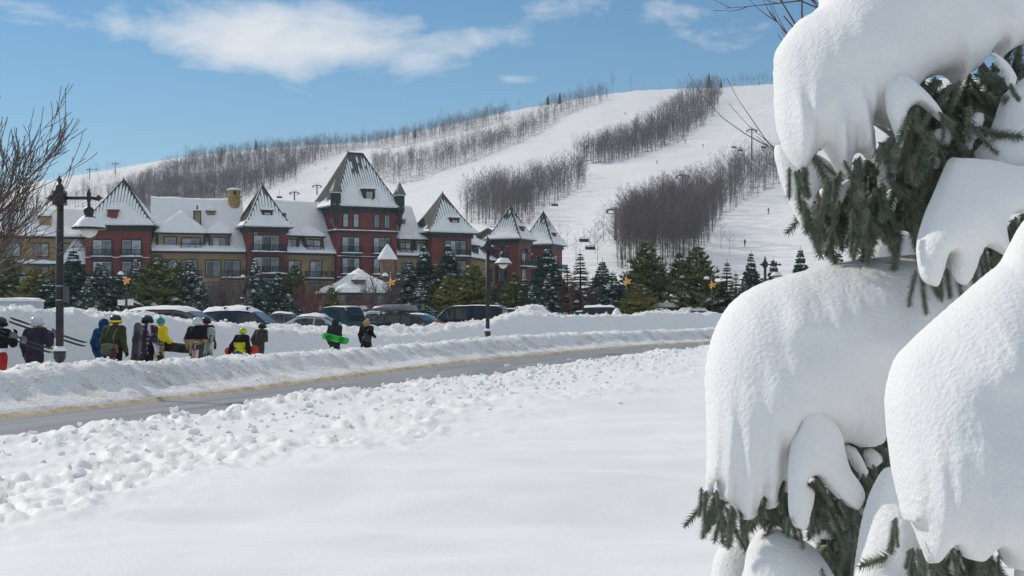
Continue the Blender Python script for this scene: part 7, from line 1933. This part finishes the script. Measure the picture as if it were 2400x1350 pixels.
# tips and sprigs breaking out of the snow
for (x, y, a, d, sc) in ((1850,392,-0.1,2.47,.6),(1864,400,0.2,2.46,.6),(1938,412,0.0,2.44,.6),(1950,424,-0.2,2.44,.6),(2004,372,0.1,2.44,.6),(2015,366,-0.2,2.44,.55),(1978,376,0.3,2.46,.6),(1905,360,0.6,2.50,.6),(2098,338,-0.1,2.40,.6),(2090,325,-0.5,2.41,.5),(2200,262,0.5,2.40,.6),(2208,268,0.1,2.40,.55),(2180,262,-0.4,2.41,.55),(2150,250,-0.2,2.42,.6),(2128,268,0.3,2.42,.6),
        (2070,430,0.0,2.48,.6),(2085,420,0.3,2.48,.6),(2090,495,0.0,2.48,.55),(2180,390,-0.2,2.50,.6),(2200,350,0.3,2.50,.6),(2260,370,-0.2,2.47,.6),(2285,300,0.4,2.47,.6),(2368,195,0.0,2.44,.55),(1968,470,-0.2,2.50,.6),
        (1644,1142,-0.1,2.41,.5),(1678,1148,0.1,2.40,.5),(1716,1186,-0.2,2.39,.55),(1732,1188,0.2,2.39,.5),(1776,1164,0.1,2.39,.5),(1796,1150,-0.2,2.39,.5),(1826,1130,0.0,2.39,.5),(1838,1126,-0.3,2.39,.5),(1850,1212,-0.2,2.29,.5),(1868,1218,0.2,2.29,.5),(1895,1150,0.2,2.31,.5),(1912,1118,0.3,2.31,.5),(1968,1170,0.2,2.30,.5),(1998,1180,0.0,2.30,.5),(2014,1150,0.4,2.31,.5),(2022,1110,0.2,2.38,.45),(2046,1088,0.1,2.44,.45),
        (2100,1212,-0.2,1.99,.42),(2134,1286,-0.3,1.97,.42),(2150,1284,0.1,1.97,.42),(2184,1246,0.0,1.98,.42),(2226,1274,0.1,1.97,.42),(2250,1276,-0.2,1.97,.42),(2276,1248,0.2,1.98,.42),(2308,1268,0.1,1.97,.42),(2340,1300,-0.1,1.96,.42)): twig(x, y, d, math.sin(a), math.cos(a), sc, -0.45)
# right pillow fringe
for (x, y, a) in ((2146,645,-0.3),(2160,655,0.0),(2176,655,0.3),(2196,625,0.2),(2219,640,0.0),(2244,655,0.1),(2262,630,0.3),(2285,590,0.3),(2305,585,0.1),(2330,590,0.2),(2355,595,0.5),(2370,560,0.3),(2390,540,0.2),(2350,540,0.6),(2380,520,0.1),(2280,600,0.1)): twig(x, y-12, 2.36, math.sin(a), math.cos(a), 0.62, -0.25)
twigs_in([(2350,520),(2400,505),(2410,580),(2370,590)], 8, 2.36, 2.5, 0.2, 0.6, (0.6, 0.9))
# middle pillow fringe
twigs_in([(1664,1140),(1696,1145),(1760,1180),(1800,1120),(1845,1010),(1848,1100),(1842,1170),(1800,1185),(1730,1195),(1665,1185)], 30, 2.46, 2.6, 0.05, 0.6, (0.6, 0.95))
for (x, y, a) in ((1656,1150,-0.25),(1680,1150,-0.25),(1698,1165,-0.25),(1722,1190,-0.2),(1745,1190,0.0),(1770,1175,0.1),(1800,1165,0.2),(1835,1140,-0.2),(1845,1205,-0.2),(1860,1215,0.0),(1830,1180,-0.4)): twig(x, y, 2.42, math.sin(a), math.cos(a), 0.72, -0.2)
twigs_in([(1890,1130),(1912,1115),(1945,1155),(1940,1190),(1905,1190)], 12, 2.34, 2.42, 0.1, 0.6, (0.6, 0.9))
twigs_in([(1955,1165),(2015,1150),(2020,1175),(1990,1195),(1960,1190)], 8, 2.32, 2.40, 0.3, 0.6, (0.5, 0.75))
twigs_in([(2000,1050),(2070,1030),(2085,1090),(2040,1110),(2010,1090)], 14, 2.46, 2.6, 0.0, 0.9, (0.6, 0.9))
twigs_in([(2058,940),(2088,930),(2085,975),(2066,975)], 5, 2.52, 2.62, 0.2, 0.8, (0.6, 0.8))
twigs_in([(1825,1025),(1850,1010),(1850,1090),(1832,1080)], 7, 2.5, 2.6, 0.0, 0.6, (0.6, 0.9))
# below: lower sprays
twigs_in([(1925,1270),(2000,1235),(2010,1290),(1980,1340),(1940,1320)], 20, 2.45, 2.65, 0.1, 0.7, (0.6, 0.95))
twigs_in([(1985,1235),(2015,1225),(2005,1280),(1985,1280)], 5, 2.4, 2.5, 0.1, 0.7, (0.6, 0.9))
twigs_in([(2130,1270),(2175,1265),(2220,1285),(2260,1280),(2310,1290),(2330,1330),(2250,1345),(2140,1320)], 26, 2.02, 2.2, 0.05, 0.6, (0.5, 0.8))
twigs_in([(2272,1245),(2305,1265),(2300,1290),(2270,1280)], 6, 2.0, 2.1, 0.1, 0.6, (0.45, 0.7))
for (x, y, a) in ((2097,1215,-0.2),(2104,1235,-0.4),(2140,1285,-0.3),(2160,1285,0.1),(2188,1245,0.1),(1925,1330,0.2)): twig(x, y, 2.08, math.sin(a), math.cos(a), 0.55, -0.2)

def needle_mass():
    Vs, Fs, MI, o = [], [], [], 0; rg = random.Random(31)
    base = [(np.array([v.co[:] for v in m.vertices]), np.array([p.vertices[:] for p in m.polygons]), np.array([p.material_index for p in m.polygons])) for m in TWM if all(len(p.vertices) == 3 for p in m.polygons)]
    for poly, n, d0, d1 in (([(1900,440),(2020,360),(2140,270),(2260,200),(2400,120),(2400,230),(2320,280),(2260,380),(2180,450),(2110,520),(2000,500),(1930,530)], 150, 2.68, 2.9), ([(1690,1130),(1830,1080),(2080,940),(2090,1090),(1990,1170),(1850,1170),(1720,1190)], 70, 2.56, 2.75), ([(1920,1260),(2010,1220),(2010,1340),(1940,1340)], 25, 2.55, 2.8), ([(2120,1240),(2330,1260),(2330,1350),(2120,1340)], 30, 2.12, 2.3), ([(2290,560),(2420,480),(2420,600),(2300,600)], 18, 2.42, 2.6)):
        P_ = np.array(poly, float); lo, hi = P_.min(0), P_.max(0); k = 0
        while k < n:
            x, y = rg.uniform(lo[0], hi[0]), rg.uniform(lo[1], hi[1])
            if not in_poly(np.array([x]), np.array([y]), poly)[0]: continue
            V, Q, mi = base[rg.randrange(len(base))]; a = rg.uniform(-1.2, 1.2); dv = Vector((math.sin(a), rg.uniform(-.7, .5), -math.cos(a))).normalized()
            R = np.array((Vector((0, 0, -1)).rotation_difference(dv) @ Matrix.Rotation(rg.uniform(0, 6.28), 4, 'Z').to_quaternion()).to_matrix())
            W = V @ R.T*rg.uniform(0.8, 1.15) + np.array(P(x, y, rg.uniform(d0, d1)))-np.array([0.80, 2.75, 0.35]); Vs.append(W); Fs.append(Q+o); MI.append(mi); o += len(V); k += 1
    ob = link('needle_mass', mesh_np('needle_mass', np.concatenate(Vs), np.concatenate(Fs), list(TWM[0].materials), smooth=False, mi=np.concatenate(MI)), spruce); ob['kind'] = 'stuff'
needle_mass()

# ================================================================== bare trees reaching into the frame
TWD = mat('fine_twig', (0.135, 0.108, 0.095), rough=0.85, var=0.25, vscale=6)
def branchy(b, p, d, ln, r, lev, rg, up=0.12, spread=0.55, segs=5):
    pts = [p.copy()]; q = p.copy(); dd = d.copy()
    for i in range(segs):
        dd = (dd+Vector((rg.uniform(-.16, .16), rg.uniform(-.16, .16), rg.uniform(-.08, .12)+up*0.5))).normalized(); q = q+dd*ln/segs; pts.append(q.copy())
    b.tube(pts, [max(0.0013, r*(1-0.75*i/segs)) for i in range(segs+1)], 5 if r > 0.01 else 3, cap=False)
    if lev <= 0: return
    nb = rg.randint(4, 6) if lev > 1 else rg.randint(3, 5)
    for k in range(nb):
        f = rg.uniform(0.25, 1.0); i = min(segs-1, int(f*segs)); c = pts[i].lerp(pts[i+1], f*segs-i); base = (pts[i+1]-pts[i]).normalized(); s = Vector((rg.uniform(-1, 1), rg.uniform(-1, 1), rg.uniform(-.7, .9))).normalized()
        branchy(b, c, (base+s*spread).normalized(), ln*rg.uniform(0.42, 0.68), r*0.5, lev-1, rg, up, spread, 4)
def frame_tree(name, lab, base, trunk, limbs, seed, rs=1.0):
    rg = random.Random(seed); t = empty(name, base); tag(t, lab, 'tree'); B = Vector(base)
    b = MB(); b.tube([Vector(x)-B for x in trunk], [0.11*rs, 0.09*rs, 0.06*rs, 0.03*rs][:len(trunk)], 8); b.build('trunk', TWD, t, True)
    for (p, q, r, lev) in limbs:
        b = MB(); p, q = Vector(p)-B, Vector(q)-B; branchy(b, p, (q-p).normalized(), (q-p).length, r, lev, rg); b.build('limb', TWD, t)
dl = 5.0
tr = [P(-242, 1200, dl), P(-232, 800, dl), P(-212, 450, dl), P(-182, 250, dl)]
frame_tree('bare_tree', 'leafless tree at the left edge, its fine branches reaching into view', P(-242, 1190, dl), tr,
           [(P(-232, 800, dl), P(-27, 620, dl), 0.010, 3), (P(-227, 700, dl), P(-7, 575, dl-0.2), 0.010, 3), (P(-222, 620, dl), P(-37, 435, dl+0.1), 0.010, 3), (P(-232, 840, dl), P(-17, 700, dl-0.2), 0.009, 3), (P(-217, 560, dl), P(-77, 375, dl), 0.009, 3), (P(-227, 760, dl), P(-37, 540, dl+0.2), 0.009, 3), (P(-227, 700, dl), P(-57, 640, dl-0.3), 0.008, 3), (P(-227, 720, dl), P(-17, 505, dl-0.1), 0.008, 3), (P(-232, 780, dl), P(-47, 720, dl+0.2), 0.008, 3), (P(-215, 760, dl), P(40, 560, dl-0.25), 0.008, 3), (P(-220, 800, dl), P(50, 650, dl+0.15), 0.008, 3), (P(-220, 700, dl), P(40, 520, dl+0.3), 0.008, 3), (P(-210, 600, dl), P(20, 525, dl), 0.008, 3)], 5, 0.42)
dr = 6.5
tr = [P(2130, 1250, dr), P(2120, 700, dr), P(2100, 300, dr), P(2060, -60, dr)]
frame_tree('bare_tree', 'leafless tree behind the snowy spruce, branches showing beside its pillows', P(2130, 1240, dr), tr,
           [(P(2110, 330, dr), P(1800, 70, dr), 0.012, 2), (P(2110, 200, dr), P(1900, 0, dr), 0.010, 3), (P(2100, 120, dr), P(1850, -30, dr-0.2), 0.009, 3), (P(2125, 560, dr), P(1735, 385, dr), 0.0065, 1), (P(2100, 100, dr), P(1800, -20, dr), 0.008, 2)], 8, 0.5)

# ================================================================== loose clods along the near road edge
def clod_meshes(n=13):
    out = []
    for k in range(6):
        g = np.linspace(-1.4, 1.4, n); X, Y, Z = np.meshgrid(g, g, g, indexing='ij'); r = np.sqrt((X/(1+0.25*random.uniform(-1, 1)))**2+(Y/(1+0.25*random.uniform(-1, 1)))**2+(Z/(0.8+0.15*random.random()))**2)
        f = r-0.95-0.55*fbm(X*1.1+k*5, Y*1.1, Z*1.1, seed=900+k, octv=3); V, Q = surface_nets(f, (-1.4, -1.4, -1.4), g[1]-g[0]); out.append(mesh_np('snow_clod', V, Q, CLODM))
    return out
CLD = clod_meshes(); rgc = random.Random(77)
def clod(x, y, r, lab, grp):
    z = float(field_height(x, y)[0]); o = link('snow_clod', CLD[rgc.randrange(6)]); o.location = (x, y, z+r*rgc.uniform(-0.1, 0.35)); o.scale = (r, r*rgc.uniform(.8, 1.1), r*rgc.uniform(.75, 1)); o.rotation_euler = (rgc.uniform(-.5, .5), rgc.uniform(-.5, .5), rgc.uniform(0, 6.28)); tag(o, lab, 'snow clod', grp)
for (px, py, r, lab) in ((455, 1014, 0.062, 'lone rounded snow clod on the smooth field below the road'), (292, 985, 0.05, 'upright snow clod right at the road edge on the left'), (130, 1010, 0.06, 'big pale clod near the left end of the rubble'), (80, 1030, 0.055, 'rough clod low at the left end of the rubble'), (1190, 862, 0.13, 'large clod of the far rubble right of the middle'), (1335, 845, 0.13, 'large clod at the road edge in the far rubble')):
    hz = FIELD+0.03; d = (CZ-hz)/((py-HY)/FPX)
    for _ in range(6): hz = float(field_height((px-1200)/FPX*d, d)[0]); d = (CZ-hz-r*0.3)/((py-HY)/FPX)
    clod((px-1200)/FPX*d, d, r, lab, 'snow clods')
cnt = 0
while cnt < 280:
    s_ = rgc.uniform(12, 75) if rgc.random() < 0.45 else rgc.uniform(12, 38); t_ = -5.7-abs(rgc.gauss(0, 1.5)); x, y = map(float, st_xy(s_, t_)); q = 1200+FPX*x/max(y, 1)
    if y < 8 or q < -40 or q > 1720 or t_ < -9.6: continue
    zn = 'left' if q < 420 else ('middle' if q < 1000 else 'far right')
    clod(x, y, rgc.uniform(0.018, 0.042)*(1+y/60)*(1.5 if rgc.random() < .12 else 1), 'loose snow clod in the %s part of the near road-edge rubble' % zn, 'loose clods in the %s rubble' % zn); cnt += 1
# crest crumbs of the ploughed bank
def crumbs():
    Vs, Fs, o = [], [], 0; rg = random.Random(5); base = [(np.array([v.co[:] for v in m.vertices]), np.array([p.vertices[:] for p in m.polygons])) for m in clod_meshes(5)[:4]]
    ok = 0
    n = 3600; S = np.array([rg.uniform(16, 95) if rg.random() < .6 else rg.uniform(14, 45) for _ in range(n)]); T = np.array([rg.choice((rg.gauss(1.7, .45), rg.gauss(2.5, .5), rg.gauss(8.7, .5), rg.gauss(9.3, .5), -5.8-abs(rg.gauss(0, 1.6)), -5.8-abs(rg.gauss(0, 1.4)))) for _ in range(n)])
    x, y = st_xy(S, T); near = T < -3
    z = np.where(near, field_height(x, y), bank_height(x, y))
    for i in range(n):
        V, Q = base[rg.randrange(4)]; r = rg.uniform(0.012, 0.045)*(0.7+y[i]/60); a = rg.uniform(0, 6.28); c, s = math.cos(a), math.sin(a)
        W = np.stack([(V[:, 0]*c-V[:, 1]*s)*r+x[i], (V[:, 0]*s+V[:, 1]*c)*r+y[i], V[:, 2]*r*.8+z[i]+r*.3], 1); Vs.append(W); Fs.append(Q+o); o += len(V)
    me = mesh_np('snow_crumbs', np.concatenate(Vs), np.concatenate(Fs), CLODM); tag(link('snow_crumbs', me), 'countless small crumbs of ploughed snow on the banks', 'snow crumbs', kind='stuff')
crumbs()

# ================================================================== cold air between here and the hill
def haze():
    b = MB(); b.box(-1850, 1850, -1550, 2050, -1.9, 262)
    m = bpy.data.materials.new('cold_haze'); m.use_nodes = True; N = m.node_tree.nodes; L = m.node_tree.links; N.clear()
    out = N.new('ShaderNodeOutputMaterial'); v = N.new('ShaderNodeVolumePrincipled'); v.inputs['Color'].default_value = (0.80, 0.89, 1.0, 1); v.inputs['Density'].default_value = HAZE; v.inputs['Anisotropy'].default_value = 0.0
    L.new(v.outputs[0], out.inputs['Volume']); o = b.build('haze', m); tag(o, 'thin pale winter haze over the slopes', kind='stuff')
HAZE = 0.00021
haze()
